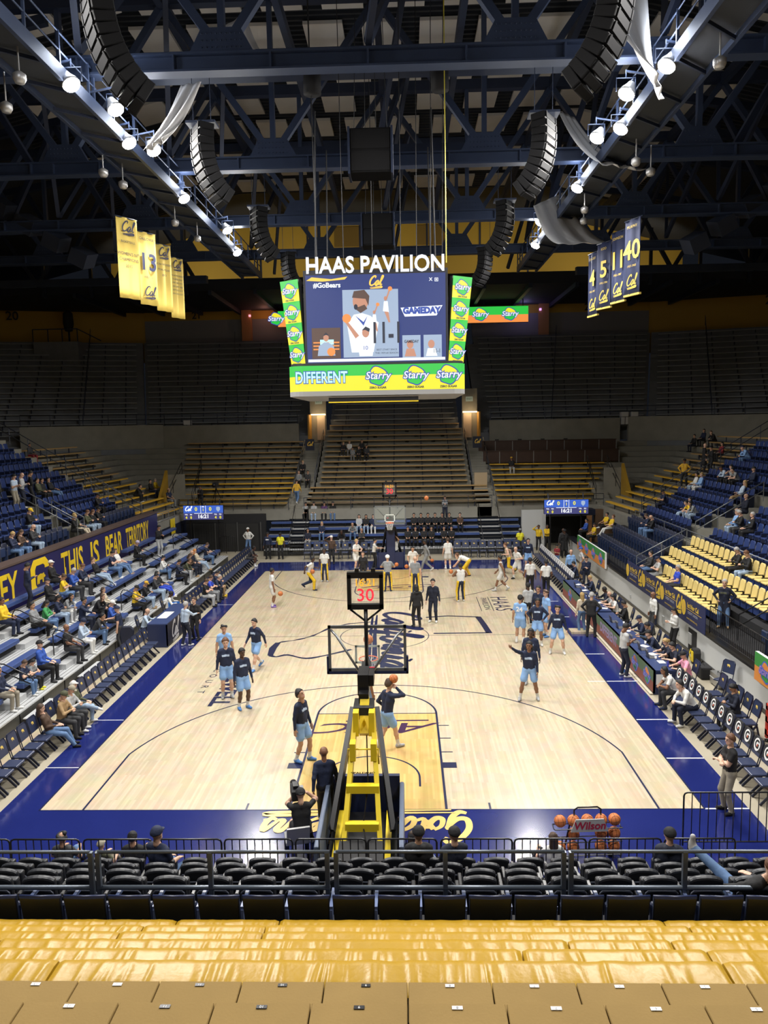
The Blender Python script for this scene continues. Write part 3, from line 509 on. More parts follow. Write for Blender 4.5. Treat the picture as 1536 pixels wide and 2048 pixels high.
 ('woman in striped top behind the farther table','sitdesk','pants',9.95,15.84,0,95.0,1.72,0,'long','black','white','s','black','black','black','',None),
 ('bald man in pale shirt behind the farther table','sitdesk','pants',9.95,16.34,0,90.0,1.75,0,'bald','greyh','lgrey','s','black','black','black','',None),
 ('man in dark navy behind the farther table','sitdesk','pants',9.95,17.15,0,90.0,1.78,3,'short','black','dnavy','l','black','black','black','',None),
 ('fair-haired person in navy at the farther table','sitdesk','pants',9.95,19.88,0,90.0,1.74,0,'short','blond','navy','l','black','black','black','',None),
 ('man in navy bending over the far end of the farther table','sitdesk','pants',9.95,23.43,0,90.0,1.78,0,'short','black','navy','l','black','black','black','',None),
 ('man in navy cap and jacket at the nearer table','sitdesk','pants',9.95,12.09,0,95.0,1.78,0,'cap','navy','navy','l','jean','black','black','',None),
 ('person in black hunched over the nearer table','sitdesk','pants',9.95,11.09,0,80.0,1.76,1,'short','black','black','l','black','black','black','',None),
 ('man in black cap and navy coat at the nearer table','sitlean','pants',9.95,10.36,0,90.0,1.78,0,'cap','black','navy','l','grey','black','black','',None),
 ('blonde woman in dark navy polo at the nearer table','sitdesk','pants',9.95,9.12,0,90.0,1.72,0,'pony','blond','dnavy','s','black','black','black','',None),
 ('man in navy vest writing at the nearer table','sitdesk','pants',9.95,8.48,0,95.0,1.8,0,'short','black','dnavy','s','black','black','black','',None),
 ('man in pink shirt and dark cap at the end of the nearer table','sitdesk','pants',9.95,7.45,0,90.0,1.8,0,'cap','black','pink','s','khaki','black','black','',None),
 ('young man in white shirt seated on the G covered chairs, farther of two','sitlean','pants',9.12,6.11,0,85.0,1.83,2,'dreads','black','white','s','char','black','navy','',None),
 ('young man in white long sleeves seated on the G covered chairs','sitlean','pants',9.12,4.83,0,95.0,1.9,0,'short','black','white','l','dnavy','black','white','',None),
 ('woman in navy with a ponytail on the second row of right chairs','sitphone','pants',10.22,4.55,0,95.0,1.7,1,'pony','black','dnavy','l','black','black','black','',None),
 ('camera operator in black shorts crouching left of the stanchion','camera','shorts',-1.25,-1.8,0.0,15.0,1.8,0,'capback','black','black','s','black','black','white','',None),
 ('woman with black curly hair beyond the crowd rail at the left','floor','pants',-5.88,-2.5,0.0,0.0,1.68,1,'curly','black','char','s','jean','black','black','',None),
 ('child in khaki cap beyond the crowd rail','floor','pants',-5.11,-2.5,0.0,-20.0,1.35,0,'cap','khaki','olive','s','khaki','white','white','',None),
 ('person with black hair beside the navy-shirted man','floor','pants',-4.48,-2.5,0.0,0.0,1.7,1,'short','black','black','l','black','black','black','',None),
 ('man in navy shirt and cap in the front charcoal row, left','sit','pants',-3.3,-4.42,0.65,-25.0,1.85,0,'cap','navy','navy','s','jean','white','lgrey','',None),
 ('man in black hoodie and cap in the front charcoal row, middle left','sit','hood',1.11,-4.42,0.65,0.0,1.85,1,'cap','black','black','l','tan','black','black','',None),
 ('bearded man in navy shirt and cap in the front charcoal row, middle right','sit','pants',1.7,-4.42,0.65,15.0,1.83,0,'cap','black','dnavy','s','dnavy','black','black','',None),
 ('person with long hair and headphones beyond the crowd rail','floor','pants',1.04,-2.5,0.0,-30.0,1.7,0,'capback','black','dnavy','l','pblue','black','black','hair=long,hc=brown',None),
 ('person with long brown hair beside the ball rack','floor','pants',3.72,-2.5,0.0,10.0,1.62,0,'long','brown','white','s','black','black','black','',None),
 ('man in dark cap in the front charcoal row at the right','sit','hood',5.28,-4.42,0.65,-10.0,1.8,0,'cap','black','dnavy','l','dnavy','black','black','',None),
 ('man in black jacket reclining with one foot raised at the lower right','recline','pants',5.19,-7.4,2.22,28.0,1.83,0,'short','auburn','black','l','jean','white','lgrey','',None),
 ('player in black tracksuit right of the far backboard, front row, first from the left','sit','pants',1.05,34.63,0.42,180.0,1.76,1,'short','black','black','l','black','black','white','','black tracksuit group, front row'),
 ('player in black tracksuit right of the far backboard, front row, second from the left','sit','pants',1.56,34.63,0.42,180.0,1.76,1,'short','black','black','l','black','black','white','','black tracksuit group, front row'),
 ('player in black tracksuit right of the far backboard, front row, third from the left','sit','pants',2.14,34.63,0.42,180.0,1.76,1,'short','black','black','l','black','black','white','','black tracksuit group, front row'),
 ('player in black tracksuit right of the far backboard, front row, fourth from the left','sit','pants',2.64,34.63,0.42,180.0,1.76,1,'short','black','black','l','black','black','white','','black tracksuit group, front row'),
 ('player in black tracksuit right of the far backboard, front row, fifth from the left','sit','pants',3.49,34.63,0.42,180.0,1.76,1,'short','black','black','l','black','black','white','','black tracksuit group, front row'),
 ('player in black tracksuit right of the far backboard, front row, sixth from the left','sit','pants',3.99,34.63,0.42,180.0,1.76,1,'short','black','black','l','black','black','white','','black tracksuit group, front row'),
 ('player in black tracksuit right of the far backboard, back row, first from the left','sit','pants',1.48,36.13,1.16,180.0,1.76,1,'short','black','black','l','black','black','white','','black tracksuit group, back row'),
 ('player in black tracksuit right of the far backboard, back row, second from the left','sit','pants',1.97,36.13,1.16,180.0,1.76,1,'short','black','black','l','black','black','white','','black tracksuit group, back row'),
 ('player in black tracksuit right of the far backboard, back row, third from the left','sit','pants',2.46,36.13,1.16,180.0,1.76,1,'short','black','black','l','black','black','white','','black tracksuit group, back row'),
 ('player in black tracksuit right of the far backboard, back row, fourth from the left','sit','pants',2.95,36.13,1.16,180.0,1.76,1,'short','black','black','l','black','black','white','','black tracksuit group, back row'),
 ('player in black tracksuit right of the far backboard, back row, fifth from the left','sit','pants',3.44,36.13,1.16,180.0,1.76,1,'short','black','black','l','black','black','white','','black tracksuit group, back row'),
 ('player in black tracksuit right of the far backboard, back row, sixth from the left','sit','pants',3.94,36.13,1.16,180.0,1.76,1,'short','black','black','l','black','black','white','','black tracksuit group, back row'),
]
TABLE_CHAIRS = [(9.95, 7.45, 90.0), (9.95, 8.48, 95.0), (9.95, 9.12, 90.0), (9.95, 10.36, 90.0), (9.95, 11.09, 80.0), (9.95, 12.09, 95.0), (9.95, 14.35, 80.0), (9.95, 15.84, 95.0), (9.95, 16.34, 90.0), (9.95, 17.15, 90.0), (9.95, 19.88, 90.0), (9.95, 23.43, 90.0)]
PRESS_CHAIRS = [(-9.95, 13.94, -80.0), (-9.95, 17.16, -80.0)]
BALLS = [('basketball held up by the running player near the stanchion', 0.57, 3.34, 1.94), ('basketball dropping behind the near backboard glass', 0.0, 1.75, 3.49), ('basketball beside the lone player on the far left wing', -5.18, 19.54, 0.66), ('basketball held by the bending player in striped trousers', -4.03, 23.0, 1.05), ('basketball beside the far lane, left of two in the air', 0.34, 28.2, 0.4), ('basketball beside the far lane, right of two in the air', 0.93, 28.0, 0.31), ('basketball on the floor by the player bending down', 3.47, 26.44, 0.28), ('basketball flying high before the far benches', 2.05, 24.0, 4.76), ('basketball lifted by the player under the far basket', -0.09, 29.29, 1.34), ('basketball lying at the far baseline', 2.53, 30.5, 0.19)]
# ================================================================ SETTING: floor and court
MAPLE = plank_mat('pale_maple_court', (.475, .385, .25), (.58, .485, .335), .30)
GOLDKEY = plank_mat('gold_stained_maple', (.53, .34, .085), (.65, .45, .14), .30)
LINE = mat('navy_line_paint', (.010, .014, .055), .3)
ACCPAINT = mat('plum_line_paint', (.05, .02, .06), .3)
GOLDPRINT = mat('gold_court_print', (.74, .52, .16), .3)
CW, CL = 7.62, 28.65
floor = struct(MB().box(-16, 16, -9, 40, -.35, -.012).obj('floor', FLOORC), 'beige concrete arena floor around the court')
apron = MB()
for b in ((-8.5, -CW, -3.6, 31.6), (CW, 8.6, -3.6, 31.6)): apron.box(b[0], b[1], b[2], b[3], -.02, 0)
apron.box(-CW, CW, -3.6, 0, -.02, 0); apron.box(-CW, CW, CL, 31.6, -.02, 0)
apron = struct(apron.obj('court_apron', BLUE), 'glossy royal blue painted border around the court')
court = struct(MB().box(-CW, CW, 0, CL, -.02, .001).obj('court_floor', MAPLE), 'pale maple basketball court floor')
strip = struct(MB().box(-10.6, -9.35, -2, 33, -.02, .0).obj('floor_strip', MAPLE), 'pale maple floor strip behind the sideline chairs')
def arc(cx, cy, r, a0, a1, n=40): return [(cx+r*math.cos(math.radians(a0+(a1-a0)*i/n)), cy+r*math.sin(math.radians(a0+(a1-a0)*i/n))) for i in range(n+1)]
def court_end(flip):
    F = (lambda p: (p[0], CL-p[1])) if flip else (lambda p: p)
    def ln(pts, w=.05, name='court_line', m=LINE, z=.004): return MB().ribbon([F(p) for p in pts], w, z).obj(name, m, court)
    def rect(x0, x1, y0, y1, name, m, z): return MB().add([(*F(p), z) for p in ((x0, y0), (x1, y0), (x1, y1), (x0, y1))], [(0, 1, 2, 3)]).obj(name, m, court)
    rect(-1.80, 1.80, 0, 5.79, 'key_paint', GOLDKEY, .0025)
    for s in (-1, 1):
        ln([(s*1.8, 0), (s*1.8, 5.79)], .06); 
        rect(s*1.83, s*2.18, 2.1, 2.42, 'lane_block', LINE, .004)
        for y in (3.05, 3.95, 4.85): ln([(s*1.83, y), (s*2.13, y)])
        ln([(s*2.8, 0), (s*2.8, .3)])
    ln([(-1.8, 5.79), (1.8, 5.79)])
    ln(arc(0, 5.79, 1.8, 0, 180), .06); ln([(1.22, 1.1)]+arc(0, 1.575, 1.22, 0, 180)+[(-1.22, 1.1)])
    a = math.degrees(math.acos(6.6/6.75))
    ln([(6.6, 0)]+arc(0, 1.575, 6.75, a, 180-a, 60)+[(-6.6, 0)])
    # conference letters across the lane
    rgt, up = ((-1, 0, 0), (0, -1, 0)) if not flip else ((1, 0, 0), (0, 1, 0))
    o = letters('ACC', (*F((.15, 4.72)), .005), rgt, up, 1.05, ACCPAINT, court, 'conference_lettering', bold=.01, sx=1.55, shear=.55)
    ln([(-.9, 5.2), (1.55, 5.24)], .09, 'conference_bar', ACCPAINT, .005)
court_end(False); court_end(True)
MB().ribbon([(-CW, CL/2), (CW, CL/2)], .03, .004).obj('court_line', LINE, court)
MB().ribbon(arc(0, CL/2, 1.83, 0, 360, 60)[:-1], .03, .004, closed=True).obj('court_line', LINE, court)
MB().ribbon([(-CW, 0), (CW, 0), (CW, CL), (-CW, CL)], .05, .0045, closed=True).obj('court_line', LINE, court)
# state outline and script at centre court
out = MB().ribbon(spline([(-2.42,15.61),(-2.86,14.69),(-3.14,14.24),(-3.6,13.82),(-4.14,13.55),(-4.3,13.4)], 4), [.1+.05*math.sin(i*1.3) for i in range(21)], .006)
out.ribbon([(-4.3,13.45),(-4.38,12.7),(-4.32,11.75)], [.22,.3,.22], .006)
out.ribbon(spline([(-4.34,11.75),(-4.06,11.55),(-3.66,11.79),(-2.89,11.33),(-2.12,11.74),(-1.25,12.43)], 4), [.14+.04*math.sin(i*1.1) for i in range(21)], .006)
out.ribbon([(-2.42,15.61),(-1.6,16.3),(-.4,16.6)], .1, .006)
out.ribbon([(1.79,17.24),(2.78,17.47),(4.16,17.23)], .14, .006); out.ribbon([(4.14,17.28),(4.26,16.0),(4.36,14.55)], .26, .006); out.ribbon([(4.36,14.62),(2.04,14.59)], .14, .006)
out.obj('state_outline', LINE, court)
SCRIPT['d'] = (.52, [[(.42,.42),(.28,.5),(.10,.32),(.10,.08),(.24,.02),(.42,.4),(.55,.95),(.40,.3),(.40,.06),(.56,.1)]])
s = script_mb('California', .15, swash=True); s.xf(Matrix.Diagonal((1.95, 1.6, 1, 1)))
flat('script_lettering', s, LINE, (.55, 14.3, .007), (0, -1, 0), (1, 0, 0), court)
letters('HAAS', (5.45, 19.75, .005), (0, -1, 0), (1, 0, 0), 1.15, LINE, court, 'court_lettering', sx=1.0)
letters('PAVILION', (4.72, 19.75, .005), (0, -1, 0), (1, 0, 0), .42, LINE, court, 'court_lettering', sx=1.35)
MB().ribbon([(4.98, 21.2), (4.98, 18.3)], .03, .005).obj('court_line', LINE, court)
MB().ribbon([(4.42, 21.2), (4.42, 18.3)], .03, .005).obj('court_line', LINE, court)
letters('NEWELL', (-5.1, 8.2, .005), (0, -1, 0), (1, 0, 0), .85, LINE, court, 'court_lettering', bold=.03, sx=1.05)
letters('C  O  U  R  T', (-5.95, 8.9, .005), (0, -1, 0), (1, 0, 0), .34, LINE, court, 'court_lettering', sx=1.3)
s = script_mb('Golden Bears', .16, swash=True); s.xf(Matrix.Diagonal((.82, 1.0, 1, 1)))
flat('script_lettering', s, GOLDPRINT, (.05, -.78, .003), (-1, 0, 0), (0, -1, 0), apron)
for x0, x1, y in ((7.0, 9.0, 8.53), (7.62, 8.35, 11.58), (7.62, 8.2, 17.1), (7.62, 8.3, 20.1), (-8.5, -7.62, 2.2), (-8.5, -7.62, 5.4), (7.62, 8.6, 2.6), (7.62, 8.6, 5.2), (-8.5, -7.62, 14.3), (-8.5, -7.62, 20.1)):
    MB().ribbon([(x0, y), (x1, y)], .05 if x0 > 7.6 or x0 == 7.0 else .03, .004).obj('apron_line', WHITE, apron)
MB().ribbon([(CW, 0), (8.6, 0)], .05, .004).obj('apron_line', WHITE, apron)

# ================================================================ SETTING: walls
wl = struct(MB().box(-15.0, -14.5, -4, 30, 0, 3.5).obj('wall_left', NAVYD), 'navy wall behind the left bleachers')
MB().box(-15.05, -14.42, -4, 30, 3.5, 3.58).obj('coping', mat('brown_coping', (.09, .06, .05), .5), wl)
MB().box(-15.0, -14.5, 30, 36.5, 0, 2.3).obj('wall_panel', NAVYD, wl)
bn = thing('wall_banner', 'long navy wall banner with yellow block letters above the left bleachers', 'banner', (-14.47, 10, 2.65))
MB().box(-.02, .02, -8, 19.9, -.95, .82).obj('fabric', mat('navy_violet_vinyl', (.018, .016, .085), .4), bn)
BYEL = mat('banner_yellow', (.80, .56, .015), .5)
for tx, y0, y1, zz in (('THIS', 16.6, 18.9, 0), ('IS', 19.75, 20.75, 0), ('BEAR', 21.6, 23.9, 0), ('TERRITORY', 24.5, 28.2, 0), ('BERKELEY', 7.4, 12.7, 0)):
    me = text_mesh(tx, 1.62, mat_=BYEL, bold=.035); wd = max(v.co.x for v in me.vertices)-min(v.co.x for v in me.vertices)
    o = letters(tx, (.025, (y0+y1)/2-10, -.05), (0, 1, 0), (0, 0, 1), 1.62, BYEL, bn, bold=.035, sx=(y1-y0)/wd)
cb = MB()   # block C with a walking bear inside
cb.add([(x, y, 0) for x, y in ((.95,.35),(.95,.62),(.6,.95),(-.6,.95),(-.95,.55),(-.95,-.55),(-.6,-.95),(.6,-.95),(.95,-.62),(.95,-.35),(.5,-.35),(.5,-.5),(.35,-.6),(-.35,-.6),(-.5,-.4),(-.5,.4),(-.35,.6),(.35,.6),(.5,.5),(.5,.35))], [(0,1,2,17,18,19),(2,3,16,17),(3,4,15,16),(4,5,14,15),(5,6,13,14),(6,7,12,13),(7,8,9,10,11,12)])
bear = [(-.45,-.35),(-.42,.0),(-.3,.22),(0,.3),(.25,.25),(.42,.3),(.5,.15),(.62,.05),(.5,-.05),(.38,-.02),(.36,-.35),(.22,-.35),(.2,-.12),(-.1,-.12),(-.14,-.35),(-.28,-.35),(-.3,-.15),(-.34,-.35)]
cb.add([(x*.85, y*.8-.12, .004) for x, y in bear], [tuple(range(len(bear)))])
cb.xf(Matrix.Diagonal((.85, .78, 1, 1)))
o = flat('bear_emblem', cb, BYEL, (.026, 4.6, 0), (0, 1, 0), (0, 0, 1), bn)
wr = struct(MB().box(11.55, 11.95, 2.0, 33.5, 0, 1.08).obj('wall_right', GREYWALL), 'light grey wall along the right side of the floor')
MB().box(11.50, 12.0, 2.0, 33.5, 1.08, 1.16).obj('coping', BLACK, wr); MB().box(11.52, 11.55, 2.0, 33.5, 0, .12).obj('skirting', BLACK, wr)
for y, h, w_ in ((11.6, .42, .3), (12.9, .35, .25), (14.6, .3, .22), (19.2, .14, .1)): MB().box(11.50, 11.56, y-w_/2, y+w_/2, .35, .35+h).obj('junction_box', mat('grey_box', (.35, .36, .36), .5), wr)
MB().box(11.535, 11.556, 11.0, 11.8, 0, .95).obj('wall_opening', BLACKM, wr)
# black end walls, doorways
we = struct(MB().box(-14.5, -8.9, 36.1, 36.5, 0, 2.6).obj('wall_far', BLACKM), 'black low wall beside the far bleachers')
for x in (-13.9, -12.4, -10.85, -9.2):
    if x < -9.3: MB().box(x, x+1.45, 36.03, 36.1, 0, 1.95).obj('panel', mat('black_padding', (.018, .018, .018), .6), we)
    MB().box(x-.06, x, 36.0, 36.1, 0, 2.05).obj('post', mat('dark_grey_frame', (.08, .08, .08), .5), we)
we2 = struct(MB().box(8.95, 10.6, 36.1, 36.5, 0, 2.6).obj('wall_far', GREYWALL), 'pale grey wall beside the dark far doorway')
MB().box(14.0, 15.2, 36.1, 36.5, 0, 2.6).obj('wall_panel', mat('brown_panel', (.12, .07, .04), .6), we2)
MB().box(10.6, 14.0, 38.0, 38.2, 0, 2.6).obj('doorway_back', BLACKM, we2); MB().box(10.6, 14.0, 36.1, 38.0, 2.2, 2.6).obj('lintel', NAVYD, we2)
MB().box(13.4, 13.75, 36.0, 36.12, 0, 2.2).obj('door_frame', mat('warm_wood_frame', (.30, .15, .06), .5), we2)

# ================================================================ SETTING: concrete stands
zk = lambda k: 8.78-(54.2+.8*k)*(.103-.00676*k)         # bench height of far row k
yk = lambda k: 37.7+.8*k
def stand(label, rows, m):
    """rows: list of (L, R, back_dir, depth, z_top, thickness): one step piece each"""
    root = thing('stand', label, None, kind='structure'); root['label'] = label
    for L, R, bd, dp, z, th in rows:
        b = Vector(bd)*dp
        c = [(L[0], L[1]), (R[0], R[1]), (R[0]+b.x, R[1]+b.y), (L[0]+b.x, L[1]+b.y)]
        MB().prism(c, z-th, z).obj('step', m, root)
    return root
def far_rows(x0, x1, ks): return [((x0(k), yk(k)-.45), (x1(k), yk(k)-.45), (0, 1, 0), .82, zk(k)-.43, .75) for k in ks]
stand('concrete steps of the far centre stand', far_rows(lambda k: -5.9 if k > 3 else -6.3, lambda k: 5.9 if k > 3 else 7.0, range(0, 16)), CONC)
stand('concrete steps of the far left stand', far_rows(lambda k: -15.2-.8*k, lambda k: -7.4, range(0, 13)), CONC)
stand('concrete steps of the far right stand', far_rows(lambda k: 7.3, lambda k: 15.2+.8*k, range(0, 13)), CONC)
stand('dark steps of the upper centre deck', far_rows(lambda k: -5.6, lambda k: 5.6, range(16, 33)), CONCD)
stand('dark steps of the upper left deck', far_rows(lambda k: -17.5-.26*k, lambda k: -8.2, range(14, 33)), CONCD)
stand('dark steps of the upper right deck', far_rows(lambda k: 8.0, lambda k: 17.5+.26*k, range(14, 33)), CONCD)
CA, SA = math.cos(math.radians(17)), math.sin(math.radians(17))
def corner_pt(s, k, t):
    """point t metres along row k of the angled upper corner deck on side s"""
    x0 = 17.5+.26*k+.15
    return (s*(x0+CA*t), yk(k)-.45-SA*t)
def corner_rows(s): return [((corner_pt(s, k, 0), corner_pt(s, k, 21)) if s > 0 else (corner_pt(s, k, 21), corner_pt(s, k, 0)))+((s*SA, CA, 0), .9, zk(k)-.43, .8) for k in range(12, 33)]
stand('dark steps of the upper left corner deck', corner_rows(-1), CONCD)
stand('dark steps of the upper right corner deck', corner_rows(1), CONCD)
def side_rows(s, y0, y1, ks): return [((s*(14.55+.8*k), y0), (s*(14.55+.8*k), y1(k)), (s, 0, 0), .82, zk(k)-.43, .7) for k in ks]
stand('concrete steps of the left corner stand', side_rows(-1, 29.4, lambda k: 37.2+.8*k, range(0, 13)), CONC)
stand('concrete steps of the right corner stand', side_rows(1, 30.2, lambda k: 37.2+.8*k, range(0, 13)), CONC)
LT = lambda k: (-(15.5+.92*k), 3.28+.54*k)     # left seat rows: x, tread z
stand('concrete steps under the left navy seats', [((LT(k)[0]+.5, 6), (LT(k)[0]+.5, 29.3), (-1, 0, 0), .95, LT(k)[1], .9) for k in range(0, 10)], CONC)
RT = lambda j: (12.5+.9*j, 1.14+.53*j)         # right seat rows
stand('black platform steps under the right seats', [((RT(j)[0]-.45, 3), (RT(j)[0]-.45, 31), (1, 0, 0), .92, RT(j)[1], .5) for j in range(0, 3)], BLACKM)
stand('concrete steps under the right navy seats', [((RT(j)[0]-.45, 3), (RT(j)[0]-.45, 30.1), (1, 0, 0), .92, RT(j)[1], .9) for j in range(3, 13)], CONC)
# cross-aisle walls, portals, stairs
cw = thing('wall_cross_aisle', None, None, kind='structure')
for x0, x1 in ((-19.5, -8.0), (8.0, 18.8)): MB().box(x0, x1, 47.75, 48.1, 6.4, 8.85).obj('wall_panel', CONC, cw)
for s in (-1, 1):
    a, b = (s*19.5, 47.75), (s*30, 44.2)
    MB().prism([a, b, (b[0], b[1]+.4), (a[0], a[1]+.4)], 6.2, 8.95).obj('wall_panel', CONC, cw)
for s in (-1, 1):
    st = thing('stairs', None, None, kind='structure')
    x0, x1 = (-7.4, -6.0) if s < 0 else (6.0, 7.3)
    for k in range(0, 26): MB().box(x0, x1, yk(k*.5)-.45, yk(k*.5)+.5, zk(k*.5)-1.1, zk(k*.5)-.40).obj('step', CONC, st)
    x0, x1 = (-8.2, -7.3) if s < 0 else (7.2, 8.0)
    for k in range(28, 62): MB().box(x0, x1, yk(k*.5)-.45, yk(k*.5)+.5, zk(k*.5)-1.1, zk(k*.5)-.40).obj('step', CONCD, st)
    pw = thing('portal_wall', None, None, kind='structure')
    MB().box(-7.3 if s < 0 else 5.9, -5.9 if s < 0 else 7.2, 50.2, 50.4, 7.2, 11.6).obj('back_wall', CONC, pw)
    MB().box(s*7.25-.06, s*7.25+.06, 48.4, 50.2, 7.4, 9.6).obj('side_wall', mat('orange_portal_paint', (.55, .27, .03), .6), pw)
    MB().box(s*6.35-.35, s*6.35+.35, 50.1, 50.2, 7.4, 9.5).obj('door', mat('beige_door', (.45, .36, .28), .5), pw)
    MB().box(s*6.55-.6, s*6.55+.6, 49.6, 50.15, 9.55, 9.65).obj('lamp_strip', emat('warm_lamp', (1, .72, .4), 3.0), pw)
    ld = bpy.data.lights.new('portal_light', 'POINT'); ld.energy = 25; ld.color = (1, .7, .35); ld.shadow_soft_size = .2
    lo = bpy.data.objects.new('portal_light', ld); COL.objects.link(lo); lo.location = (s*6.5, 49.3, 9.4); lo.parent = pw
    # lower corner portals with ochre side walls
    pc = thing('portal_wall', None, None, kind='structure')
    px = s*16.6
    MB().prism([(36.9, 2.6), (38.9, 2.6), (38.9, 5.6), (36.9, 3.6)], px-.1, px+.1, 'yz').obj('side_wall', mat('ochre_portal', (.38, .22, .02), .6), pc)
    MB().box(px-1.3 if s > 0 else px, px if s > 0 else px+1.3, 38.9, 39.1, 2.6, 5.3).obj('back_wall', CONC, pc)
    for k in range(0, 8): MB().box(s*15.0-.5, s*15.0+.5, 37.0+.4*k, 37.6+.4*k, 2.0, 2.75+.2*k).obj('step', CONC, pc)
lp = thing('portal_wall', None, None, kind='structure')
MB().box(6.05, 7.0, 40.2, 40.35, 3.3, 5.0).obj('door', mat('tan_door', (.42, .32, .2), .5), lp)
# upper perimeter walls
uw = thing('wall_upper_far', None, None, kind='structure')
for s in (-1, 1):
    MB().box(min(s*8, s*26.1), max(s*8, s*26.1), 64.2, 64.5, 17.3, 19.75).obj('wall_panel', GWALL, uw)
    MB().box(min(s*4, s*26.1), max(s*4, s*26.1), 64.15, 64.5, 19.75, 20.7).obj('wall_panel', YWALL, uw)
    a, b = (s*26.1, 64.3), (s*50, 57.0)
    MB().prism([a, b, (b[0], b[1]+.4), (a[0], a[1]+.4)], 15.5, 23.5).obj('wall_panel', YWALL, uw)
    MB().box(s*15.3-.5, s*15.3+.5, 63.6, 64.2, 17.3, 20.6).obj('column', mat('salmon_column', (.42, .20, .08), .6), uw)
    MB().box(s*14.9-.1, s*14.9+.1, 63.4, 63.6, 19.9, 20.1).obj('lamp', emat('pink_lamp' if s < 0 else 'violet_lamp', (1, .3, .35) if s < 0 else (.6, .3, 1), 1.5), uw)
    ld = bpy.data.lights.new('column_light', 'POINT'); ld.energy = 30; ld.color = (1, .42, .28) if s < 0 else (.55, .45, 1); ld.shadow_soft_size = .3
    lo = bpy.data.objects.new('column_light', ld); COL.objects.link(lo); lo.location = (s*13.2, 62.6, 20.0); lo.parent = uw
    MB().box(s*45-.2, s*45+.2, -20, 57, 0, 24).obj('wall_side', YWALL, uw)
NUM = mat('black_numeral', (.01, .01, .012), .6)
for n_, x, s in (('21', -20.6, 0), ('25', 20.0, 0)): letters(n_, (x, 64.12, 20.2), (1, 0, 0), (0, 0, 1), 1.0, NUM, uw, 'section_number', bold=.02)
for n_, t, s in (('20', 12.5, -1), ('26', 11.2, 1)):
    letters(n_, (s*(26.1+CA*t), 64.0-SA*t*1.05, 20.0), (CA, s*-SA, 0), (0, 0, 1), 1.2, NUM, uw, 'section_number', bold=.02)
MB().box(-30, 30, 66, 66.4, 20, 31.5).obj('wall_gable', mat('gable_ochre', (.50, .31, .035), .7), uw)
for x in (-6.2, 2.4): MB().box(x, x+3.0, 65.9, 66, 27.2, 29.2).obj('louvre', mat('louvre_ochre', (.22, .13, .02), .7), uw)
for x in (-14, -9, -3.5, 3.5, 9, 14): MB().box(x-.08, x+.08, 65.85, 66, 20, 31).obj('seam', STEELD, uw)
for i, x in enumerate((-24, -15, -5, 5, 15, 24)):      # added lamps on the low ceiling light the gable; its real source is unknown
    wwl = thing('added_washer', '%s wall washer lamp below the yellow gable, from the left' % ORD[i], 'lamp', (x, 56.5, 21.6))
    MB().box(-.4, .4, -.2, .2, .12, .4).obj('housing', BLACKM, wwl); MB().box(-.35, .35, .2, .21, .16, .38).obj('lens', emat('added_washer_lens', (1, .9, .7), 4.0), wwl); MB().box(-.1, .1, -.1, .1, 0, .12).obj('foot', STEELD, wwl)
    ld = bpy.data.lights.new('added_washer_light', 'SPOT'); ld.energy = 900; ld.color = (1, .92, .75); ld.spot_size = math.radians(100); ld.spot_blend = .7; ld.shadow_soft_size = .3
    lo = bpy.data.objects.new('added_washer_light', ld); COL.objects.link(lo); lo.parent = wwl; lo.location = (0, .35, .3); lo.rotation_euler = Vector((0, 9.2, 4.5)).to_track_quat('-Z', 'Y').to_euler()
# near end of the building, behind the camera
MB().box(-45, 45, -34, -33.6, 0, 31).obj('wall_near', YWALL, uw)

# ================================================================ SETTING: roof
ce = MB()
prof = [(-46, 22.5), (-14, 30.0), (14, 30.0), (46, 22.5)]
for i in range(3):
    (xa, za), (xb, zb) = prof[i], prof[i+1]
    ce.add([(xa, -34, za+.25), (xb, -34, zb+.25), (xb, 67, zb+.25), (xa, 67, za+.25)], [(0, 1, 2, 3)])
DECK = mat('dark_roof_deck', (.035, .04, .05), .7)
ceil = struct(ce.obj('ceiling', DECK), 'dark ribbed metal roof deck over the arena')
rb = MB()
for i in range(0, 130):
    y = -8+.5*i
    for j in range(3):
        (xa, za), (xb, zb) = prof[j], prof[j+1]
        if abs(xa) > 40 or abs(xb) > 40: xa, za = (-24, 27.66) if xa < -40 else (xa, za); xb, zb = (24, 27.66) if xb > 40 else (xb, zb)
        rb.beam((xa, y, za+.14), (xb, y, zb+.14), .16, .22)
tag(rb.obj('deck_ribs', DECK, ceil), None, kind='stuff')
PANEL = mat('pale_acoustic_panel', (.80, .77, .73), .8, noise=(.8, .1))
pm = MB().box(-1.05, 1.05, -1.45, 1.45, -.09, .09).mesh('acoustic_panel', PANEL)
for iy in range(0, 13):
    for ix in range(-7, 8):
        x = ix*3.1+(1.2 if iy % 2 else 0); y = 2+iy*4.3
        if abs(x) > 21: continue
        z = 29.85 if abs(x) < 13.5 else 30.0-(abs(x)-14)*.2344-.15
        o = put('acoustic_panel', pm, ceil, (x, y, z)); 
        if abs(x) >= 13.5: o.rotation_euler = (0, math.atan(.2344)*(1 if x > 0 else -1), 0)
sf = struct(MB().box(-45, 45, 52, 65.9, 20.6, 21.6).obj('ceiling_soffit', mat('dark_soffit', (.018, .022, .035), .8)), 'dark low ceiling over the far upper deck')
for x in range(-28, 29, 4): MB().box(x-.15, x+.15, 51.6, 64, 20.2, 20.6).obj('soffit_beam', STEELD, sf)
for s in (-1, 1): 
    for k in range(6): MB().beam((s*(18+4.2*k), 51.5, 20.2), (s*(18+4.2*k), 51.5, 25.8-.9*k), .25, .25).obj('soffit_post', STEELD, sf)
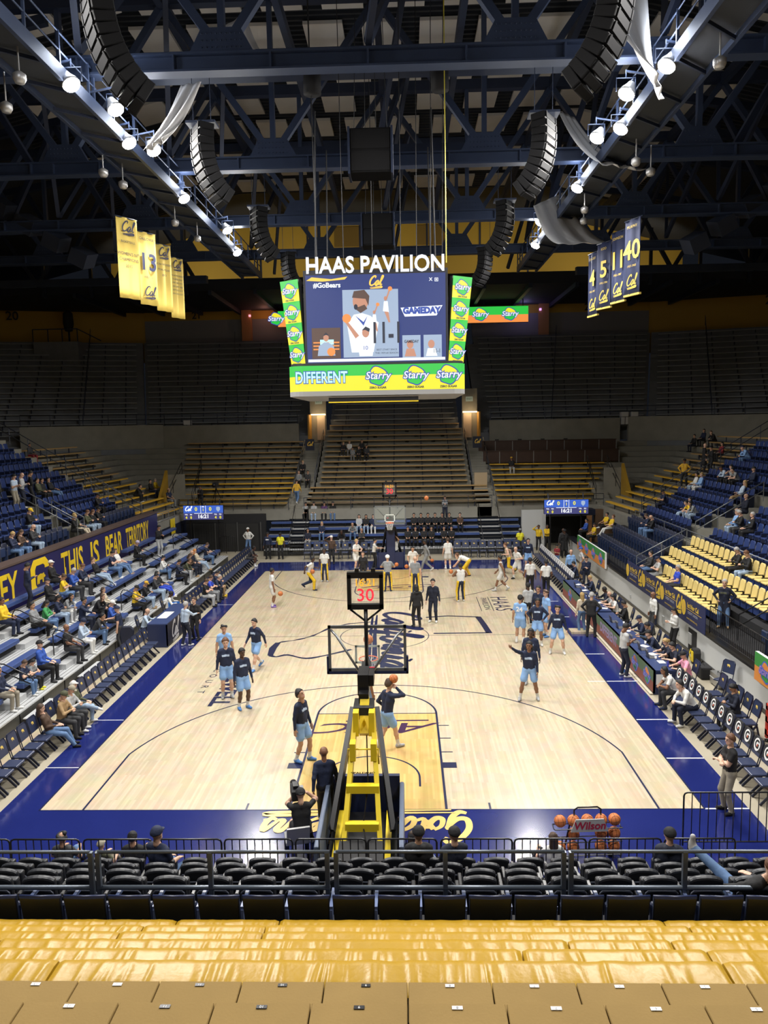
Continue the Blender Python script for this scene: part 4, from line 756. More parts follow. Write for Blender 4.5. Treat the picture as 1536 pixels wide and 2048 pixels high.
# roof trusses across the hall
def truss(y, idx, zb=19.9, zt=26.6, half=26):
    t = thing('roof_truss', '%s navy steel roof truss from the camera' % ORD[idx], None, (0, y, 0), kind='structure')
    ch = MB(); ch.box(-half, half, -.25, .25, zb+.22, zb+.28); ch.box(-half, half, -.25, .25, zb-.28, zb-.22); ch.box(-half, half, -.05, .05, zb-.22, zb+.22)
    ch.obj('bottom_chord', STEEL, t)
    for x in range(-24, 25, 3): MB().box(x-.03, x+.03, -.23, .23, zb-.22, zb+.22).obj('stiffener', STEEL, t)
    ch = MB().box(-half, half, -.22, .22, zt-.25, zt+.25); ch.obj('top_chord', STEELD, t)
    for x in (-22.5, -13.5, -4.5, 4.5, 13.5, 22.5):
        MB().beam((x, 0, zb+.3), (x-4.5, 0, zt-.2), .26, .30, up=(0, 1, 0)).obj('diagonal', STEEL, t)
        MB().beam((x, 0, zb+.3), (x+4.5, 0, zt-.2), .26, .30, up=(0, 1, 0)).obj('diagonal', STEEL, t)
        MB().beam((x, 0, zb+.3), (x, 0, zt-.2), .20, .28, up=(0, 1, 0)).obj('vertical', STEEL, t)
        MB().prism([(x-1.0, zb+.28), (x+1.0, zb+.28), (x+.6, zb+1.0), (x-.6, zb+1.0)], -.16, .16, 'xz').obj('gusset', STEEL, t)
        g = MB()
        for a in range(-4, 5):
            for b_ in range(3): g.ball((x+a*.15, -.17, zb+.42+b_*.2), .028, 5, 3)
        tag(g.obj('bolts', STEEL, t), None, kind='stuff')
    return t
for i, y in enumerate((8.4, 17.6, 26.7, 35.0)): truss(y, i)
# lengthwise members between the trusses
pl = thing('roof_bracing', 'dark lengthwise beams tying the roof trusses together', None, kind='structure')
for x in (-18, -9, 0, 9, 18):
    MB().box(x-.15, x+.15, -8, 52, 26.2, 26.7).obj('purlin', STEELD, pl)
    for y0, y1 in ((-.8, 8.4), (8.4, 17.6), (17.6, 26.7), (26.7, 35.0), (35, 44)):
        ym = (y0+y1)/2
        MB().beam((x, y0, 20.4), (x+1.5, ym, 26.2), .2, .22).obj('brace', STEELD, pl); MB().beam((x+1.5, ym, 26.2), (x, y1, 20.4), .2, .22).obj('brace', STEELD, pl)
for x in (-3.2, 3.2):
    MB().box(x-.12, x+.12, -4, 40, 22.9, 23.3).obj('purlin', STEELD, pl)
MB().box(-9, 9, 12.7, 13.3, 21.4, 22.3).obj('hoist_beam', STEELD, pl); MB().box(-6, 6, 22, 22.5, 21.4, 22.1).obj('hoist_beam', STEELD, pl)
for x in (-2.2, 2.4): MB().lathe([(.0, 0), (.32, 0), (.32, .75), (0, .75)], 12, (x, 12.5, 20.6)).obj('hoist_motor', BLACKM, pl)
# side roof structure over the stands
for s in (-1, 1):
    sr = thing('side_truss', 'dark steel framing above the %s stand' % ('left' if s < 0 else 'right'), None, kind='structure')
    for y in (10, 17.6, 26.7, 35, 43):
        MB().beam((s*14, y, 19.9), (s*42, y+4, 20.6), .4, .55).obj('rafter', STEEL, sr); MB().beam((s*14, y, 26.0), (s*42, y+4, 23.0), .3, .4).obj('rafter', STEELD, sr)
        for k in range(4):
            xa = 15+6.5*k; MB().beam((s*xa, y+(xa-14)/7, 20.0), (s*(xa+3.2), y+(xa-10.8)/7, 25.4-.35*k), .24, .26).obj('strut', STEELD, sr); MB().beam((s*(xa+6.4), y+(xa-7.6)/7, 20.2), (s*(xa+3.2), y+(xa-10.8)/7, 25.4-.35*k), .24, .26).obj('strut', STEELD, sr)
    for k in range(5):      # dark boxes under the side rafters
        a = 17.0+1.45*k; o = MB().box(-.5, .5, -.6, .6, -.42, .42).obj('acoustic_box', mat('slate_box', (.018, .025, .045), .6), sr, (s*a, 27.2, 18.3+.92*k)); o.rotation_euler = (.3, s*-.5, 0)
# ================================================================ catwalks and floodlights
LAMP = emat('floodlight_lens', (1, .97, .93), 60.0)
LAMPB = mat('cast_aluminium', (.55, .55, .56), .4, metal=.6)
SIDE = {-1: 'left', 1: 'right'}
for s in (-1, 1):
    c = thing('catwalk', 'navy steel catwalk carrying the %s row of floodlights' % SIDE[s], 'catwalk')
    x0 = s*9.2
    MB().box(x0-.55, x0+.55, -12, 36, 18.72, 18.8).obj('deck', mat('catwalk_grating', (.03, .035, .045), .7), c)
    for d in (-.6, .6):
        MB().box(x0+d-.06, x0+d+.06, -12, 36, 18.55, 18.95).obj('stringer', STEEL, c)
        for z in (19.35, 19.85): MB().tube([(x0+d, -12, z), (x0+d, 36, z)], .03).obj('handrail', STEEL, c)
    for i in range(25):
        y = -12+2*i
        for d in (-.6, .6): MB().box(x0+d-.035, x0+d+.035, y-.035, y+.035, 18.9, 19.88).obj('post', STEEL, c)
    for i in range(0, 24, 1): MB().beam((x0-.6, -12+2*i, 18.6), (x0+.6, -11+2*i, 18.6), .06, .1).obj('lattice', STEELD, c)
    for y in (8.4, 17.6, 26.7, 35.0):
        for d in (-.6, .6): MB().beam((x0+d, y, 18.8), (x0+d, y, 20.2), .08, .08).obj('hanger', STEEL, c)
lens_prof = [(0, -.05), (.15, -.035), (.23, .0), (.25, .05)]
hood_prof = [(.25, .05), (.27, .06), (.25, .14), (.15, .32), (.11, .44), (0, .45)]
lm = MB().lathe(lens_prof, 16).mesh('lens', LAMP); hm = MB().lathe(hood_prof, 16).mesh('reflector', LAMPB)
ym = MB().tube([(-.29, 0, .12), (-.29, 0, .5), (.29, 0, .5), (.29, 0, .12)], .02, 5).tube([(0, 0, .5), (0, 0, .75)], .02, 5).mesh('yoke', STEEL)
for s in (-1, 1):
    for i, y in enumerate(FLOOD_Y):
        x = s*(FLOOD_X+(.5 if i % 2 else -.1)); tgt = (-s*2.0, min(26, max(-9, y*.9-3.5)), 0)
        t = thing('floodlight', '%s bright floodlight along the %s catwalk, counted from the camera' % (ORD[i], SIDE[s]), 'floodlight', (x, y, FLOOD_Z), group='catwalk floodlights')
        d = Vector(tgt)-Vector((x, y, FLOOD_Z)); q = d.to_track_quat('-Z', 'Y').to_euler()
        for n_, me in (('lens', lm), ('reflector', hm)): o = put(n_, me, t); o.rotation_euler = q
        put('yoke', ym, t); MB().beam((0, 0, .7), (s*.9, 0, .55), .05, .05).obj('bracket', STEEL, t)
        flood(x, y, FLOOD_Z, tgt, FLOOD_W, t)
# small hanging dome lamps (unlit)
for i, (x, y) in enumerate(((-9.0, 4.4), (-10.3, 6.2), (-9.8, 12.0), (-9.6, 13.4), (-9.3, 19), (-9.1, 22), (10.8, 4.0), (9.3, 4.8), (9.4, 12.4), (10.3, 13.6), (9.0, 18.6), (9.4, 20.5))):
    t = thing('dome_lamp', 'small unlit white dome lamp under the %s catwalk, %s from the camera' % (SIDE[1 if x > 0 else -1], ORD[i % 6]), 'lamp', (x, y, 17.9), group='unlit dome lamps under the catwalks')
    MB().lathe([(0, -.1), (.12, -.1), (.17, 0), (.17, .12), (.05, .2), (0, .2)], 12).obj('shade', LAMPB, t); MB().tube([(0, 0, .2), (0, 0, 1.0)], .025, 5).obj('stem', LAMPB, t)
# ================================================================ line-array loudspeakers
SPK = mat('speaker_black', (.006, .006, .007), .75, spec=.2); GRL = mat('speaker_grille', (.009, .009, .010), .85, spec=.2)
cab = MB().prism([(-.5, -.112), (.5, -.112), (.5, .112), (-.5, .112)], -.25, .25, 'xz').mesh('cabinet', SPK); bevel(cab, .02, 1)
grl = MB().box(-.42, .42, -.27, -.25, -.09, .09).box(-.44, -.36, -.29, -.27, -.1, .1).box(.36, .44, -.29, -.27, -.1, .1).mesh('grille', GRL)
for s in (-1, 1):
    for i, (y, n, zt) in enumerate(((1.6, 13, 18.95), (10.5, 11, 18.75), (20.5, 10, 18.75), (29.5, 9, 18.65))):
        t = thing('line_array', '%s curved black loudspeaker array from the camera, %s side' % (ORD[i], SIDE[s]), 'loudspeaker', (s*5.75, y, zt), group='hanging loudspeaker arrays')
        yaw = s*math.radians(58); ang = 0.0; p = Vector((0, 0, 0)); R0 = Matrix.Rotation(yaw, 4, 'Z')
        for k in range(n):
            ang = math.radians(-4+62*(k/(n-1))**1.5)
            Mk = Matrix.Translation(p) @ R0 @ Matrix.Rotation(ang, 4, 'X')
            o = put('cabinet', cab, t); o.matrix_local = Mk
            g = put('grille', grl, o)
            p = p + (R0 @ Matrix.Rotation(ang, 4, 'X')).to_3x3() @ Vector((0, 0, -.236))
        MB().box(-.5, .5, -.3, .3, .14, .22).tube([(-.3, 0, .2), (-.3, 0, 2.0)], .012, 4).tube([(.3, 0, .2), (.3, 0, 2.0)], .012, 4).obj('rigging_frame', STEELD, t)
for i, (x, y, z, w_, h) in enumerate(((-.12, 12.3, 17.65, 1.45, 1.5), (-.2, 21.5, 17.2, 1.45, 1.45))):
    t = thing('subwoofer_cluster', '%s black speaker cluster hanging over midcourt' % ('square' if i == 0 else 'smaller'), 'loudspeaker', (x, y, z))
    MB().box(-w_/2, w_/2, -.5, .5, 0, h).obj('cabinet', SPK, t)
    for a in range(2): MB().box(-w_/2+.04, w_/2-.04, -.53, -.5, .05+a*h/2, h/2-.05+a*h/2).obj('grille', GRL, t)
    [MB().box(sx*(w_/2+.04)-.04, sx*(w_/2+.04)+.04, -.55, .5, -.05, h+.05).obj('side_frame', STEELD, t) for sx in (-1, 1)]
    for a in (-.6, -.2, .2, .6): MB().tube([(a, 0, h), (a*.8, 0, h+4)], .012, 4).obj('cable', BLACKM, t)
# rigging cables
cb = thing('rigging_cables', 'thin vertical rigging cables above the centre scoreboard', 'cable', (0, 0, 0))
for x, y in ((-2.2, 12.6), (-1.2, 12.4), (.9, 12.4), (2.0, 12.4), (2.6, 16.2), (-2.6, 16.2), (-.2, 14), (1.5, 13.6)): MB().tube([(x, y, 14.6), (x*1.05, y, 26.2)], .014, 4).obj('cable', BLACKM, cb)
MB().tube([(2.55, 12, 14.5), (2.5, 11.6, 26)], .018, 4).obj('cable', mat('yellow_cable', (.5, .42, .03), .5), cb)
# white drapes in the roof
VEIL = mat('white_scrim_fabric', (.55, .55, .56), .7)
def drape(label, a, b, c, d, sag, folds):
    mb = MB(); n = 22; m_ = 12; vs = []
    for i in range(n+1):
        for j in range(m_+1):
            u, v = i/n, j/m_
            p = Vector(a)*(1-u)*(1-v)+Vector(b)*u*(1-v)+Vector(c)*u*v+Vector(d)*(1-u)*v
            p.z -= sag*4*u*(1-u)*(.4+.6*v); p.y += .16*math.sin(v*folds*6.28+u*4)*(.3+u)
            vs.append(p)
    mb.add(vs, [(i*(m_+1)+j, (i+1)*(m_+1)+j, (i+1)*(m_+1)+j+1, i*(m_+1)+j+1) for i in range(n) for j in range(m_)], 0, True)
    o = mb.obj('drape', VEIL); tag(o, label, 'drape'); md = o.modifiers.new('thickness', 'SOLIDIFY'); md.thickness = .01
drape('white fabric drape sagging above the right catwalk near the top', (5.4, 4.6, 20.8), (7.6, 4.6, 17.6), (8.4, 6.5, 17.7), (7.8, 6.2, 20.6), .5, 2)
drape('long white drape hanging right of the second speaker array', (7.4, 16.6, 21.4), (8.2, 13.5, 18.3), (10.6, 15.2, 18.5), (8.2, 17.0, 21.2), .5, 3)
drape('white drape sagging low in front of the yellow gable', (7.4, 22.5, 19.2), (8.2, 20.5, 16.9), (11.8, 21.5, 17.2), (9.0, 23.2, 20.0), .9, 3)
drape('white drape strip hanging under the left catwalk', (-5.9, 8.6, 19.4), (-6.9, 7.9, 17.2), (-6.2, 7.5, 17.4), (-5.2, 8.4, 19.4), .2, 2)
drape('small white drape high on the left by the roof panels', (-5.6, 12.5, 22.8), (-4.2, 12.5, 21.6), (-3.9, 12.8, 22.2), (-4.6, 12.8, 23.6), .3, 2)
# ================================================================ hanging honour banners
BY = mat('banner_gold_cloth', (.78, .58, .13), .7); BN = mat('banner_navy_cloth', (.02, .03, .09), .7)
def hang_banner(label, x, y, z, w_, h, yaw, cloth, ink, lines, num):
    t = thing('honour_banner', label, 'banner', (x, y, z), yaw, group='hanging honour banners')
    mb = MB(); n = 10
    vs = [((u/n-.5)*w_, .04*math.sin(u*1.1), -h*v/8) for v in range(9) for u in range(n+1)]
    mb.add(vs, [(v*(n+1)+u, v*(n+1)+u+1, (v+1)*(n+1)+u+1, (v+1)*(n+1)+u) for v in range(8) for u in range(n)], 0, True)
    o = mb.obj('cloth', cloth, t); md = o.modifiers.new('thickness', 'SOLIDIFY'); md.thickness = .015
    if cloth is BN: MB().box(-w_/2, w_/2, -.05, .05, -h-.05, -h+.03).obj('hem', BY, t)
    MB().tube([(-w_/2-.05, 0, 0), (w_/2+.05, 0, 0)], .03, 6).obj('rod', STEELD, t)
    def tx(s, zz, size, **k): letters(s, (0, -.07, zz), (1, 0, 0), (0, 0, 1), size, ink, t, **k)
    if num: tx(num, -h*.42, w_*1.05, bold=.02)
    for zz, s, sz in lines: tx(s, -h*zz, sz)
    sc = script_mb('Cal', .12, swash=True); k = w_*.42; sc.xf(Matrix.Diagonal((k, k, 1, 1))); flat('script_emblem', sc, ink, (0, -.072, -h*(.12 if not num else .82)), (1, 0, 0), (0, 0, 1), t)
INKN = mat('navy_ink', (.015, .02, .07), .6)
INKY = mat('yellow_ink', (.75, .55, .1), .6)
hang_banner('gold championship banner, highest and leftmost of the left four', -9.75, 13.9, 16.85, .95, 3.05, 1.02, BY, INKN, ((.3, 'BASKETBALL', .12), (.45, "WOMEN'S NIT", .16), (.52, 'CHAMPIONS', .16), (.6, '2010', .16)), None)
hang_banner('gold banner with a navy 13 among the left banners', -10.08, 17.2, 17.1, .95, 3.05, 1.05, BY, INKN, ((.1, 'GALLOWAY', .16), (.62, '1978-1981', .13)), '13')
hang_banner('gold final four banner, third of the left banners', -10.3, 20.1, 17.25, .95, 3.05, 1.05, BY, INKN, ((.3, "NCAA WOMEN'S", .13), (.38, 'FINAL FOUR', .13), (.46, '2013', .13)), None)
hang_banner('gold tournament banner, lowest of the left banners', -10.8, 23.9, 17.45, .95, 3.05, 1.1, BY, INKN, tuple((.3+.06*i, s, .11) for i, s in enumerate(("NCAA WOMEN'S", 'TOURNAMENT', '1990 1992 1993', '2006 2007 2008', '2009 2012 2013', '2014 2015 2017'))), None)
hang_banner('navy banner with a gold 40, highest of the right banners', 10.4, 16.0, 16.85, 1.0, 3.0, -1.18, BN, INKY, ((.1, 'MURPHY', .16), (.62, '1957-1960', .13)), '40')
hang_banner('navy banner with a gold number eleven, second of the right banners', 10.43, 18.2, 16.9, 1.0, 3.0, -1.2, BN, INKY, ((.1, 'JOHNSON', .16), (.62, '1983-1987', .13)), '11')
hang_banner('navy banner with a gold number five, third of the right banners', 10.45, 20.7, 17.0, 1.0, 3.0, -1.12, BN, INKY, ((.1, 'KIDD', .16), (.62, '1992-1994', .13)), '5')
hang_banner('navy banner with a gold 4, lowest of the right banners', 10.3, 22.2, 16.85, 1.0, 3.0, -1.32, BN, INKY, ((.1, 'GRIGSBY', .16), (.62, '1992-1997', .13)), '4')
# ================================================================ centre scoreboard
E_NAVY = emat('screen_navy', (.016, .034, .165), 1.0); E_GRN = emat('screen_green', (.03, .50, .06), 1.0); E_YEL = emat('screen_yellow', (.80, .72, .03), 1.0)
E_WHT = emat('screen_white', (.80, .84, .9), 1.0); E_GOLD = emat('screen_gold', (.85, .52, .08), 1.1); E_LB = emat('screen_pale_blue', (.36, .46, .62), .85)
E_SKIN = emat('screen_skin', (.55, .26, .17), .9); E_DK = emat('screen_dark', (.015, .02, .04), 1.0); E_ORG = emat('screen_orange', (.8, .26, .06), 1.0); E_CYAN = emat('screen_cyan', (.45, .85, .9), 1.1); E_BLUE = emat('screen_logo_blue', (.03, .07, .35), 1.0); E_BRN = emat('screen_brown', (.09, .05, .04), 1.0)
def poly(mb, pts, z, m): return mb.add([(p[0], p[1], z) for p in pts], [tuple(range(len(pts)))], m)
def disc(mb, cx, cy, rx, ry, z, m, n=18): return poly(mb, [(cx+rx*math.cos(2*math.pi*i/n), cy+ry*math.sin(2*math.pi*i/n)) for i in range(n)], z, m)
def starry(t, loc, right, up, k, base=None):
    """lemon-lime drink emblem: half yellow, half green fruit blob with a white word across"""
    mb = MB(); blob = lambda r: [(r*(1+.09*math.cos(3*a+.5)+.06*math.sin(5*a))*math.cos(a), r*1.02*(1+.08*math.sin(4*a))*math.sin(a)) for a in [2*math.pi*i/24 for i in range(24)]]
    poly(mb, blob(.5), 0, 0); poly(mb, blob(.44), .003, 1); b = [p for p in blob(.44) if p[1] < -.02]; poly(mb, [(-.42, -.02)]+b+[(.42, -.02)], .005, 2)
    mb.xf(Matrix.Scale(k, 4)); flat('fruit_emblem', mb, [E_BLUE, E_YEL, E_GRN] if base is None else [base[0], base[1], base[2]], loc, right, up, t)
    n = Vector(right).normalized().cross(Vector(up).normalized())
    l1 = Vector(loc)+n*.012; l2 = Vector(loc)+n*.018
    letters('Starry', l1, right, up, k*.52, E_BLUE if base is None else base[0], t, bold=.045*k, sx=1.0, shear=.2)
    letters('Starry', l2, right, up, k*.52, E_WHT if base is None else base[3], t, bold=.006*k, sx=1.0, shear=.2)
sb = thing('scoreboard', 'big centre-hung video scoreboard over midcourt', 'scoreboard', (-.03, 14.4, 0))
BODY = mat('scoreboard_case', (.012, .013, .018), .6)
MB().box(-2.62, 2.62, -2.55, 2.55, 10.6, 14.3).obj('case', BODY, sb)
for r in range(4):
    q = Matrix.Rotation(r*math.pi/2, 4, 'Z')
    MB().box(-2.53, 2.53, -2.62, -2.56, 10.98, 14.12).obj('screen', E_NAVY, sb).matrix_local = q
    # slanted corner panel strip
    A, B = Vector((-2.82, -2.55, 14.02)), Vector((-3.55, -2.05, 14.02)); C, D = Vector((-3.2, -2.1, 10.95)), Vector((-2.62, -2.55, 10.95))
    for h in range(2 if r in (0, 2) else 0):     # one strip at each side of the face
        if h: A, B, C, D = [Vector((-p.x, p.y, p.z)) for p in (A, B, C, D)]
        for k in range(4):
            for half, m_ in ((0, E_GRN), (1, E_YEL)):
                f0, f1 = (k+half*.45)/4, (k+.45+half*.55)/4
                mb = MB().add([A.lerp(D, f0), B.lerp(C, f0), B.lerp(C, f1), A.lerp(D, f1)], [(0, 1, 2, 3)])
                mb.obj('corner_panel', m_, sb).matrix_local = q
        n = (B-A).cross(D-A); n.normalize()
        if n.y > 0: n = -n
        if r == 0:
            rt = (A-B if h == 0 else B-A); up = (A-D)
            for k in range(4):
                c_ = (A.lerp(D, (k+.5)/4)+B.lerp(C, (k+.5)/4))/2+n*.02
                u2 = up-rt.normalized()*up.dot(rt.normalized())
                starry(sb, c_, rt, u2, .55)
                letters('ZERO SUGAR', c_+Vector((0, -.01, -.34)), rt, u2, .07, E_DK, sb, bold=.004)
        cp = MB().add([p-n*.06 for p in (A, B, C, D)]+[p-n*.2 for p in (A, B, C, D)], [(0, 1, 2, 3), (7, 6, 5, 4), (0, 4, 5, 1), (1, 5, 6, 2), (2, 6, 7, 3), (3, 7, 4, 0)]); cp.obj('panel_back', BODY, sb).matrix_local = q
ring = lambda e, rr: [(math.copysign(e-rr, sx)+rr*math.cos(a), math.copysign(e-rr, sy)+rr*math.sin(a)) for sx, sy, a0 in ((1, 1, 0), (-1, 1, 90), (-1, -1, 180), (1, -1, 270)) for a in [math.radians(a0+90*i/6) for i in range(7)]]
R1 = ring(3.2, .55); n = len(R1)
mb = MB()
for (za, zb, m_) in ((9.95, 10.48, 1), (10.48, 10.86, 0)): mb.add([(x, y, z) for z in (za, zb) for x, y in R1], [(i, (i+1) % n, n+(i+1) % n, n+i) for i in range(n)], m_)
mb.obj('ribbon_display', [E_GRN, E_YEL], sb)
MB().prism(R1, 9.78, 9.95).obj('ribbon_base', mat('grey_case', (.25, .25, .25), .6), sb); MB().prism(ring(3.15, .55), 10.87, 10.95).obj('ribbon_top', BODY, sb)
MB().box(-1.75, 1.5, -3.05, -2.4, 9.55, 9.72).obj('truss_tray', BLACKM, sb); MB().box(-1.75, 1.5, -3.08, -3.05, 9.53, 9.57).obj('tray_edge', YELLOW, sb)
fr = -3.225
o = letters('DIFFERENT', (-1.98, fr, 10.42), (1, 0, 0), (0, 0, 1), .56, E_BLUE, sb, bold=.04, sx=.68); letters('DIFFERENT', (-1.98, fr-.01, 10.42), (1, 0, 0), (0, 0, 1), .56, E_CYAN, sb, bold=.012, sx=.68)
for x in (0.05, 1.4, 2.58): starry(sb, (x, fr, 10.46), (1, 0, 0), (0, 0, 1), .70); letters('ZERO SUGAR', (x, fr-.005, 10.04), (1, 0, 0), (0, 0, 1), .1, E_DK, sb, bold=.005)
# letters on the top edge
WLET = emat('lit_white_letter', (.75, .78, .85), 1.0)
x = -2.5; me = text_mesh('HAAS PAVILION', .82, mat_=WLET, extrude=.06, bold=.015); wd = max(v.co.x for v in me.vertices)-min(v.co.x for v in me.vertices)
letters('HAAS PAVILION', (0, -2.5, 14.45), (1, 0, 0), (0, 0, 1), .82, WLET, sb, extrude=.06, bold=.015, sx=5.0/wd)
MB().box(-2.6, 2.6, -2.48, -2.42, 14.1, 14.2).obj('letter_rail', BODY, sb)
# picture on the front screen
F0 = -2.63
def sp(pts, dz, m_, name='screen_graphic'):
    mb = MB(); poly(mb, pts, 0, 0); return flat(name, mb, m_, (0, F0-.004*dz, 12.55), (1, 0, 0), (0, 0, 1), sb)
def rect(x0, x1, y0, y1): return [(x0, y0), (x1, y0), (x1, y1), (x0, y1)]
def ell(cx, cy, rx, ry, n=16, a0=0): return [(cx+rx*math.cos(a0+2*math.pi*i/n), cy+ry*math.sin(a0+2*math.pi*i/n)) for i in range(n)]
def stx(s, x, y, size, m_, dz=6, **k): return letters(s, (x, F0-.004*dz, 12.55+y), (1, 0, 0), (0, 0, 1), size, m_, sb, 'screen_lettering', **k)
sp(rect(-1.2, .82, -1.38, 1.03), 1, E_LB)
stx('#GoBears', -1.75, 1.2, .24, E_WHT, bold=.008); sc = script_mb('Cal', .17, swash=True); sc.xf(Matrix.Diagonal((.33, .33, 1, 1))); flat('screen_lettering', sc, E_GOLD, (0, F0-.02, 13.85), (1, 0, 0), (0, 0, 1), sb)
sp([(-2.5, 1.38), (-2.3, 1.5), (-1.6, 1.42), (-1.0, 1.5), (-1.1, 1.4), (-1.9, 1.34)], 2, E_GOLD)
stx('11-1', .38, -.55, 1.05, E_DK, bold=.02, sx=.62); stx('BEST START SINCE', .38, -1.12, .09, E_DK); stx('THE 1959-60 SEASON', .38, -1.24, .09, E_DK)
sp(ell(-.55, .62, .28, .36), 2, E_SKIN); sp([(-.85, .75), (-.78, .98), (-.4, 1.02), (-.22, .8), (-.26, .45), (-.36, .7)], 3, E_BRN); sp([(-.78, .38), (-.55, .2), (-.3, .35), (-.4, .5), (-.62, .42)], 3, E_BRN); sp(ell(-.72, .42, .07, .1), 4, E_DK)
sp([(-1.05, -.2), (-.8, .15), (-.5, .2), (-.2, .1), (.1, -.15), (-.1, -1.2), (-.9, -1.2)], 2, E_WHT); sp([(-.75, .12), (-.45, -.25), (-.3, .1), (-.45, -.12)], 3, E_BLUE)
sp([(-1.1, .0), (-1.16, -.05), (-.75, -.7), (-.62, -.6)], 4, E_SKIN); sp(ell(-1.06, .02, .16, .16), 5, E_ORG)
sp(ell(-.38, -.5, .13, .17), 5, E_SKIN); sp([(-.52, -.42), (-.38, -.28), (-.22, -.36), (-.25, -.48), (-.4, -.4)], 6, E_DK); sp([(-.7, -.7), (-.3, -.68), (-.08, -.85), (-.14, -1.34), (-.62, -1.34)], 5, E_WHT); stx('10', -.4, -1.05, .2, E_BLUE, 8)
for (cx, cy, kk) in ((.36, .7, 1.0), (-.06, .22, .8)):
    sp([(cx-.06*kk, cy-.1*kk), (cx+.08*kk, cy-.1*kk), (cx+.12*kk, cy-.5*kk), (cx-.1*kk, cy-.45*kk)], 4, E_WHT); sp(ell(cx, cy, .06*kk, .08*kk), 5, E_SKIN); sp([(cx+.05*kk, cy-.05*kk), (cx+.18*kk, cy+.3*kk), (cx+.12*kk, cy+.3*kk), (cx-.02*kk, cy-.08*kk)], 5, E_SKIN); sp(ell(cx+.17*kk, cy+.34*kk, .08*kk, .08*kk), 6, E_ORG); sp([(cx-.05*kk, cy-.46*kk), (cx+.1*kk, cy-.48*kk), (cx+.16*kk, cy-.85*kk), (cx+.1*kk, cy-.85*kk)], 5, E_SKIN)
sp([(.9, .36), (2.42, .42), (2.2, .06), (1.05, .04)], 2, E_WHT); stx('GAMEDAY', 1.66, .24, .3, E_BLUE, bold=.02, sx=.95)
sp(rect(-2.35, -1.3, -1.4, -.3), 2, E_BRN)
for i in range(3): sp(rect(-2.3, -1.35, -.85-.12*i, -.8-.12*i), 3, E_ORG)
sp(rect(-2.05, -1.55, -.9, -.72), 3, E_CYAN); sp([(-2.15, -1.3), (-2.1, -.95), (-1.9, -.82), (-1.75, -.82), (-1.55, -.95), (-1.5, -1.3)], 4, E_LB); sp(ell(-1.83, -.65, .1, .14), 5, E_SKIN); sp([(-1.95, -.6), (-1.83, -.46), (-1.7, -.6), (-1.83, -.55)], 6, E_DK); sp(ell(-1.65, -1.16, .15, .15), 6, E_ORG)
for x0 in (.95, 1.72):
    sp(rect(x0, x0+.66, -1.42, -.62), 2, E_LB); sp(ell(x0+.28, -.95, .12, .15), 3, E_SKIN); sp([(x0+.08, -1.38), (x0+.15, -1.1), (x0+.42, -1.1), (x0+.5, -1.38)], 3, E_WHT if x0 > 1 else E_SKIN)
stx('GAMEDAY', 1.28, -.85, .14, E_DK, 7, sx=.8, bold=.004); stx('11-1', 2.2, -1.2, .22, E_DK, 7, sx=.7)
sp([(-2.5, -1.52), (2.5, -1.52), (2.5, -1.42), (-2.5, -1.42)], 1, E_WHT)
stx('X', 2.0, 1.33, .16, E_WHT, bold=.005); sp(rect(2.14, 2.27, 1.26, 1.39), 3, E_WHT); sp(rect(2.16, 2.25, 1.28, 1.37), 4, E_NAVY); sp(ell(2.205, 1.325, .03, .03, 10), 5, E_WHT)
for x, y in ((-2.2, -2.2), (2.2, -2.2), (-2.2, 2.2), (2.2, 2.2)): MB().tube([(x, y, 14.2), (x*.95, y*.9, 20)], .03, 5).obj('suspension_cable', BLACKM, sb)
# small ribbon displays on the far upper rail, left and right of the scoreboard
for s, x0, x1 in ((-1, -11.5, -5.5), (1, 4.5, 13.2)):
    t = thing('ribbon_board', 'green and orange ribbon board on the far %s wall behind the scoreboard' % SIDE[s], 'display', (0, 60.5, 18.4))
    MB().box(x0, x1, 0, .3, 0, 1.6).obj('case', BODY, t); MB().box(x0, x1, -.02, 0, .75, 1.55).obj('screen', E_GRN, t); MB().box(x0, x1, -.02, 0, .02, .75).obj('screen', E_ORG, t)
    for k in range(3): starry(t, (x0+1.1+k*2.9 if s > 0 else x1-1.0-k*2.6, -.03, .82), (1, 0, 0), (0, 0, 1), 1.25)
    for k in range(3): MB().tube([(x0+.5+k*(x1-x0-1)/2, .15, 1.6), (x0+.5+k*(x1-x0-1)/2, .15, 2.3)], .05, 5).obj('hanger', STEELD, t)
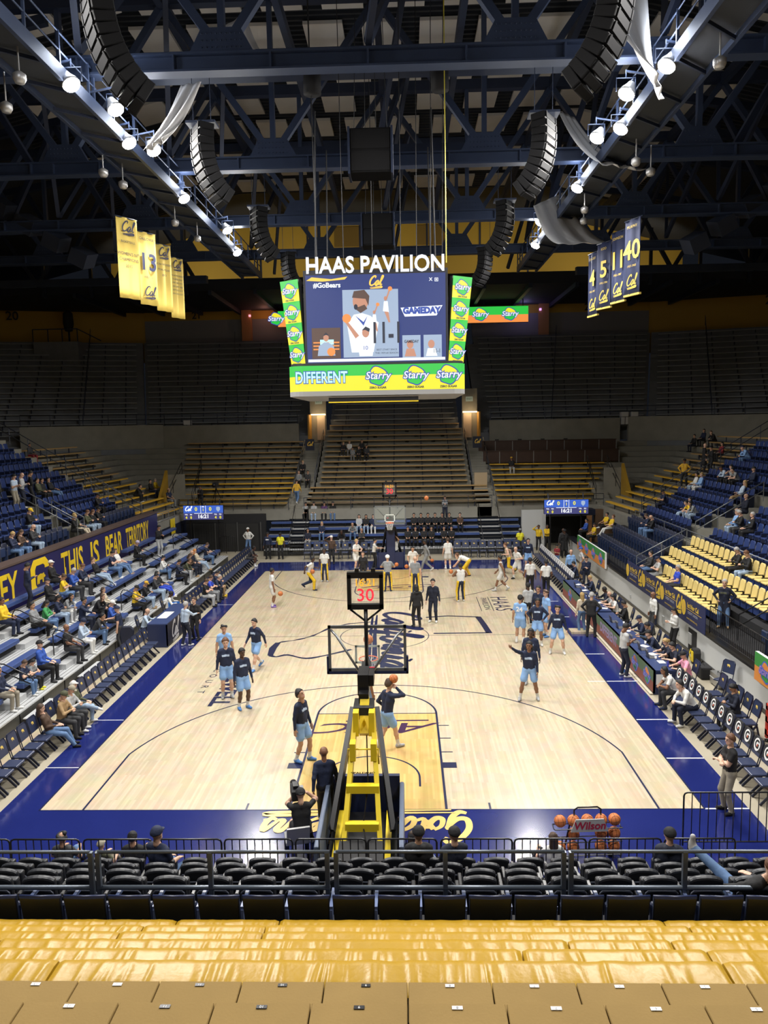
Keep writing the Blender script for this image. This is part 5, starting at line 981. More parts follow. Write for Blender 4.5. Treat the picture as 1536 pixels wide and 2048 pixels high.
# corner scoreboards
for s, x0, x1, z0 in ((-1, -14.15, -11.45, 2.48), (1, 10.2, 13.12, 2.52)):
    t = thing('corner_scoreboard', 'small lit scoreboard in the far %s corner' % SIDE[s], 'scoreboard', ((x0+x1)/2, 34.5, z0)); hw = (x1-x0)/2
    def ct(tx, x, z, size, m_, **k): letters(tx, (x, -.06, z), (1, 0, 0), (0, 0, 1), size, m_, t, **k)
    MB().box(-hw, hw, 0, .25, 0, .95).obj('case', BODY, t); MB().box(-hw, hw, -.04, 0, .45, .95).obj('screen', emat('board_blue', (.04, .11, .50), 1.0), t); MB().box(-hw, hw, -.04, 0, 0, .45).obj('screen', emat('board_violet', (.05, .05, .16), 1.0), t)
    sc = script_mb('Cal', .2); sc.xf(Matrix.Diagonal((.3, .3, 1, 1))); flat('script_emblem', sc, E_WHT, (-hw*.76, -.06, .73), (1, 0, 0), (0, 0, 1), t)
    sh = MB(); poly(sh, [(-.13, .14), (0, .18), (.13, .14), (.13, -.04), (0, -.18), (-.13, -.04)], 0, 0); flat('shield_emblem', sh, E_LB, (hw*.76, -.06, .7), (1, 0, 0), (0, 0, 1), t)
    ct('0', -hw*.36, .71, .34, E_YEL, bold=.01); ct('0', hw*.36, .71, .34, E_YEL, bold=.01); ct('1', 0, .66, .26, E_YEL, bold=.008); ct('PER', 0, .87, .1, E_WHT, bold=.006)
    ct('16:21', 0, .21, .36, E_WHT, bold=.012); MB().box(-hw*.46, hw*.46, -.05, -.04, .41, .44).box(-.18, -.15, -.05, -.04, .44, .95).box(.15, .18, -.05, -.04, .44, .95).obj('divider', E_WHT, t)
    for sx in (-1, 1):
        for d_, a_, b_ in ((-.16, 'TOL', '4'), (.16, 'FLS', '0')): ct(a_, sx*hw*.74+d_, .35, .1, E_WHT, bold=.005); ct(b_, sx*hw*.74+d_, .14, .24, E_YEL, bold=.008)
    for sx in (-.8, .8): MB().tube([(sx*hw, .15, .95), (sx*hw, .3, 1.35)], .04, 5).obj('bracket', STEELD, t)
    for sx in (-.7, .7): MB().box(sx*hw-.04, sx*hw+.04, .1, .2, -z0, 0).obj('support_post', BLACK, t)
# ================================================================ bleachers with blue plank seats
PLK = mat('blue_plastic_plank', (.042, .075, .22), .4, noise=(3, .08)); SKIRT = mat('bleacher_skirt', (.055, .055, .05), .7)
def bleacher(label, org, along, back, length, rows, aisles, pitch=.7):
    """rows of aluminium decks and blue plank seats; org = front bottom corner, along = row direction, back = uphill direction"""
    t = thing('bleacher', label, 'bleacher', org)
    A, B = Vector(along), Vector(back)
    def slab(a0, a1, b0, b1, z0, z1, name, m):
        c = [A*a0+B*b0, A*a1+B*b0, A*a1+B*b1, A*a0+B*b1]
        return MB().prism([(p.x, p.y) for p in c], z0, z1).obj(name, m, t)
    segs = []; a = 0
    for y0, y1 in aisles: segs.append((a, y0)); a = y1
    segs.append((a, length))
    for k in range(rows):
        z = .42+.37*k; b0 = pitch*k
        slab(0, length, b0, b0+pitch+.05, z-.05, z, 'deck', ALU)
        for g in range(3): slab(0, length, b0+.12+.16*g, b0+.135+.16*g, z-.002, z+.004, 'deck_seam', BLACKM)
        slab(0, length, b0+.02, b0+.06, z-.37 if k else 0, z-.05, 'riser', BLACKM if k else SKIRT)
        for a0, a1 in segs:
            if a1-a0 < .2: continue
            o = slab(a0+.05, a1-.05, b0+pitch-.22, b0+pitch+.10, z+.27, z+.42, 'plank_seat', PLK); bevel(o.data, .02, 1)
            n = max(1, int((a1-a0)/1.5))
            for i in range(n): slab(a0+.05+(a1-a0-.1)*(i+.5)/n-.02, a0+.05+(a1-a0-.1)*(i+.5)/n+.02, b0+pitch-.12, b0+pitch-.02, z, z+.27, 'seat_bracket', BLACK)
        for y0, y1 in aisles:
            if k < rows-1: slab(y0+.05, y1-.05, b0+pitch-.34, b0+pitch, z, z+.19, 'aisle_step', ALU)
    for y0, y1 in aisles:
        slab(y0-.1, y1+.5, -.62, -.08, 0, .2, 'floor_step_side', BLACKM); slab(y0-.1, y1+.5, -.62, -.08, .2, .225, 'floor_step_top', ALU)
        for k in (1, 3):
            if k >= rows: continue
            ym = (y0+y1)/2; z = .42+.37*k
            P = lambda b, zz: A*ym+B*b+Vector((0, 0, zz))
            b1 = pitch*k
            pts = [P(b1+.3, z), P(b1+.3, z+.75), P(b1+.2, z+.92), P(b1+.02, z+.9), P(b1-.75, z+.52), P(b1-.85, z+.4), P(b1-.75, z+.28), P(b1+.2, z+.72)]
            MB().tube([(p.x, p.y, p.z) for p in pts], .022, 6).obj('loop_handrail', BLACK, t)
    for i in range(int(length/1.5)): slab(1.5*i, 1.5*i+.03, -.012, .02, .03, .36, 'skirt_seam', BLACK)
    return t
bleacher('left side bleachers with blue plank seats and aluminium footboards', (-10.6, -2.5, 0), (0, 1, 0), (-1, 0, 0), 34.4, 5, [(7.6, 8.7), (11.4, 12.5), (17.9, 19.0), (24.4, 25.5), (30.2, 31.2)])
bleacher('far centre bleachers with blue plank seats behind the basket', (-5.95, 33.95, 0), (1, 0, 0), (0, 1, 0), 11.95, 5, [], .75)
bleacher('short block of blue plank bleachers at the far left stairs', (-8.65, 33.95, 0), (1, 0, 0), (0, 1, 0), 1.6, 5, [], .75)
bleacher('short block of blue plank bleachers at the far right stairs', (7.45, 33.95, 0), (1, 0, 0), (0, 1, 0), 1.4, 5, [], .75)
for s, x0, x1 in ((-1, -7.05, -5.97), (1, 6.02, 7.45)):
    t = thing('bleacher_stairs', 'black steel stairs on the %s of the far bleachers' % SIDE[s], 'stairs', (0, 33.95, 0))
    for k in range(12): MB().box(x0, x1, .33*k, .33*k+.34, .19*k+.12, .19*k+.19).obj('tread', ALU if k % 2 else BLACKM, t)
    MB().box(x0, x1, 2.0, 3.9, 0, .3).obj('carriage', BLACKM, t)
    for x in (x0+.05, x1-.05): MB().tube([(x, 0, .95), (x, 3.7, 3.05)], .025, 6).obj('handrail', BLACK, t); MB().tube([(x, 1.9, 1.1), (x, 1.9, 2.1)], .02, 5).obj('rail_post', BLACK, t)
# ================================================================ folding chairs
PAD = mat('navy_vinyl_pad', (.030, .040, .085), .32); LEGM = mat('navy_chair_leg', (.012, .016, .04), .4); BADGE = mat('gold_badge', (.72, .52, .12), .5)
bearb = MB().add([(x*.115, 0, y*.14) for x, y in bear], [tuple(range(len(bear)))])
cseat = bevel(MB().box(-.21, .21, -.2, .22, .42, .48).mesh('seat', PAD), .025, 2)
cback = bevel(MB().prism([(-.215, -.2), (.215, -.2), (.215, .16), (.15, .23), (-.15, .23), (-.215, .16)], -.025, .025, 'xz').mesh('backrest', PAD), .018, 2)
cleg = [MB().beam((sx*.20, -.16, .42), (sx*.20, fy, 0), .028, .05).mesh('leg', LEGM) for sx in (-1, 1) for fy in (.24, -.26)]
cfr = MB().tube([(-.225, -.12, .40), (-.225, -.27, .98), (-.17, -.285, 1.05), (.17, -.285, 1.05), (.225, -.27, .98), (.225, -.12, .40)], .014, 5).mesh('back_frame', LEGM)
def make_chair(label, group, badge='bear', cover=None):
    t = thing('folding_chair', label, 'chair', (0, 0, 0), 0, group)
    put('seat', cseat, t); b = put('backrest', cback, t, (0, -.255, .83)); b.rotation_euler = (math.radians(13), 0, 0)
    for l in cleg: put('leg', l, t)
    put('back_frame', cfr, t)
    if badge == 'bear':
        for sgn in (1, -1):
            o = put('badge', BEARM, b, (0, sgn*.029, .05)); 
    elif badge == 'G':
        cm = bevel(MB().prism([(-.225, -.1), (.225, -.1), (.225, .17), (.16, .24), (-.16, .24), (-.225, .17)], -.034, .034, 'xz').mesh('cover', BLACKM), .018, 2); cv = put('cover', cm, b)
        mb = MB(); poly(mb, ell(0, 0, .145, .16), 0, 0); WB = mat('white_print', (.78, .78, .78), .5); RB = mat('red_print', (.7, .1, .03), .5)
        for sgn in (1, -1):
            rt = (-sgn, 0, 0); flat('badge', mb, WB, (0, sgn*.037, .06), rt, (0, 0, 1), b)
            letters('G', (0, sgn*.040, .06), rt, (0, 0, 1), .27, BLACKM, b, 'badge_letter', bold=.012); bl = MB(); poly(bl, [(.01, -.05), (.05, -.01), (.03, .035), (.0, .0)], 0, 0); flat('badge_bolt', bl, RB, (0, sgn*.042, .05), rt, (0, 0, 1), b)
    elif badge == 'white':
        cm = bevel(MB().box(-.225, .225, -.03, .03, -.02, .24).mesh('cover', WHITE), .02, 2); put('cover', cm, b)
    return kids(t)
BEARM = bearb.mesh('badge', BADGE)
def chairs(proto, spots, rz, labels):
    first = True
    for i, (x, y) in enumerate(spots):
        lb = labels(i) if callable(labels) else labels
        if first: proto.location = (x, y, 0); proto.rotation_euler = (0, 0, rz); proto['label'] = lb; first = False
        else: dup(proto, (x, y, 0), rz, lb)
H = math.pi/2
sp_l = [(-8.98, -2.2+.525*i) for i in range(66)]
near = [p for p in sp_l if p[1] < 12.5]; fara = [p for p in sp_l if p[1] > 17.0]
chairs(make_chair('a', 'left sideline chairs nearer than the press table'), near[::-1], -H, lambda i: 'navy folding chair with bear badge, %s from the press table towards the camera' % ORD[i])
chairs(make_chair('a', 'left sideline chairs beyond the press table'), fara, -H, lambda i: 'navy folding chair on the left sideline, %s beyond the press table' % ORD[i])
chairs(make_chair('a', 'far baseline chairs left of the basket', 'bear'), [(-5.55+.62*i, 32.5) for i in range(8)], math.pi, lambda i: 'navy chair on the far baseline left of the basket, %s from the left' % ORD[i])
chairs(make_chair('a', 'far baseline chairs right of the basket', 'bear'), [(4.25+.55*i, 32.5) for i in range(9)], math.pi, lambda i: 'navy chair on the far baseline right of the basket, %s from the left' % ORD[i])
chairs(make_chair('a', 'white covered chairs beyond the right table', 'white'), [(9.1, 21.9+.5*i) for i in range(19)], H, lambda i: 'white covered folding chair, %s beyond the farther scorers table' % ORD[i])
chairs(make_chair('a', 'covered bench chairs on the right sideline', 'G'), [(9.15, 6.7-.53*i) for i in range(13)], H, lambda i: 'folding chair with black G cover, %s from the scorers table' % ORD[i])
chairs(make_chair('a', 'second row chairs on the right sideline'), [(10.25, 6.1-.56*i) for i in range(5)], H, lambda i: 'navy chair behind the G covered row, %s from the scorers table' % ORD[i])
chairs(make_chair('a', None), [(11.0, 7.3)], H+.5, 'single navy folding chair standing against the grey right wall')
for lst, nm in ((TABLE_CHAIRS, 'navy folding chair behind the scorers tables, %s from the near end'), (PRESS_CHAIRS, 'navy folding chair behind the left press table, %s from the near end')):
    pc_ = make_chair('a', 'chairs behind the courtside tables')
    for i, (x, y, f_) in enumerate(lst):
        if i == 0: pc_.location = (x, y, 0); pc_.rotation_euler = (0, 0, math.radians(f_)); pc_['label'] = nm % ORD[0]
        else: dup(pc_, (x, y, 0), math.radians(f_), nm % ORD[i])
# ================================================================ arena seats (side stands)
def side_seat(name, mb_, mats): return bevel(mb_.mesh(name, mats), .02, 1)
seatm = MB().prism([(-.22, .0), (.22, .0), (.22, .42), (.17, .5), (-.17, .5), (-.22, .42)], -.03, .03, 'xz')
navym = MB(); navym.v, navym.f, navym.m, navym.sm = list(seatm.v), list(seatm.f), list(seatm.m), list(seatm.sm)
navym.xf(Matrix.Translation((0, -.12, .42)) @ Matrix.Rotation(.18, 4, 'X')).box(-.21, .21, -.12, .26, .40, .46).box(-.20, .20, -.05, .24, .26, .40, 1).box(-.25, -.22, -.16, .2, .0, .62, 1)
NAVYSEAT = side_seat('arena_seat', navym, [BLUESEAT, NAVYD])
foldm = MB(); foldm.v, foldm.f, foldm.m, foldm.sm = list(seatm.v), list(seatm.f), list(seatm.m), list(seatm.sm)
foldm.xf(Matrix.Translation((0, -.12, .34)) @ Matrix.Rotation(.12, 4, 'X')).box(-.20, .20, .0, .09, .34, .72, 1).box(-.25, -.22, -.1, .16, .0, .6, 1)
GREYSEAT = side_seat('arena_seat', foldm, [mat('slate_seat_cloth', (.035, .040, .07), .6), mat('navy_seat_pan', (.018, .032, .085), .4)])
def seats(me, name, spots, rz, label, group):
    spots = sorted([p for p in spots if in_view(*p)], key=lambda p: -p[1])
    for i, (x, y, z) in enumerate(spots): tag(put(name, me, None, (x, y, z), rz), '%s, %s from its far end' % (label, ORD[i]), 'seat', group)
def span(a, b, pitch): n = max(1, int(round((b-a)/pitch))); return [a+(b-a)*(i+.5)/n for i in range(n)]
for k in range(9):                                                    # left navy seats, aisle at y 20..21.4
    x, z = LT(k); ys = span(11.5-.4*k if k < 3 else 9, 19.6+.1*k, .56)+span(21.0, 28.0-.1*k, .56)
    if k == 0: seats(GREYSEAT, 'arena_seat', [(x, y, z) for y in span(11, 19.6, .56)+span(21, 28.6, .56)], -H, 'grey seat in the front row above the left banner', 'grey seats above the left banner')
    else: seats(NAVYSEAT, 'arena_seat', [(x, y, z) for y in ys], -H, 'navy seat in the %s row above the left banner' % ORD[k], 'left navy seats, row %d' % (k+1))
for j in range(3): seats(GREYSEAT, 'cloth_seat', [(RT(j)[0]+.1, y, RT(j)[1]) for y in span(20.9, 29.6, .52)], H, 'slate cloth seat, %s row by the far right sign' % ORD[j], 'slate grey seats, row %d' % (j+1))
for j in range(3, 11):
    ys = span(23.0-.3*j, 29.3, .56)+span(9.5, 20.3-.3*j, .56)
    seats(NAVYSEAT, 'arena_seat', [(RT(j)[0], y, RT(j)[1]) for y in ys], H, 'navy seat, %s row behind the right stand rail' % ORD[j-3], 'right navy seats, row %d' % (j-2))
for j in (0, 1): seats(GREYSEAT, 'cloth_seat', [(RT(j)[0]+.1, y, RT(j)[1]) for y in span(4.2, 8.2, .55)], H, 'slate seat by the right gate, %s row' % ('front', 'back')[j], 'slate grey seats by the right gate')
# cream seats with parts
cr_b = side_seat('backrest', MB().prism([(-.2, 0), (.2, 0), (.2, .46), (.14, .55), (-.14, .55), (-.2, .46)], -.035, .035, 'xz'), [CREAM])
cr_p = side_seat('seat_pad', MB().box(-.21, .21, -.1, .30, .40, .47), [CREAM]); cr_s = side_seat('shell', MB().box(-.21, .21, -.08, .26, .12, .40), [BLUESEAT]); cr_a = MB().box(-.26, -.23, -.1, .22, .55, .59).box(-.26, -.23, -.12, -.06, 0, .56).mesh('armrest', BLACK)
for j, y0, y1 in ((0, 11.2, 18.4), (1, 9.4, 20.3), (2, 10.2, 20.0)):
    for i, y in enumerate([y for y in span(y0, y1, .53)[::-1] if in_view(RT(j)[0], y, RT(j)[1])]):
        t = thing('cream_seat', 'cream seat in the %s row behind the right banner, %s from its far end' % (('front', 'middle', 'back')[j], ORD[i]), 'seat', (RT(j)[0]+.12, y, RT(j)[1]), H, 'cream seats, %s row' % ('front', 'middle', 'back')[j])
        b = put('backrest', cr_b, t, (0, -.12, .44)); b.rotation_euler = (.16, 0, 0)
        put('seat_pad', cr_p, t); put('shell', cr_s, t); put('armrest', cr_a, t)
# ================================================================ near seats below the camera
NS_PAD = mat('charcoal_seat_cloth', (.016, .018, .024), .45); NS_SH = mat('midnight_seat_shell', (.008, .010, .020), .35); NS_E = mat('navy_back_shell', (.010, .016, .042), .4)
def arched(w_, h, r, t0, t1):
    pts = [(-w_, 0), (w_, 0), (w_, h-r)]+[(w_*math.cos(a), h-r+r*math.sin(a)) for a in [math.pi*i/10 for i in range(1, 10)]]+[(-w_, h-r)]
    return MB().prism(pts, t0, t1, 'xz')
n_back = bevel(arched(.215, .52, .07, -.04, .04).mesh('backrest', NS_PAD), .03, 2); n_shell = bevel(arched(.20, .36, .04, -.075, -.04).mesh('back_shell', NS_SH), .012, 1)
n_trim = MB().tube([(-.2, -.08, .05), (-.2, -.08, .33), (-.17, -.08, .365), (.17, -.08, .365), (.2, -.08, .33), (.2, -.08, .05)], .008, 5).mesh('trim', mat('slate_trim', (.09, .10, .13), .35))
n_pan = bevel(MB().box(-.2, .2, .05, .16, .36, .74).mesh('seat_pan', NS_PAD), .03, 2); n_arm = bevel(MB().box(-.30, -.245, -.12, .22, .60, .64).box(-.29, -.255, -.1, -.02, 0, .6).mesh('armrest', BLACK), .01, 1)
n_cup = MB().lathe([(.045, 0), (.05, .09), (.04, .09), (.036, .01), (0, .01)], 10, (-.272, -.14, .56)).mesh('cup_holder', mat('glossy_black', (.01, .01, .012), .12))
npf = thing('near_stand_platform', None, None, kind='structure')
ROWS = (('front', -4.4, .65, .0), ('second', -5.4, 1.17, .28), ('third', -6.4, 1.69, .1), ('back', -7.38, 2.2, .0))
for nm, y, z, off in ROWS:
    MB().box(-12, 14, y-.62, y+.42, z-1.4 if z > 1.3 else 0, z).obj('step', BLACKM, npf)
    n = 0
    for i in range(-17, 20):
        x = i*.565+off+.15
        if not in_view(x, y, z+.7, 1.2): continue
        seen = in_view(x, y, z+.7, 1.02); n += seen
        t = thing('theatre_seat', 'charcoal folding seat in the %s row behind the crowd rail, %s' % (nm, ORD[n-1]+' from the left' if seen else 'past the %s picture edge' % ('right' if x > 0 else 'left')), 'seat', (x, y, z), 0, 'charcoal seats, %s row' % nm)
        b = put('backrest', n_back, t, (0, -.02, .36)); b.rotation_euler = (.1, 0, 0)
        put('back_shell', n_shell, b); put('trim', n_trim, b); put('seat_pan', n_pan, t); a = put('armrest', n_arm, t); put('cup_holder', n_cup, a)
MB().box(-12, 14, -8.7, -7.9, .9, 2.28).obj('step', BLACKM, npf)
e_back = bevel(MB().prism([(-.235, .02), (.235, .02), (.25, .46), (.0, .445), (-.25, .46)], -.03, .03, 'xz').mesh('backrest', NS_E), .012, 1); e_rim = MB().tube([(-.25, 0, .455), (0, 0, .445), (.25, 0, .455)], .018, 6).mesh('top_rim', NAVY)
e_arm = MB().box(-.305, -.262, -.04, .34, .60, .64).box(-.30, -.266, -.05, .05, 0, .6).mesh('armrest', mat('steel_blue_arm', (.12, .16, .30), .35)); e_pan = bevel(MB().box(-.21, .21, .04, .12, .3, .62).mesh('seat_pan', NS_E), .02, 1)
n = 0
for i in range(-13, 14):
    x = .3+i*.535
    if not in_view(x, -7.98, 3.0, 1.2): continue
    seen = in_view(x, -7.98, 3.0, 1.02); n += seen
    t = thing('plastic_seat', 'navy plastic seat against the yellow bench covers, %s' % (ORD[n-1]+' from the left' if seen else 'past the %s picture edge' % ('right' if x > 0 else 'left')), 'seat', (x, -7.98, 2.40), 0, 'navy seats against the yellow covers')
    b = put('backrest', e_back, t, (0, -.08, .40)); b.rotation_euler = (.16, 0, 0); put('top_rim', e_rim, b); put('armrest', e_arm, t); put('seat_pan', e_pan, t)
# slate rail between the seat rows
rl = thing('guard_rail', 'slate painted two-bar guard rail across the near seats', 'railing', (0, -7.72, 2.2))
for xa, xb in ((-8, -3.0), (-2.9, -.02), (.06, 2.85), (2.93, 8)):
    MB().tube([(xa, 0, 1.36), (xb, 0, 1.36)], .022, 8).obj('top_bar', RAIL, rl); MB().tube([(xa, 0, .89), (xb, 0, .89)], .03, 8).obj('lower_bar', RAIL, rl)
for x in (-5.7, -2.99, -2.90, -1.5, -.05, .06, 1.4, 2.84, 2.93, 4.3, 6): MB().beam((x, 0, 0), (x, 0, 1.36), .055, .055, up=(0, 1, 0)).obj('post', RAIL, rl)
# ================================================================ yellow covers and wooden benches at the camera's feet
by = lambda k: -12.8+.64*k
bz = lambda k: 5.725-.384*k
nst = thing('near_stand_steps', None, None, kind='structure')
for k in range(-3, 8): MB().box(-9, 11, by(k)-.75, by(k)+.05, bz(k)-1.6, bz(k)-.42).obj('step', CONC, nst)
def bench_cover(label, k, x0, x1, seed):
    rnd = random.Random(seed); nx = max(8, int((x1-x0)/.014)); prof = [(-.34, -.12), (-.34, .015), (-.32, .04), (-.2, .048), (-.06, .048), (.0, .042), (.022, .02), (.026, -.04), (.03, -.16)]
    ph = [(rnd.uniform(9, 30), rnd.uniform(0, 6.28), rnd.uniform(.3, 1)) for _ in range(5)]
    pl = [(rnd.uniform(x0, x1), rnd.uniform(.010, .026), rnd.uniform(-.35, .35), rnd.uniform(.005, .016)) for _ in range(int((x1-x0)/.095))]
    vs = []
    for i in range(nx+1):
        x = x0+(x1-x0)*i/nx; e = min(1, (x-x0)/.04, (x1-x)/.04)
        for j, (dy, dz) in enumerate(prof):
            w_ = sum(a*math.sin(f*x+p+dy*6) for f, p, a in ph)*.0016
            pk = 0
            for c, s_, sl, a in pl:
                q = (x-c-sl*(dy+.02)*.5)/s_
                if abs(q) < 2.5: pk += a*math.exp(-q*q)*(1.0 if j < 6 else .5)*min(1, max(.15, (.03-dy)*6))
            vs.append((x, by(k)+dy, bz(k)+dz*(.5+.5*e)+w_+pk))
    m_ = len(prof); mb = MB().add(vs, [(i*m_+j, (i+1)*m_+j, (i+1)*m_+j+1, i*m_+j+1) for i in range(nx) for j in range(m_-1)], 0, True)
    mb.add([vs[j] for j in range(m_)]+[vs[nx*m_+j] for j in range(m_)], [tuple(range(m_)), tuple(range(m_, 2*m_))[::-1]])
    tag(mb.obj('bench_cover', VINYL), label, 'bench cover', 'yellow vinyl bench covers')
NAMES = {2: 'nearest', 3: 'second', 4: 'third', 5: 'fourth', 6: 'fifth', 7: 'farthest'}
for k, cuts in {2: (-1.55, 3.15), 3: (-3.10, 1.85, 3.30), 4: (-2.72, 2.35, 3.25), 5: (-1.90, -.48, 4.5), 6: (-1.9, -.58, 3.9), 7: (-4.6, -1.75, -.55, 3.85)}.items():
    xs = [-7.5]+list(cuts)+[9.0]
    for i in range(len(xs)-1): bench_cover('pleated yellow vinyl cover on the %s covered bench, %s piece from the left' % (NAMES[k], ORD[i]), k, xs[i]+.008, xs[i+1]-.008, 31*k+i)
for k in (-1, 0, 1):
    t = thing('wooden_bench', 'tan wooden bench with number plates, %s row from the camera' % ('nearest', 'second', 'third')[k+1], 'bench', (0, by(k), bz(k)))
    off = {1: -.075, 0: -.07, -1: .1}[k]
    for i in range(-9, 12):
        x = off+i*.515
        o = MB().box(x+.004, x+.511, -.36, 0, -.06, 0).obj('board', TAN, t); bevel(o.data, .004, 1)
        n_ = 10-i
        if 4 < n_ < 17:
            pl = thing('number_plate', None, None, (x+.257, -.035, .002)); pl.parent = t
            MB().box(-.028, .028, -.012, .012, 0, .003).obj('plate', BLACK if n_ < 12 and n_ > 8 else WHITE, pl)
            letters(str(n_), (0, 0, .0035), (-1, 0, 0), (0, -1, 0), .024, WHITE if n_ < 12 and n_ > 8 else BLACK, pl, 'numeral')
    MB().box(-5, 6.5, -.30, -.06, -.38, -.06).obj('bench_frame', STEELD, t)
# ================================================================ fixed bench rows of the far and corner stands
def bench(label, group, p, q, z, back, m, dep=.30):
    p, q = Vector((*p, 0)), Vector((*q, 0)); t = thing('bleacher_bench', label, 'bench', ((p.x+q.x)/2, (p.y+q.y)/2, z), 0, group)
    c = (p+q)/2; b = Vector((*back, 0))*dep
    cs = [p-c, q-c, q-c+b, p-c+b]
    MB().prism([(v.x, v.y) for v in cs], -.08, 0).obj('seat_board', m, t)
    L = (q-p).length; n = max(2, int(L/1.9)); d = (q-p).normalized()
    for i in range(n):
        a = p-c+d*(L*(i+.5)/n); MB().beam((a.x+b.x*.6, a.y+b.y*.6, -.43), (a.x+b.x*.6, a.y+b.y*.6, -.06), .06, .06, up=(0, 1, 0)).obj('leg', STEELD, t)
VENT = mat('vent_black', (.015, .015, .015), .6); vm = MB().box(-.16, .16, -.03, 0, -.07, .07).mesh('vent', VENT)
vents = thing('riser_vents', None, None, kind='structure')
for k in range(16):
    x0, x1 = (-5.55, 5.6) if k > 3 else (-6.2, 6.95)
    bench('wood bench, %s row up in the far centre stand' % ORD[k], 'far centre wood benches', (x0, yk(k)), (x1, yk(k)), zk(k), (0, 1), WOODB)
    for i in range(4): put('vent', vm, vents, (-4.6+(k % 2)*.8+2.2*i+(1.3 if i > 1 else 0), yk(k)+.38, zk(k)-.2))
for k in range(13):
    g = k < 8
    bench('%s bench, %s row up in the far left stand' % ('gold painted' if k < 6 else 'bare wood', ORD[k]), 'far left benches', (-15.4-.16*k, yk(k)), (-7.6, yk(k)), zk(k), (0, 1), GOLDB if k < 6 else WOODB)
    if k < 8: bench('gold painted bench, %s row up in the far right stand' % ORD[k], 'far right benches', (7.5, yk(k)), (14.1+.33*k, yk(k)), zk(k), (0, 1), GOLDB)
    for i in range(4): put('vent', vm, vents, (-14.2+(k % 2)*.7+1.9*i, yk(k)+.38, zk(k)-.2)); put('vent', vm, vents, (8.6+(k % 2)*.7+1.9*i, yk(k)+.38, zk(k)-.2))
    for s in (-1, 1):
        x = s*(15.0+.8*k); y0, y1 = (29.9+.1*k, 36.2+.45*k) if s < 0 else (30.6+.15*k, 36.0+.45*k)
        bench('%s bench, %s row of the %s corner stand' % ('gold painted' if k < 7 else 'bare wood', ORD[k], SIDE[s]), '%s corner benches' % SIDE[s], (x, y0), (x-s*.35, y1), zk(k), (s, 0), GOLDB if k < 7 else WOODB)
DKB = mat('dim_grey_bench', (.30, .32, .34), .6, noise=(2, .15))
for k in range(14, 32):
    for s in (-1, 1):
        xa, xb = s*8.4, s*(17.4+.26*k)
        bench('grey bench, %s row of the dim upper %s deck' % (ORD[k-14], SIDE[s]), 'upper %s deck benches' % SIDE[s], (min(xa, xb), yk(k)), (max(xa, xb), yk(k)), zk(k), (0, 1), DKB)
        a, b = corner_pt(s, k, .8), corner_pt(s, k, 20.5); a = (a[0], a[1]+.45); b = (b[0], b[1]+.45)
        bench('grey bench, %s row of the dim upper %s corner deck' % (ORD[k-14], SIDE[s]), 'upper %s corner benches' % SIDE[s], a, b, zk(k), (s*SA, CA), DKB)
    if k > 15: bench('grey bench, %s row of the dim upper centre deck' % ORD[k-16], 'upper centre benches', (-5.3, yk(k)), (5.3, yk(k)), zk(k), (0, 1), DKB)
# press desks above the right far stand
for k in (8, 10):
    t = thing('press_desk', 'long brown press desk, %s of two above the right far stand' % ('lower' if k == 8 else 'upper'), 'desk', (12.4, yk(k), zk(k)-.43)); hw = 4.55+.1*k
    MB().box(-hw, hw, -.03, .03, .1, 1.0).obj('front_panel', BRICKY, t); MB().box(-hw, hw, -.1, .5, 1.0, 1.05).obj('desk_top', BRICKY, t)
    for i in range(9): MB().box(-hw+i*hw/4-.03, -hw+i*hw/4+.03, -.06, -.03, 0, 1.0).obj('divider', mat('pale_divider', (.22, .22, .21), .6), t)
# ================================================================ hand rails of the stands
RG = mat('dull_blue_rail', (.05, .06, .085), .45, metal=.3); RGL = mat('light_steel_rail', (.30, .32, .34), .35, metal=.6)
def railing(label, pts, h, m, step=1.6, bars=(1.0, .55), r=.025):
    t = thing('hand_rail', label, 'railing'); P = [Vector(p) for p in pts]
    for f in bars: MB().tube([(p.x, p.y, p.z+h*f) for p in P], r, 6).obj('bar', m, t)
    for a, b in zip(P[:-1], P[1:]):
        n = max(1, int((b-a).length/step))
        for i in range(n+1): q = a.lerp(b, i/n); MB().tube([q, (q.x, q.y, q.z+h)], r*.9, 5).obj('post', m, t)
railing('rail along the foot of the far centre benches', [(-6.3, 37.15, 2.75), (7.0, 37.15, 2.75)], .85, RG, 1.5)
railing('rail along the foot of the far left benches', [(-15.3, 37.1, 2.75), (-7.4, 37.1, 2.75)], .85, RG)
railing('rail along the foot of the far right benches', [(7.3, 37.1, 2.75), (14.8, 37.1, 2.75)], .85, RG)
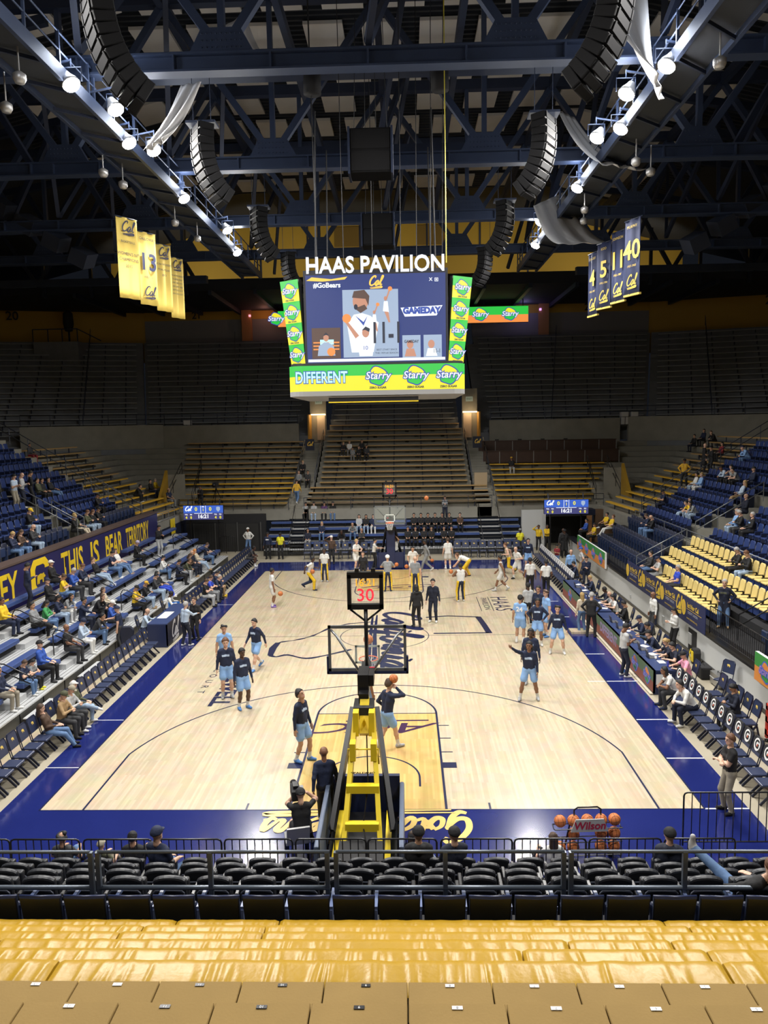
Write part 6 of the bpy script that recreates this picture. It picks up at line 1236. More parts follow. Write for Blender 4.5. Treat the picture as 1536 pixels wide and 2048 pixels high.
for s in (-1, 1):
    railing('rail on the cross aisle wall below the upper %s deck' % SIDE[s], [(s*8.1, 47.9, 8.85), (s*19.4, 47.9, 8.85), (s*30, 44.4, 8.95)], .95, RG, 2.2, r=.035)
    for t_, nm in ((5.0, 'inner'), (13.5, 'outer')): railing('sloping %s rail in the upper %s corner deck' % (nm, SIDE[s]), [(*corner_pt(s, 15, t_), zk(15)), (*corner_pt(s, 32, t_), zk(32))], .95, STEELD, 2.0)
    railing('sloping rail in the middle of the upper %s deck' % SIDE[s], [(s*13.5, yk(15), zk(15)-.4), (s*16.5, yk(32), zk(32)-.4)], .95, STEELD, 2.0)
    railing('inner rail of the %s centre stair' % SIDE[s], [(s*5.95, yk(4), zk(4)-.4), (s*5.95, yk(13), zk(13)-.4)], .9, RG, 1.6)
    railing('outer rail of the %s centre stair' % SIDE[s], [(s*7.35, yk(2), zk(2)-.4), (s*7.35, yk(11), zk(11)-.4)], .9, RG, 1.6)
    railing('rail beside the %s corner portal' % SIDE[s], [(s*15.9, 36.9, 3.4), (s*15.9, 40.5, 5.2)], .9, BLACK, 1.3)
    railing('rail on the far side of the %s corner portal' % SIDE[s], [(s*14.3, 37.2, 3.2), (s*14.6, 41.2, 5.2)], .9, BLACK, 1.3)
railing('light steel stair rail between the left navy seats', [(-15.2, 20.2, 3.4), (-18.2, 20.2, 5.1)], .95, RGL, 1.0)
railing('light steel stair rail at the near side of the left aisle', [(-15.2, 21.0, 3.4), (-16.8, 21.0, 4.3)], .95, RGL, 1.0)
railing('slate stair rail beside the left corner benches', [(-15.2, 29.2, 3.2), (-24, 29.0, 8.6)], .95, RG, 1.2)
railing('short light rail by the left corner benches', [(-15.4, 30.0, 3.1), (-18.5, 30.0, 4.8)], .95, RGL, 1.1)
railing('rail on the low wall beyond the left banner', [(-14.6, 30.1, 2.3), (-14.6, 36.4, 2.3)], 1.0, RGL, 1.2)
railing('long rail before the right navy seats', [(14.85, 9.0, 2.4), (14.85, 29.8, 2.4)], .85, RGL, 2.4)
railing('light steel stair rail in the right stand', [(15.0, 20.6, 2.8), (18.2, 20.6, 4.7)], .95, RGL, 1.1)
railing('upper light stair rail in the right stand', [(18.6, 19.6, 4.8), (20.6, 19.6, 6.0)], .95, RGL, 1.1)
railing('rail beside the right corner benches', [(15.4, 30.4, 3.0), (23.5, 30.2, 8.0)], .95, RG, 1.3)
railing('low stair rail between slate seats and cream seats', [(12.2, 20.6, 1.2), (14.6, 20.6, 2.5)], .9, RGL, 1.1)
railing('black stair rail by the right gate', [(12.2, 9.1, 1.2), (14.4, 9.1, 2.5)], .9, BLACK, 1.1)
def pickets(label, p, q, h, m, gap=.13, z=0.0, feet=False, cat='barrier'):
    t = thing('crowd_rail', label, cat, (p[0], p[1], z)); d = Vector((q[0]-p[0], q[1]-p[1], 0)); L = d.length; u = d.normalized()
    a = Vector((0, 0, 0)); b = u*L; r = .07
    MB().tube([a+Vector((0, 0, .06)), a+Vector((0, 0, h-r)), a+u*r*.3+Vector((0, 0, h-r*.3)), a+u*r+Vector((0, 0, h)), b-u*r+Vector((0, 0, h)), b-u*r*.3+Vector((0, 0, h-r*.3)), b+Vector((0, 0, h-r)), b+Vector((0, 0, .06))], .019, 6).obj('frame', m, t)
    MB().tube([a+Vector((0, 0, .14)), b+Vector((0, 0, .14))], .016, 5).obj('bottom_bar', m, t)
    n = int(L/gap)
    for i in range(1, n): q_ = u*(L*i/n); MB().tube([(q_.x, q_.y, .14), (q_.x, q_.y, h)], .011, 5).obj('picket', m, t)
    if feet:
        v = Vector((-u.y, u.x, 0))*.25
        for e in (u*.12, u*(L-.12)): MB().beam(e-v+Vector((0, 0, .03)), e+v+Vector((0, 0, .03)), .04, .05).obj('foot', m, t)
edges = ((-7.95, -6.62), (-6.6, -5.28), (-5.2, -3.9), (-3.86, -2.58), (-2.52, -1.24), (-1.18, .14), (.18, 1.46), (1.54, 2.86), (2.9, 4.22), (4.28, 5.6), (5.66, 6.95))
for i, (a, b) in enumerate(edges): pickets('black crowd rail panel before the near seats, %s from the left' % ORD[i], (a, -3.1), (b, -3.1), 1.07, BLACK, .135, feet=True)
pickets('taller black rail panel at the right end of the near baseline', (6.55, -1.6), (9.4, -1.6), 1.2, BLACK, .16)
pickets('black picket rail before the left half of the far bleachers', (-8.6, 33.55), (-1.2, 33.55), 1.0, BLACK, .16)
pickets('black picket rail before the right half of the far bleachers', (1.2, 33.55), (8.8, 33.55), 1.0, BLACK, .16)
pickets('black picket rail on the grey wall by the right gate', (11.6, 4.0), (11.6, 10.0), 1.05, BLACK, .14, 1.16)
pickets('black gate rail left of the striped banner', (11.6, 19.8), (11.6, 23.3), .95, BLACK, .5, 1.16)
pickets('black stair rail at the far left doors', (-11.9, 35.2), (-10.9, 35.2), 1.2, BLACK, .14)
pickets('black picket rail under the far left scoreboard', (-14.4, 34.8), (-11.4, 34.8), 2.2, BLACK, .16)
# ================================================================ basketball hoops
GLASS = mat('backboard_glass', (.75, .85, .80), .05, alpha=.07); NET = mat('white_net_cord', (.75, .75, .75), .7); PADN = mat('navy_foam_pad', (.012, .02, .07), .45)
E_RED = emat('led_red', (1.0, .03, .05), 1.1); E_AMB = emat('led_amber', (1.0, .42, .03), 1.1)
CLKG = mat('smoked_clock_glass', (.5, .5, .5), .1, alpha=.10)
def hoop(label, y0, rz, frame_m, pad_m, near):
    t = thing('basketball_hoop', label, 'basketball hoop', (0, y0, 0), rz)     # local: board plane at y=0, court towards +y
    P = lambda n_, mb, m: mb.obj(n_, m, t)
    P('glass', MB().box(-.9, .9, -.008, .008, 2.92, 3.95), GLASS)
    fr = MB()
    for x0, x1, z0, z1 in ((-.935, .935, 3.93, 4.0), (-.935, .935, 2.88, 2.95), (-.935, -.87, 2.88, 4.0), (.87, .935, 2.88, 4.0)): fr.box(x0, x1, -.05, .0, z0, z1)
    P('board_frame', fr, mat('grey_board_frame', (.17, .18, .19), .4, metal=.4))
    pd = MB().box(-.98, .98, -.05, .05, 2.80, 2.90).box(-.98, -.91, -.05, .05, 2.80, 3.25).box(.91, .98, -.05, .05, 2.80, 3.25); o = P('edge_padding', pd, PADN); bevel(o.data, .02, 2)
    P('shooter_square', MB().box(-.3, .3, .009, .012, 3.05, 3.10).box(-.3, .3, .009, .012, 3.45, 3.5).box(-.3, -.25, .009, .012, 3.05, 3.5).box(.25, .3, .009, .012, 3.05, 3.5), mat('white_board_print', (.72, .78, .74), .4))
    rim = P('rim', MB().tube([(.23*math.cos(2*math.pi*i/24), .38+.23*math.sin(2*math.pi*i/24), 3.05) for i in range(24)], .012, 6, closed=True).box(-.08, .08, .0, .16, 3.0, 3.06), ORANGE)
    nt = MB()
    for i in range(12):
        for d in (1, -1):
            pts = []
            for j in range(5): a = 2*math.pi*(i+d*j*.5)/12; r = .225-.09*(j/4)**.8; pts.append((r*math.cos(a), .38+r*math.sin(a), 3.04-.1*j))
            nt.tube(pts, .005, 4)
    nt.obj('net', NET, rim)
    for s in (-1, 1): P('strut', MB().tube([(s*.86, -.05, 3.9), (s*.72, -.2, 3.8), (s*.12, -.75, 3.05)], .028, 8), mat('steel_strut', (.22, .23, .24), .35, metal=.7))
    # boom and mast
    P('boom', MB().beam((-.02, -.02, 3.0), (-.02, -1.5, 2.72), .22, .26), BLACK)
    P('boom_housing', MB().box(-.16, .08, -1.35, -.7, 2.75, 3.22).box(.08, .2, -1.3, -.75, 2.95, 3.2), BLACK); P('warning_plate', MB().box(.07, .2, -.78, -.74, 3.17, 3.21), mat('red_plate', (.6, .03, .06), .4))
    P('pivot_block', MB().box(-.24, .2, -1.75, -1.15, 2.35, 2.62), BLACKM)
    for s in (-1, 1):
        P('main_beam', MB().beam((s*.18, -1.65, 2.55), (s*.36, -3.35, .42), .10, .17), frame_m)
        P('side_arm', MB().beam((s*.26, -1.45, 2.5), (s*.62, -3.1, .55), .10, .2), BLACK)
        P('lug', MB().box(s*.17-.06, s*.17+.06, -2.05, -1.8, 2.1, 2.62), frame_m); P('lug', MB().box(s*.22-.06, s*.22+.06, -2.45, -2.2, 1.72, 2.1), frame_m)
        P('base_beam', MB().beam((s*.52, -1.9, .25), (s*.52, -4.2, .25), .12, .2), frame_m)
        sp_ = P('side_pad', MB().prism([(-1.55, .05), (-4.3, .05), (-4.3, .9), (-1.9, 1.0), (-1.55, .8)], s*.80-.05, s*.80+.05, 'yz'), pad_m); bevel(sp_.data, .03, 2)
    P('front_pad', MB().box(-.75, .75, -1.62, -1.5, .05, 1.0), PADN)
    if near: P('crossbar', MB().tube([(-.32, -2.3, 1.6), (-.32, -2.36, 1.95), (.32, -2.36, 1.95), (.32, -2.3, 1.6)], .018, 6), frame_m)
    for z, y in ((1.2, -2.75), (.62, -3.2)): P('cross_brace', MB().box(-.34, .34, y-.08, y+.08, z, z+.16), frame_m)
    P('top_beam', MB().beam((0, -1.4, 2.72), (0, -1.95, 2.1), .2, .16), frame_m)
    P('base_plate', MB().box(-.7, .7, -4.3, -1.7, .08, .2), BLACK); P('ballast', MB().box(-.45, .45, -4.1, -3.4, .2, .5), BLACKM)
    if near:
        P('cable', MB().tube(spline([(.05, -1.6), (.1, -2.4), (.04, -3.1), (.12, -3.8)], 3) and [(.02, -1.5, 2.6), (.06, -2.0, 1.95), (.10, -2.6, 1.3), (.02, -3.2, .7), (.15, -3.9, .5)], .014, 5), BLACK)
        letters('SPALDING', (0, -2.56, 1.52), (1, 0, 0), (0, -.62, .78), .11, BLACK, t, bold=.004)
    else:
        m_ = P('mast_pad', MB().prism([(-1.5, .05), (-2.3, .05), (-1.75, 2.35), (-1.45, 2.35)], -.26, .26, 'yz'), PADN); bevel(m_.data, .04, 2)
    # shot clock on its pole
    c = thing('shot_clock', None, None, (0, -.35, 0)); c.parent = t; del_label = c
    MB().tube([(0, 0, 3.1), (0, 0, 4.5)], .045, 8).tube([(0, 0, 4.18), (-.36, 0, 4.47)], .025, 6).tube([(0, 0, 4.18), (.36, 0, 4.47)], .025, 6).obj('pole', BLACK, c)
    fr = MB().box(-.42, .42, -.08, .08, 5.22, 5.36).box(-.42, .42, -.08, .08, 4.48, 4.60).box(-.42, -.33, -.08, .08, 4.5, 5.3).box(.33, .42, -.08, .08, 4.5, 5.3); fr.obj('clock_case', BLACK, c)
    MB().box(-.33, .33, -.01, .01, 4.6, 5.22).obj('clock_glass', CLKG, c)
    for sg in ((-1,) if near else (1,)):
        rt = (1, 0, 0) if sg < 0 else (-1, 0, 0)
        letters('16:21', (0, sg*.03, 5.10), rt, (0, 0, 1), .235, E_AMB, c, 'clock_digits', bold=.002); letters('30', (0, sg*.03, 4.80), rt, (0, 0, 1), .42, E_RED, c, 'clock_digits', bold=.003)
    MB().box(-.24, -.14, -.05, .05, 5.36, 5.44).box(.14, .24, -.05, .05, 5.36, 5.44).obj('horn', BLACK, c)
hoop('near basketball hoop on a yellow folding stanchion, seen from behind', 1.22, 0, YELLOW, mat('slate_blue_pad', (.10, .13, .20), .45), True)
hoop('far basketball hoop with a navy padded mast', 27.43, math.pi, NAVY, PADN, False)
# ================================================================ basketballs
bm_ = MB().ball((0, 0, 0), .121, 20, 14); sm_ = MB()
for k in range(3):
    q = [(Vector((math.cos(a), math.sin(a), 0))) for a in [2*math.pi*i/28 for i in range(28)]]
    M_ = (Matrix.Identity(3), Matrix.Rotation(math.pi/2, 3, 'X'), Matrix.Rotation(math.pi/2, 3, 'Y'))[k]
    sm_.tube([(M_ @ v)*.1212 for v in q], .0028, 4, closed=True)
for s in (-1, 1): sm_.tube([Vector((s*(.075+.02*math.cos(2*a)), .0955*math.cos(a), .0955*math.sin(a))).normalized()*.1212 for a in [2*math.pi*i/28 for i in range(28)]], .0028, 4, closed=True)
BALLM = bm_.mesh('ball', BALL); SEAMM = sm_.mesh('seams', BLACKM)
LOGOB = text_mesh('Wilson', .05, mat_=BLACKM, bold=.002)
def ball(label, loc, group=None):
    t = thing('basketball', label, 'basketball', loc, random.uniform(0, 6), group); t.rotation_euler.x = random.uniform(-.5, .5)
    put('cover', BALLM, t); put('seams', SEAMM, t); return t
for lb, x, y, z in BALLS: ball(lb, (x, y, z))
# ball rack
rk = thing('ball_rack', 'black wire ball rack with a grey lettered panel at the near baseline', 'ball rack', (4.53, -1.9, 0), .06)
for z in (.09, .37, .65):
    for y in (-.11, .11): MB().tube([(-.68, y, z), (.68, y, z)], .012, 5).obj('shelf_wire', BLACK, rk)
    for x in (-.68, .68): MB().tube([(x, -.11, z), (x, 0, z-.04), (x, .11, z)], .012, 5).obj('shelf_end', BLACK, rk)
for x in (-.36, .36): MB().tube([(x*1.35, 0, .06), (x, -.02, .72), (x*.72, 0, .92)], .018, 6).obj('upright', BLACK, rk)
MB().tube([(-.27, 0, .85), (-.27, 0, 1.0), (-.2, 0, 1.05), (.2, 0, 1.05), (.27, 0, 1.0), (.27, 0, .85)], .018, 6).obj('handle', BLACK, rk)
MB().prism([(-.38, .62), (.38, .62), (.28, .88), (-.28, .88)], -.17, -.15, 'xz').obj('sign_panel', mat('pale_grey_panel', (.48, .49, .48), .5), rk)
letters('Wilson', (0, -.175, .745), (1, 0, 0), (0, 0, 1), .22, mat('crimson_print', (.45, .02, .06), .5), rk, bold=.006, shear=.12)
for x in (-.48, .48): MB().lathe([(0, 0), (.05, 0), (.05, .06), (0, .06)], 10, (x, 0, .0)).obj('castor', BLACK, rk)
k = 0
for z in (.215, .495, .775):
    for x in (-.55, -.28, .0, .28, .55):
        if (z == .215 and x == 0) or (z == .495 and x in (0, -.55)): continue
        ball('orange basketball on the %s shelf of the ball rack, column %s from the left' % ({.215: 'bottom', .495: 'middle', .775: 'top'}[z], ('first', 'second', 'third', 'fourth', 'fifth')[int(round(x/.275))+2]), (4.53+x, -1.9+.06*x, z), 'basketballs on the rack, %s shelf' % {.215: 'bottom', .495: 'middle', .775: 'top'}[z])
# camera operator's gear by the stanchion
t = thing('video_camera', 'black shoulder video camera held by the crouching operator', 'camera', (-1.40, -1.55, 1.22), .25)
MB().box(-.09, .09, -.22, .2, -.1, .1).obj('body', BLACKM, t); MB().lathe([(0, .2), (.06, .2), (.075, .42), (0, .42)], 12, (0, .0, .0), axis='y').xf(Matrix.Rotation(math.pi, 4, 'Z')).obj('lens', BLACK, t); MB().box(-.05, .05, -.1, .12, .1, .17).obj('handle', BLACK, t); MB().box(.09, .17, -.05, .1, -.02, .08).obj('viewfinder', mat('grey_gear', (.2, .2, .2), .4), t)
t = thing('stadium_chair', 'grey low chair under the camera operator', 'chair', (-1.35, -1.86, 0), .25)
MB().box(-.24, .24, -.22, .24, .36, .42).obj('seat', mat('grey_gear', (.2, .2, .2), .4), t); MB().prism([(-.22, .36), (-.28, .40), (-.40, .80), (-.34, .80)], -.23, .23, 'yz').obj('backrest', mat('pale_gear', (.4, .4, .4), .5), t)
for x in (-.2, .2):
    for y in (-.2, .2): MB().box(x-.02, x+.02, y-.02, y+.02, 0, .36).obj('leg', BLACK, t)
tag(MB().tube([(.35*math.cos(i*.5)*(1-.004*i), .28*math.sin(i*.5), .03+.004*i) for i in range(60)], .014, 5).obj('cable_coil', BLACK, None, (-.45, -2.75, 0)), 'coiled black cables on the floor behind the stanchion', 'cable')
for i, (x, y, c_) in enumerate(((.15, -3.3, 'lgrey'), (.5, -2.95, 'pblue'))): o = MB().ball((0, 0, .14), (.26, .2, .14), 12, 8).obj('towel_bundle', mat('towel_'+c_, (.42, .43, .44) if i == 0 else (.36, .46, .62), .9, bump=(20, .8)), None, (x, y+.55, .0)); tag(o, '%s towel bundle behind the hoop base' % ('grey' if i == 0 else 'pale blue'), 'towel')
# ================================================================ courtside tables
LEDG = emat('led_board_green', (.16, .24, .12), .35); LEDR = emat('led_board_rust', (.42, .13, .08), .35); TTOP = mat('navy_table_top', (.03, .05, .14), .4)
TLN = emat('led_lilac', (.45, .34, .52), .4)
def table(label, y0, y1, texts):
    t = thing('scorers_table', label, 'table', (8.78, y0, 0)); L = y1-y0
    MB().box(.0, .06, 0, L, .04, .80).obj('case', NAVYD, t); MB().box(.0, .72, 0, L, .76, .80).obj('table_top', TTOP, t); MB().box(.0, .72, 0, .05, 0, .76).obj('end_panel', NAVY, t); MB().box(.0, .72, L-.05, L, 0, .76).obj('end_panel', NAVY, t)
    MB().box(-.012, 0, .02, L-.02, .42, .77).obj('led_screen', LEDG, t); MB().box(-.012, 0, .02, L-.02, .08, .42).obj('led_screen', LEDR, t); MB().box(-.1, .02, 0, L, 0, .035).obj('kick_rail', mat('pale_kick_rail', (.5, .45, .35), .5), t)
    for s, y, sz in texts:
        if s == '*': starry(t, (-.02, y, .45), (0, -1, 0), (0, 0, 1), .55, (E_BLUE, ORAD, GREENAD, TLN))
        else: letters(s, (-.02, y, .45), (0, -1, 0), (0, 0, 1), sz, TLN, t, bold=.02)
    for i in range(int(L/2.4)): MB().box(.0, .72, 2.4*i+1.6, 2.4*i+1.62, .80, .803).obj('top_joint', CHROME, t)
    return t
table('long scorers table with a lit advertising front, nearer of two', 7.25, 14.7, (('*', .6, 0), ('*', 1.9, 0), ('DIFFERENT', 5.4, .5), ('*', 3.2, 0)))
table('long scorers table with a lit advertising front, farther of two', 14.95, 21.3, (('*', 4.6, 0),))
for i, (x, y) in enumerate(((9.05, 7.5), (9.05, 7.85))): tag(MB().box(-.001, .001, -.12, .12, -.17, .17).obj('paper_sheet', PAPER, None, (8.98+i*.25, 7.235, .5), H), 'white sheet taped to the table end, %s one' % ('left' if i == 0 else 'right'), 'paper')
lp_b = MB().box(-.17, .17, -.12, .12, 0, .018).mesh('keyboard_base', mat('laptop_grey', (.12, .12, .13), .4)); lp_s = MB().box(-.17, .17, 0, .012, 0, .23).mesh('lid', mat('laptop_lid', (.06, .06, .07), .4)); lp_d = MB().box(-.155, .155, -.002, 0, .02, .215).mesh('display', emat('laptop_display', (.35, .42, .5), .5))
def laptop(label, x, y, rz):
    t = thing('laptop', label, 'laptop', (x, y, .80), rz); put('keyboard_base', lp_b, t); l = put('lid', lp_s, t, (0, .12, .018)); l.rotation_euler.x = -.25; put('display', lp_d, l)
for i, y in enumerate((8.6, 9.5, 10.4, 11.3, 12.3, 13.2)): laptop('laptop on the nearer scorers table, %s from its near end' % ORD[i], 9.15, y, H)
for i, y in enumerate((15.8, 17.0, 18.3, 19.6)): laptop('laptop on the farther scorers table, %s from its near end' % ORD[i], 9.15, y, H)
pp = MB().box(-.11, .11, -.15, .15, 0, .004).mesh('papers', PAPER)
for i, (x, y) in enumerate(((9.3, 8.1), (9.28, 8.95), (9.3, 9.9), (9.25, 11.9), (9.3, 15.4), (9.3, 16.4), (9.25, 17.7), (9.3, 18.9), (9.3, 20.2))): tag(put('paper_stack', pp, None, (x, y, .801), .3*i), 'white papers on the scorers tables, %s from the near end' % ORD[i], 'paper', 'papers on the scorers tables')
bt = MB().lathe([(0, 0), (.033, 0), (.035, .02), (.035, .15), (.014, .19), (.014, .215), (0, .215)], 10).mesh('bottle', mat('blue_bottle', (.05, .06, .35), .2)); cupm = MB().lathe([(0, 0), (.03, 0), (.04, .11), (0, .11)], 10).mesh('cup', WHITE)
tag(put('water_bottle', bt, None, (9.35, 7.6, .8)), 'violet blue bottle beside the man in the pink shirt', 'bottle')
for i, (x, y) in enumerate(((9.2, 8.35), (9.4, 10.1), (9.4, 12.8), (9.3, 16.1), (9.4, 19.2))): tag(put('paper_cup', cupm, None, (x, y, .8)), 'white cup on the scorers tables, %s from the near end' % ORD[i], 'cup', 'cups on the scorers tables')
t = thing('press_table', 'navy press table with a script emblem on the left sideline', 'table', (-9.45, 12.95, 0))
MB().box(0, .8, 0, .05, 0, .92).obj('end_panel', NAVY, t); MB().box(.75, .8, 0, 3.5, .05, .92).obj('front_panel', NAVYD, t); MB().box(0, .8, 0, 3.5, .92, .96).obj('table_top', TTOP, t); MB().box(0, .8, 3.45, 3.5, 0, .92).obj('end_panel', NAVY, t); MB().box(0.1, .5, .9, 2.0, .96, .965).obj('paper_sheets', PAPER, t)
for y in (1.0, 2.6): sc = script_mb('Cal', .16, swash=True); sc.xf(Matrix.Diagonal((.62, .62, 1, 1))); flat('script_emblem', sc, WHITE, (.805, y, .5), (0, 1, 0), (0, 0, 1), t)
tag(MB().box(-.25, .25, -.02, .02, 0, .4).obj('seat_cushion', mat('azure_cloth', (.02, .16, .6), .6), None, (-9.6, 17.0, .5), .3), 'bright blue jacket hung on the chair behind the press table', 'jacket')
tag(bevel(MB().prism([(-.24, 0), (.24, 0), (.28, .5), (.15, .62), (-.15, .62), (-.28, .5)], -.1, .06, 'xz').mesh('coat', NAVYD), .04, 2) and put('coat', bevel(MB().prism([(-.24, 0), (.24, 0), (.28, .55), (.15, .7), (-.15, .7), (-.28, .55)], -.1, .06, 'xz').mesh('coat', NAVYD), .04, 2), None, (-10.2, 12.75, .25), .2), 'dark coat draped over a chair back near the press table', 'coat')
# ================================================================ banner and signs on the right wall
bn2 = thing('wall_banner', 'navy sponsor banner hung on the right stand front', 'banner', (11.48, 10.05, 1.12))
MB().box(-.02, .0, 0, 9.55, 0, .98).obj('fabric', mat('navy_banner_vinyl', (.015, .022, .085), .45), bn2)
YI = mat('banner_gold_ink', (.75, .52, .05), .5); WI = mat('banner_white_ink', (.5, .52, .58), .5)
for i in range(4):
    y = 1.55+2.45*i
    mb = MB(); poly(mb, ell(0, 0, .23, .3), 0, 0); poly(mb, [(-.18, -.22), (-.14, .12), (0, .22), (.14, .16), (.2, .0), (.1, -.04), (.08, -.22), (0, -.1)], .003, 1); flat('bear_badge', mb, [YI, GOLD], (-.024, y+.55, .52), (0, -1, 0), (0, 0, 1), bn2)
    letters('1st Nor Cal', (-.024, y-.35, .68), (0, -1, 0), (0, 0, 1), .25, YI, bn2, bold=.008, sx=.95); letters('CREDIT UNION', (-.024, y-.35, .42), (0, -1, 0), (0, 0, 1), .14, WI, bn2); MB().box(-.023, -.021, y-1.2, y+.25, .53, .545).obj('rule', YI, bn2); letters('www.1stnorcalcu.org', (-.024, y-.3, .2), (0, -1, 0), (0, 0, 1), .12, YI, bn2)
    if i: sc = script_mb('Cal', .18, swash=True); sc.xf(Matrix.Diagonal((.38, .52, 1, 1))); flat('script_emblem', sc, YI, (-.024, y-1.38, .55), (0, -1, 0), (0, 0, 1), bn2)
for lb, y0, y1, n in (('long green and orange drink sign on the far part of the right wall', 23.45, 29.9, 4), ('green and orange drink sign at the right edge of the picture', 4.6, 6.05, 1)):
    t = thing('advert_sign', lb, 'sign', (11.4, y0, .92)); L = y1-y0
    MB().box(0, .1, 0, L, 0, .86).obj('case', WHITE, t); MB().box(-.01, 0, 0, L, .45, .86).obj('face', GREENAD, t); MB().box(-.01, 0, 0, L, 0, .45).obj('face', ORAD, t)
    for i in range(n): starry(t, (-.02, L*(i+.5)/n, .42), (0, -1, 0), (0, 0, 1), .62, (E_BLUE, ORAD, GREENAD, VIOLET))
t = thing('apparel_sign', 'yellow sign with a black tick mark beyond the left banner', 'sign', (-14.45, 33.0, 2.2)); MB().box(-.03, 0, -.45, .45, -.55, .55).obj('panel', YELLOW, t); tk = MB(); poly(tk, [(-.25, .05), (-.1, -.2), (.28, .22), (-.08, -.06)], 0, 0); flat('tick_mark', tk, BLACK, (.005, 0, 0), (0, 1, 0), (0, 0, 1), t)
# ================================================================ loose equipment on the right
t = thing('utility_cart', 'red plastic utility cart with drink coolers at the right edge', 'cart', (10.95, 3.2, 0)); RED = mat('red_plastic', (.62, .05, .03), .4)
for z in (.18, .55, .9): MB().box(-.3, .3, -.5, .5, z, z+.04).box(-.3, .3, -.5, -.46, z, z+.16).box(-.3, .3, .46, .5, z, z+.16).box(-.3, -.26, -.5, .5, z, z+.16).obj('shelf', RED, t)
for x in (-.26, .26):
    for y in (-.44, .44): MB().box(x-.04, x+.04, y-.05, y+.05, .1, 1.0).obj('corner_post', RED, t); MB().lathe([(0, 0), (.06, 0), (.06, .05), (0, .05)], 10, (x, y, .0)).obj('castor', BLACK, t)
for i, (x, y, z) in enumerate(((.0, .25, .94), (.0, -.2, .94))):
    c = thing('drink_cooler', 'red drink cooler with white lid, %s on the cart' % ('left' if i == 0 else 'right'), 'cooler', (10.95+x, 3.2+y, z)); MB().lathe([(0, 0), (.15, 0), (.18, .42), (0, .42)], 16).obj('body', RED, c); MB().lathe([(0, .42), (.2, .42), (.2, .47), (0, .5)], 16).obj('lid', WHITE, c)
for i, (x, y, m_) in enumerate(((-.1, .2, 'white_paint'), (-.05, -.1, 'black_metal'), (.05, -.3, 'blue_bottle'), (-.15, 0, 'red_plastic'))): tag(put('squeeze_bottle', MB().lathe([(0, 0), (.05, 0), (.05, .2), (.02, .25), (0, .25)], 10).mesh('squeeze_bottle', MATS[m_]), None, (10.95+x, 3.2+y, .59)), '%s squeeze bottle on the middle shelf of the red cart' % ('white', 'black', 'blue', 'red')[i], 'bottle', 'bottles on the red cart')
t = thing('flight_case', 'silver hard case standing against the right wall', 'case', (11.15, 8.0, 0)); MB().box(-.15, .15, -.35, .35, .04, .42).obj('shell', CHROME, t); MB().box(-.16, .16, -.36, .36, .22, .25).obj('rim', ALU, t); MB().tube([(0, -.1, .42), (0, -.1, .47), (0, .1, .47), (0, .1, .42)], .012, 5).obj('handle', BLACK, t)
t = thing('camera_bag', 'black equipment bag beside the silver case', 'bag', (11.0, 8.9, 0)); o = MB().box(-.18, .18, -.3, .3, 0, .42).obj('body', BLACKM, t); bevel(o.data, .05, 2); MB().tube([(0, -.2, .4), (0, -.1, .55), (0, .1, .55), (0, .2, .4)], .015, 5).obj('strap', BLACK, t)
t = thing('backpack', 'black and yellow backpack leaning on the right wall', 'backpack', (11.3, 10.4, 0)); o = MB().prism([(-.18, 0), (.18, 0), (.2, .4), (.12, .55), (-.12, .55), (-.2, .4)], -.13, .13, 'yz').obj('body', BLACKM, t); bevel(o.data, .05, 2); MB().box(-.16, -.13, -.12, .05, .08, .45).obj('front_pocket', YELLOW, t); MB().tube([(-.14, .1, .5), (-.2, .12, .3), (-.14, .1, .08)], .02, 5).obj('strap', YELLOW, t)
t = thing('garment_bag', 'dark garment bag hanging on the right wall', 'garment bag', (11.42, 15.4, 0)); o = MB().prism([(-.25, .1), (.25, .1), (.25, .95), (.1, 1.2), (-.1, 1.2), (-.25, .95)], -.05, .05, 'yz').obj('body', NAVYD, t); bevel(o.data, .03, 1); MB().tube([(0, 0, 1.2), (0, 0, 1.32)], .01, 5).obj('hook', CHROME, t)
t = thing('platform_box', 'flat wooden step on the apron below the scorers table', 'step', (8.15, 14.6, 0)); MB().box(-.45, .45, -.3, .3, .0, .09).obj('top', MAPLE, t)
for i, (x, y, z, s) in enumerate(((-17.5, 48.2, 8.25, 'left'), (20.0, 48.0, 8.3, 'right outer'), (19.2, 48.0, 8.3, 'right inner'))):
    t = thing('litter_bin', 'pale litter bin on the upper %s cross aisle' % s, 'bin', (x, y, z)); o = MB().box(-.3, .3, -.3, .3, 0, 1.05).obj('body', mat('off_white_plastic', (.5, .5, .5), .5), t); bevel(o.data, .04, 1); MB().box(-.31, .31, -.31, .31, .62, .66).obj('band', BLACK, t); MB().box(-.02, .02, -.31, -.29, 0, .62).obj('split', BLACK, t)
t = thing('perch_platform', 'concrete camera perch with rail in the upper left corner', 'platform', (-33.0, 59.5, 16.0)); MB().box(-2.2, 2.2, -1.2, 1.2, -1.5, 1.2).obj('block', CONCD, t)
for x in (-2.2, -.7, .7, 2.2): MB().tube([(x, -1.2, 1.2), (x, -1.2, 2.4)], .05, 5).obj('post', STEELD, t)
MB().tube([(-2.2, -1.2, 2.4), (2.2, -1.2, 2.4), (4.5, -1.2, 1.2)], .05, 5).obj('rail', STEELD, t)
t = thing('covered_spotlight', 'covered follow spotlight on the upper left perch', 'spotlight', (-32.0, 59.2, 17.2)); MB().lathe([(0, 1.0), (.35, 1.1), (.5, 1.8), (.45, 2.8), (.2, 3.1), (0, 3.1)], 12).obj('cover', BLACKM, t); MB().tube([(0, 0, 0), (0, 0, 1.2)], .1, 6).obj('stand', BLACK, t)
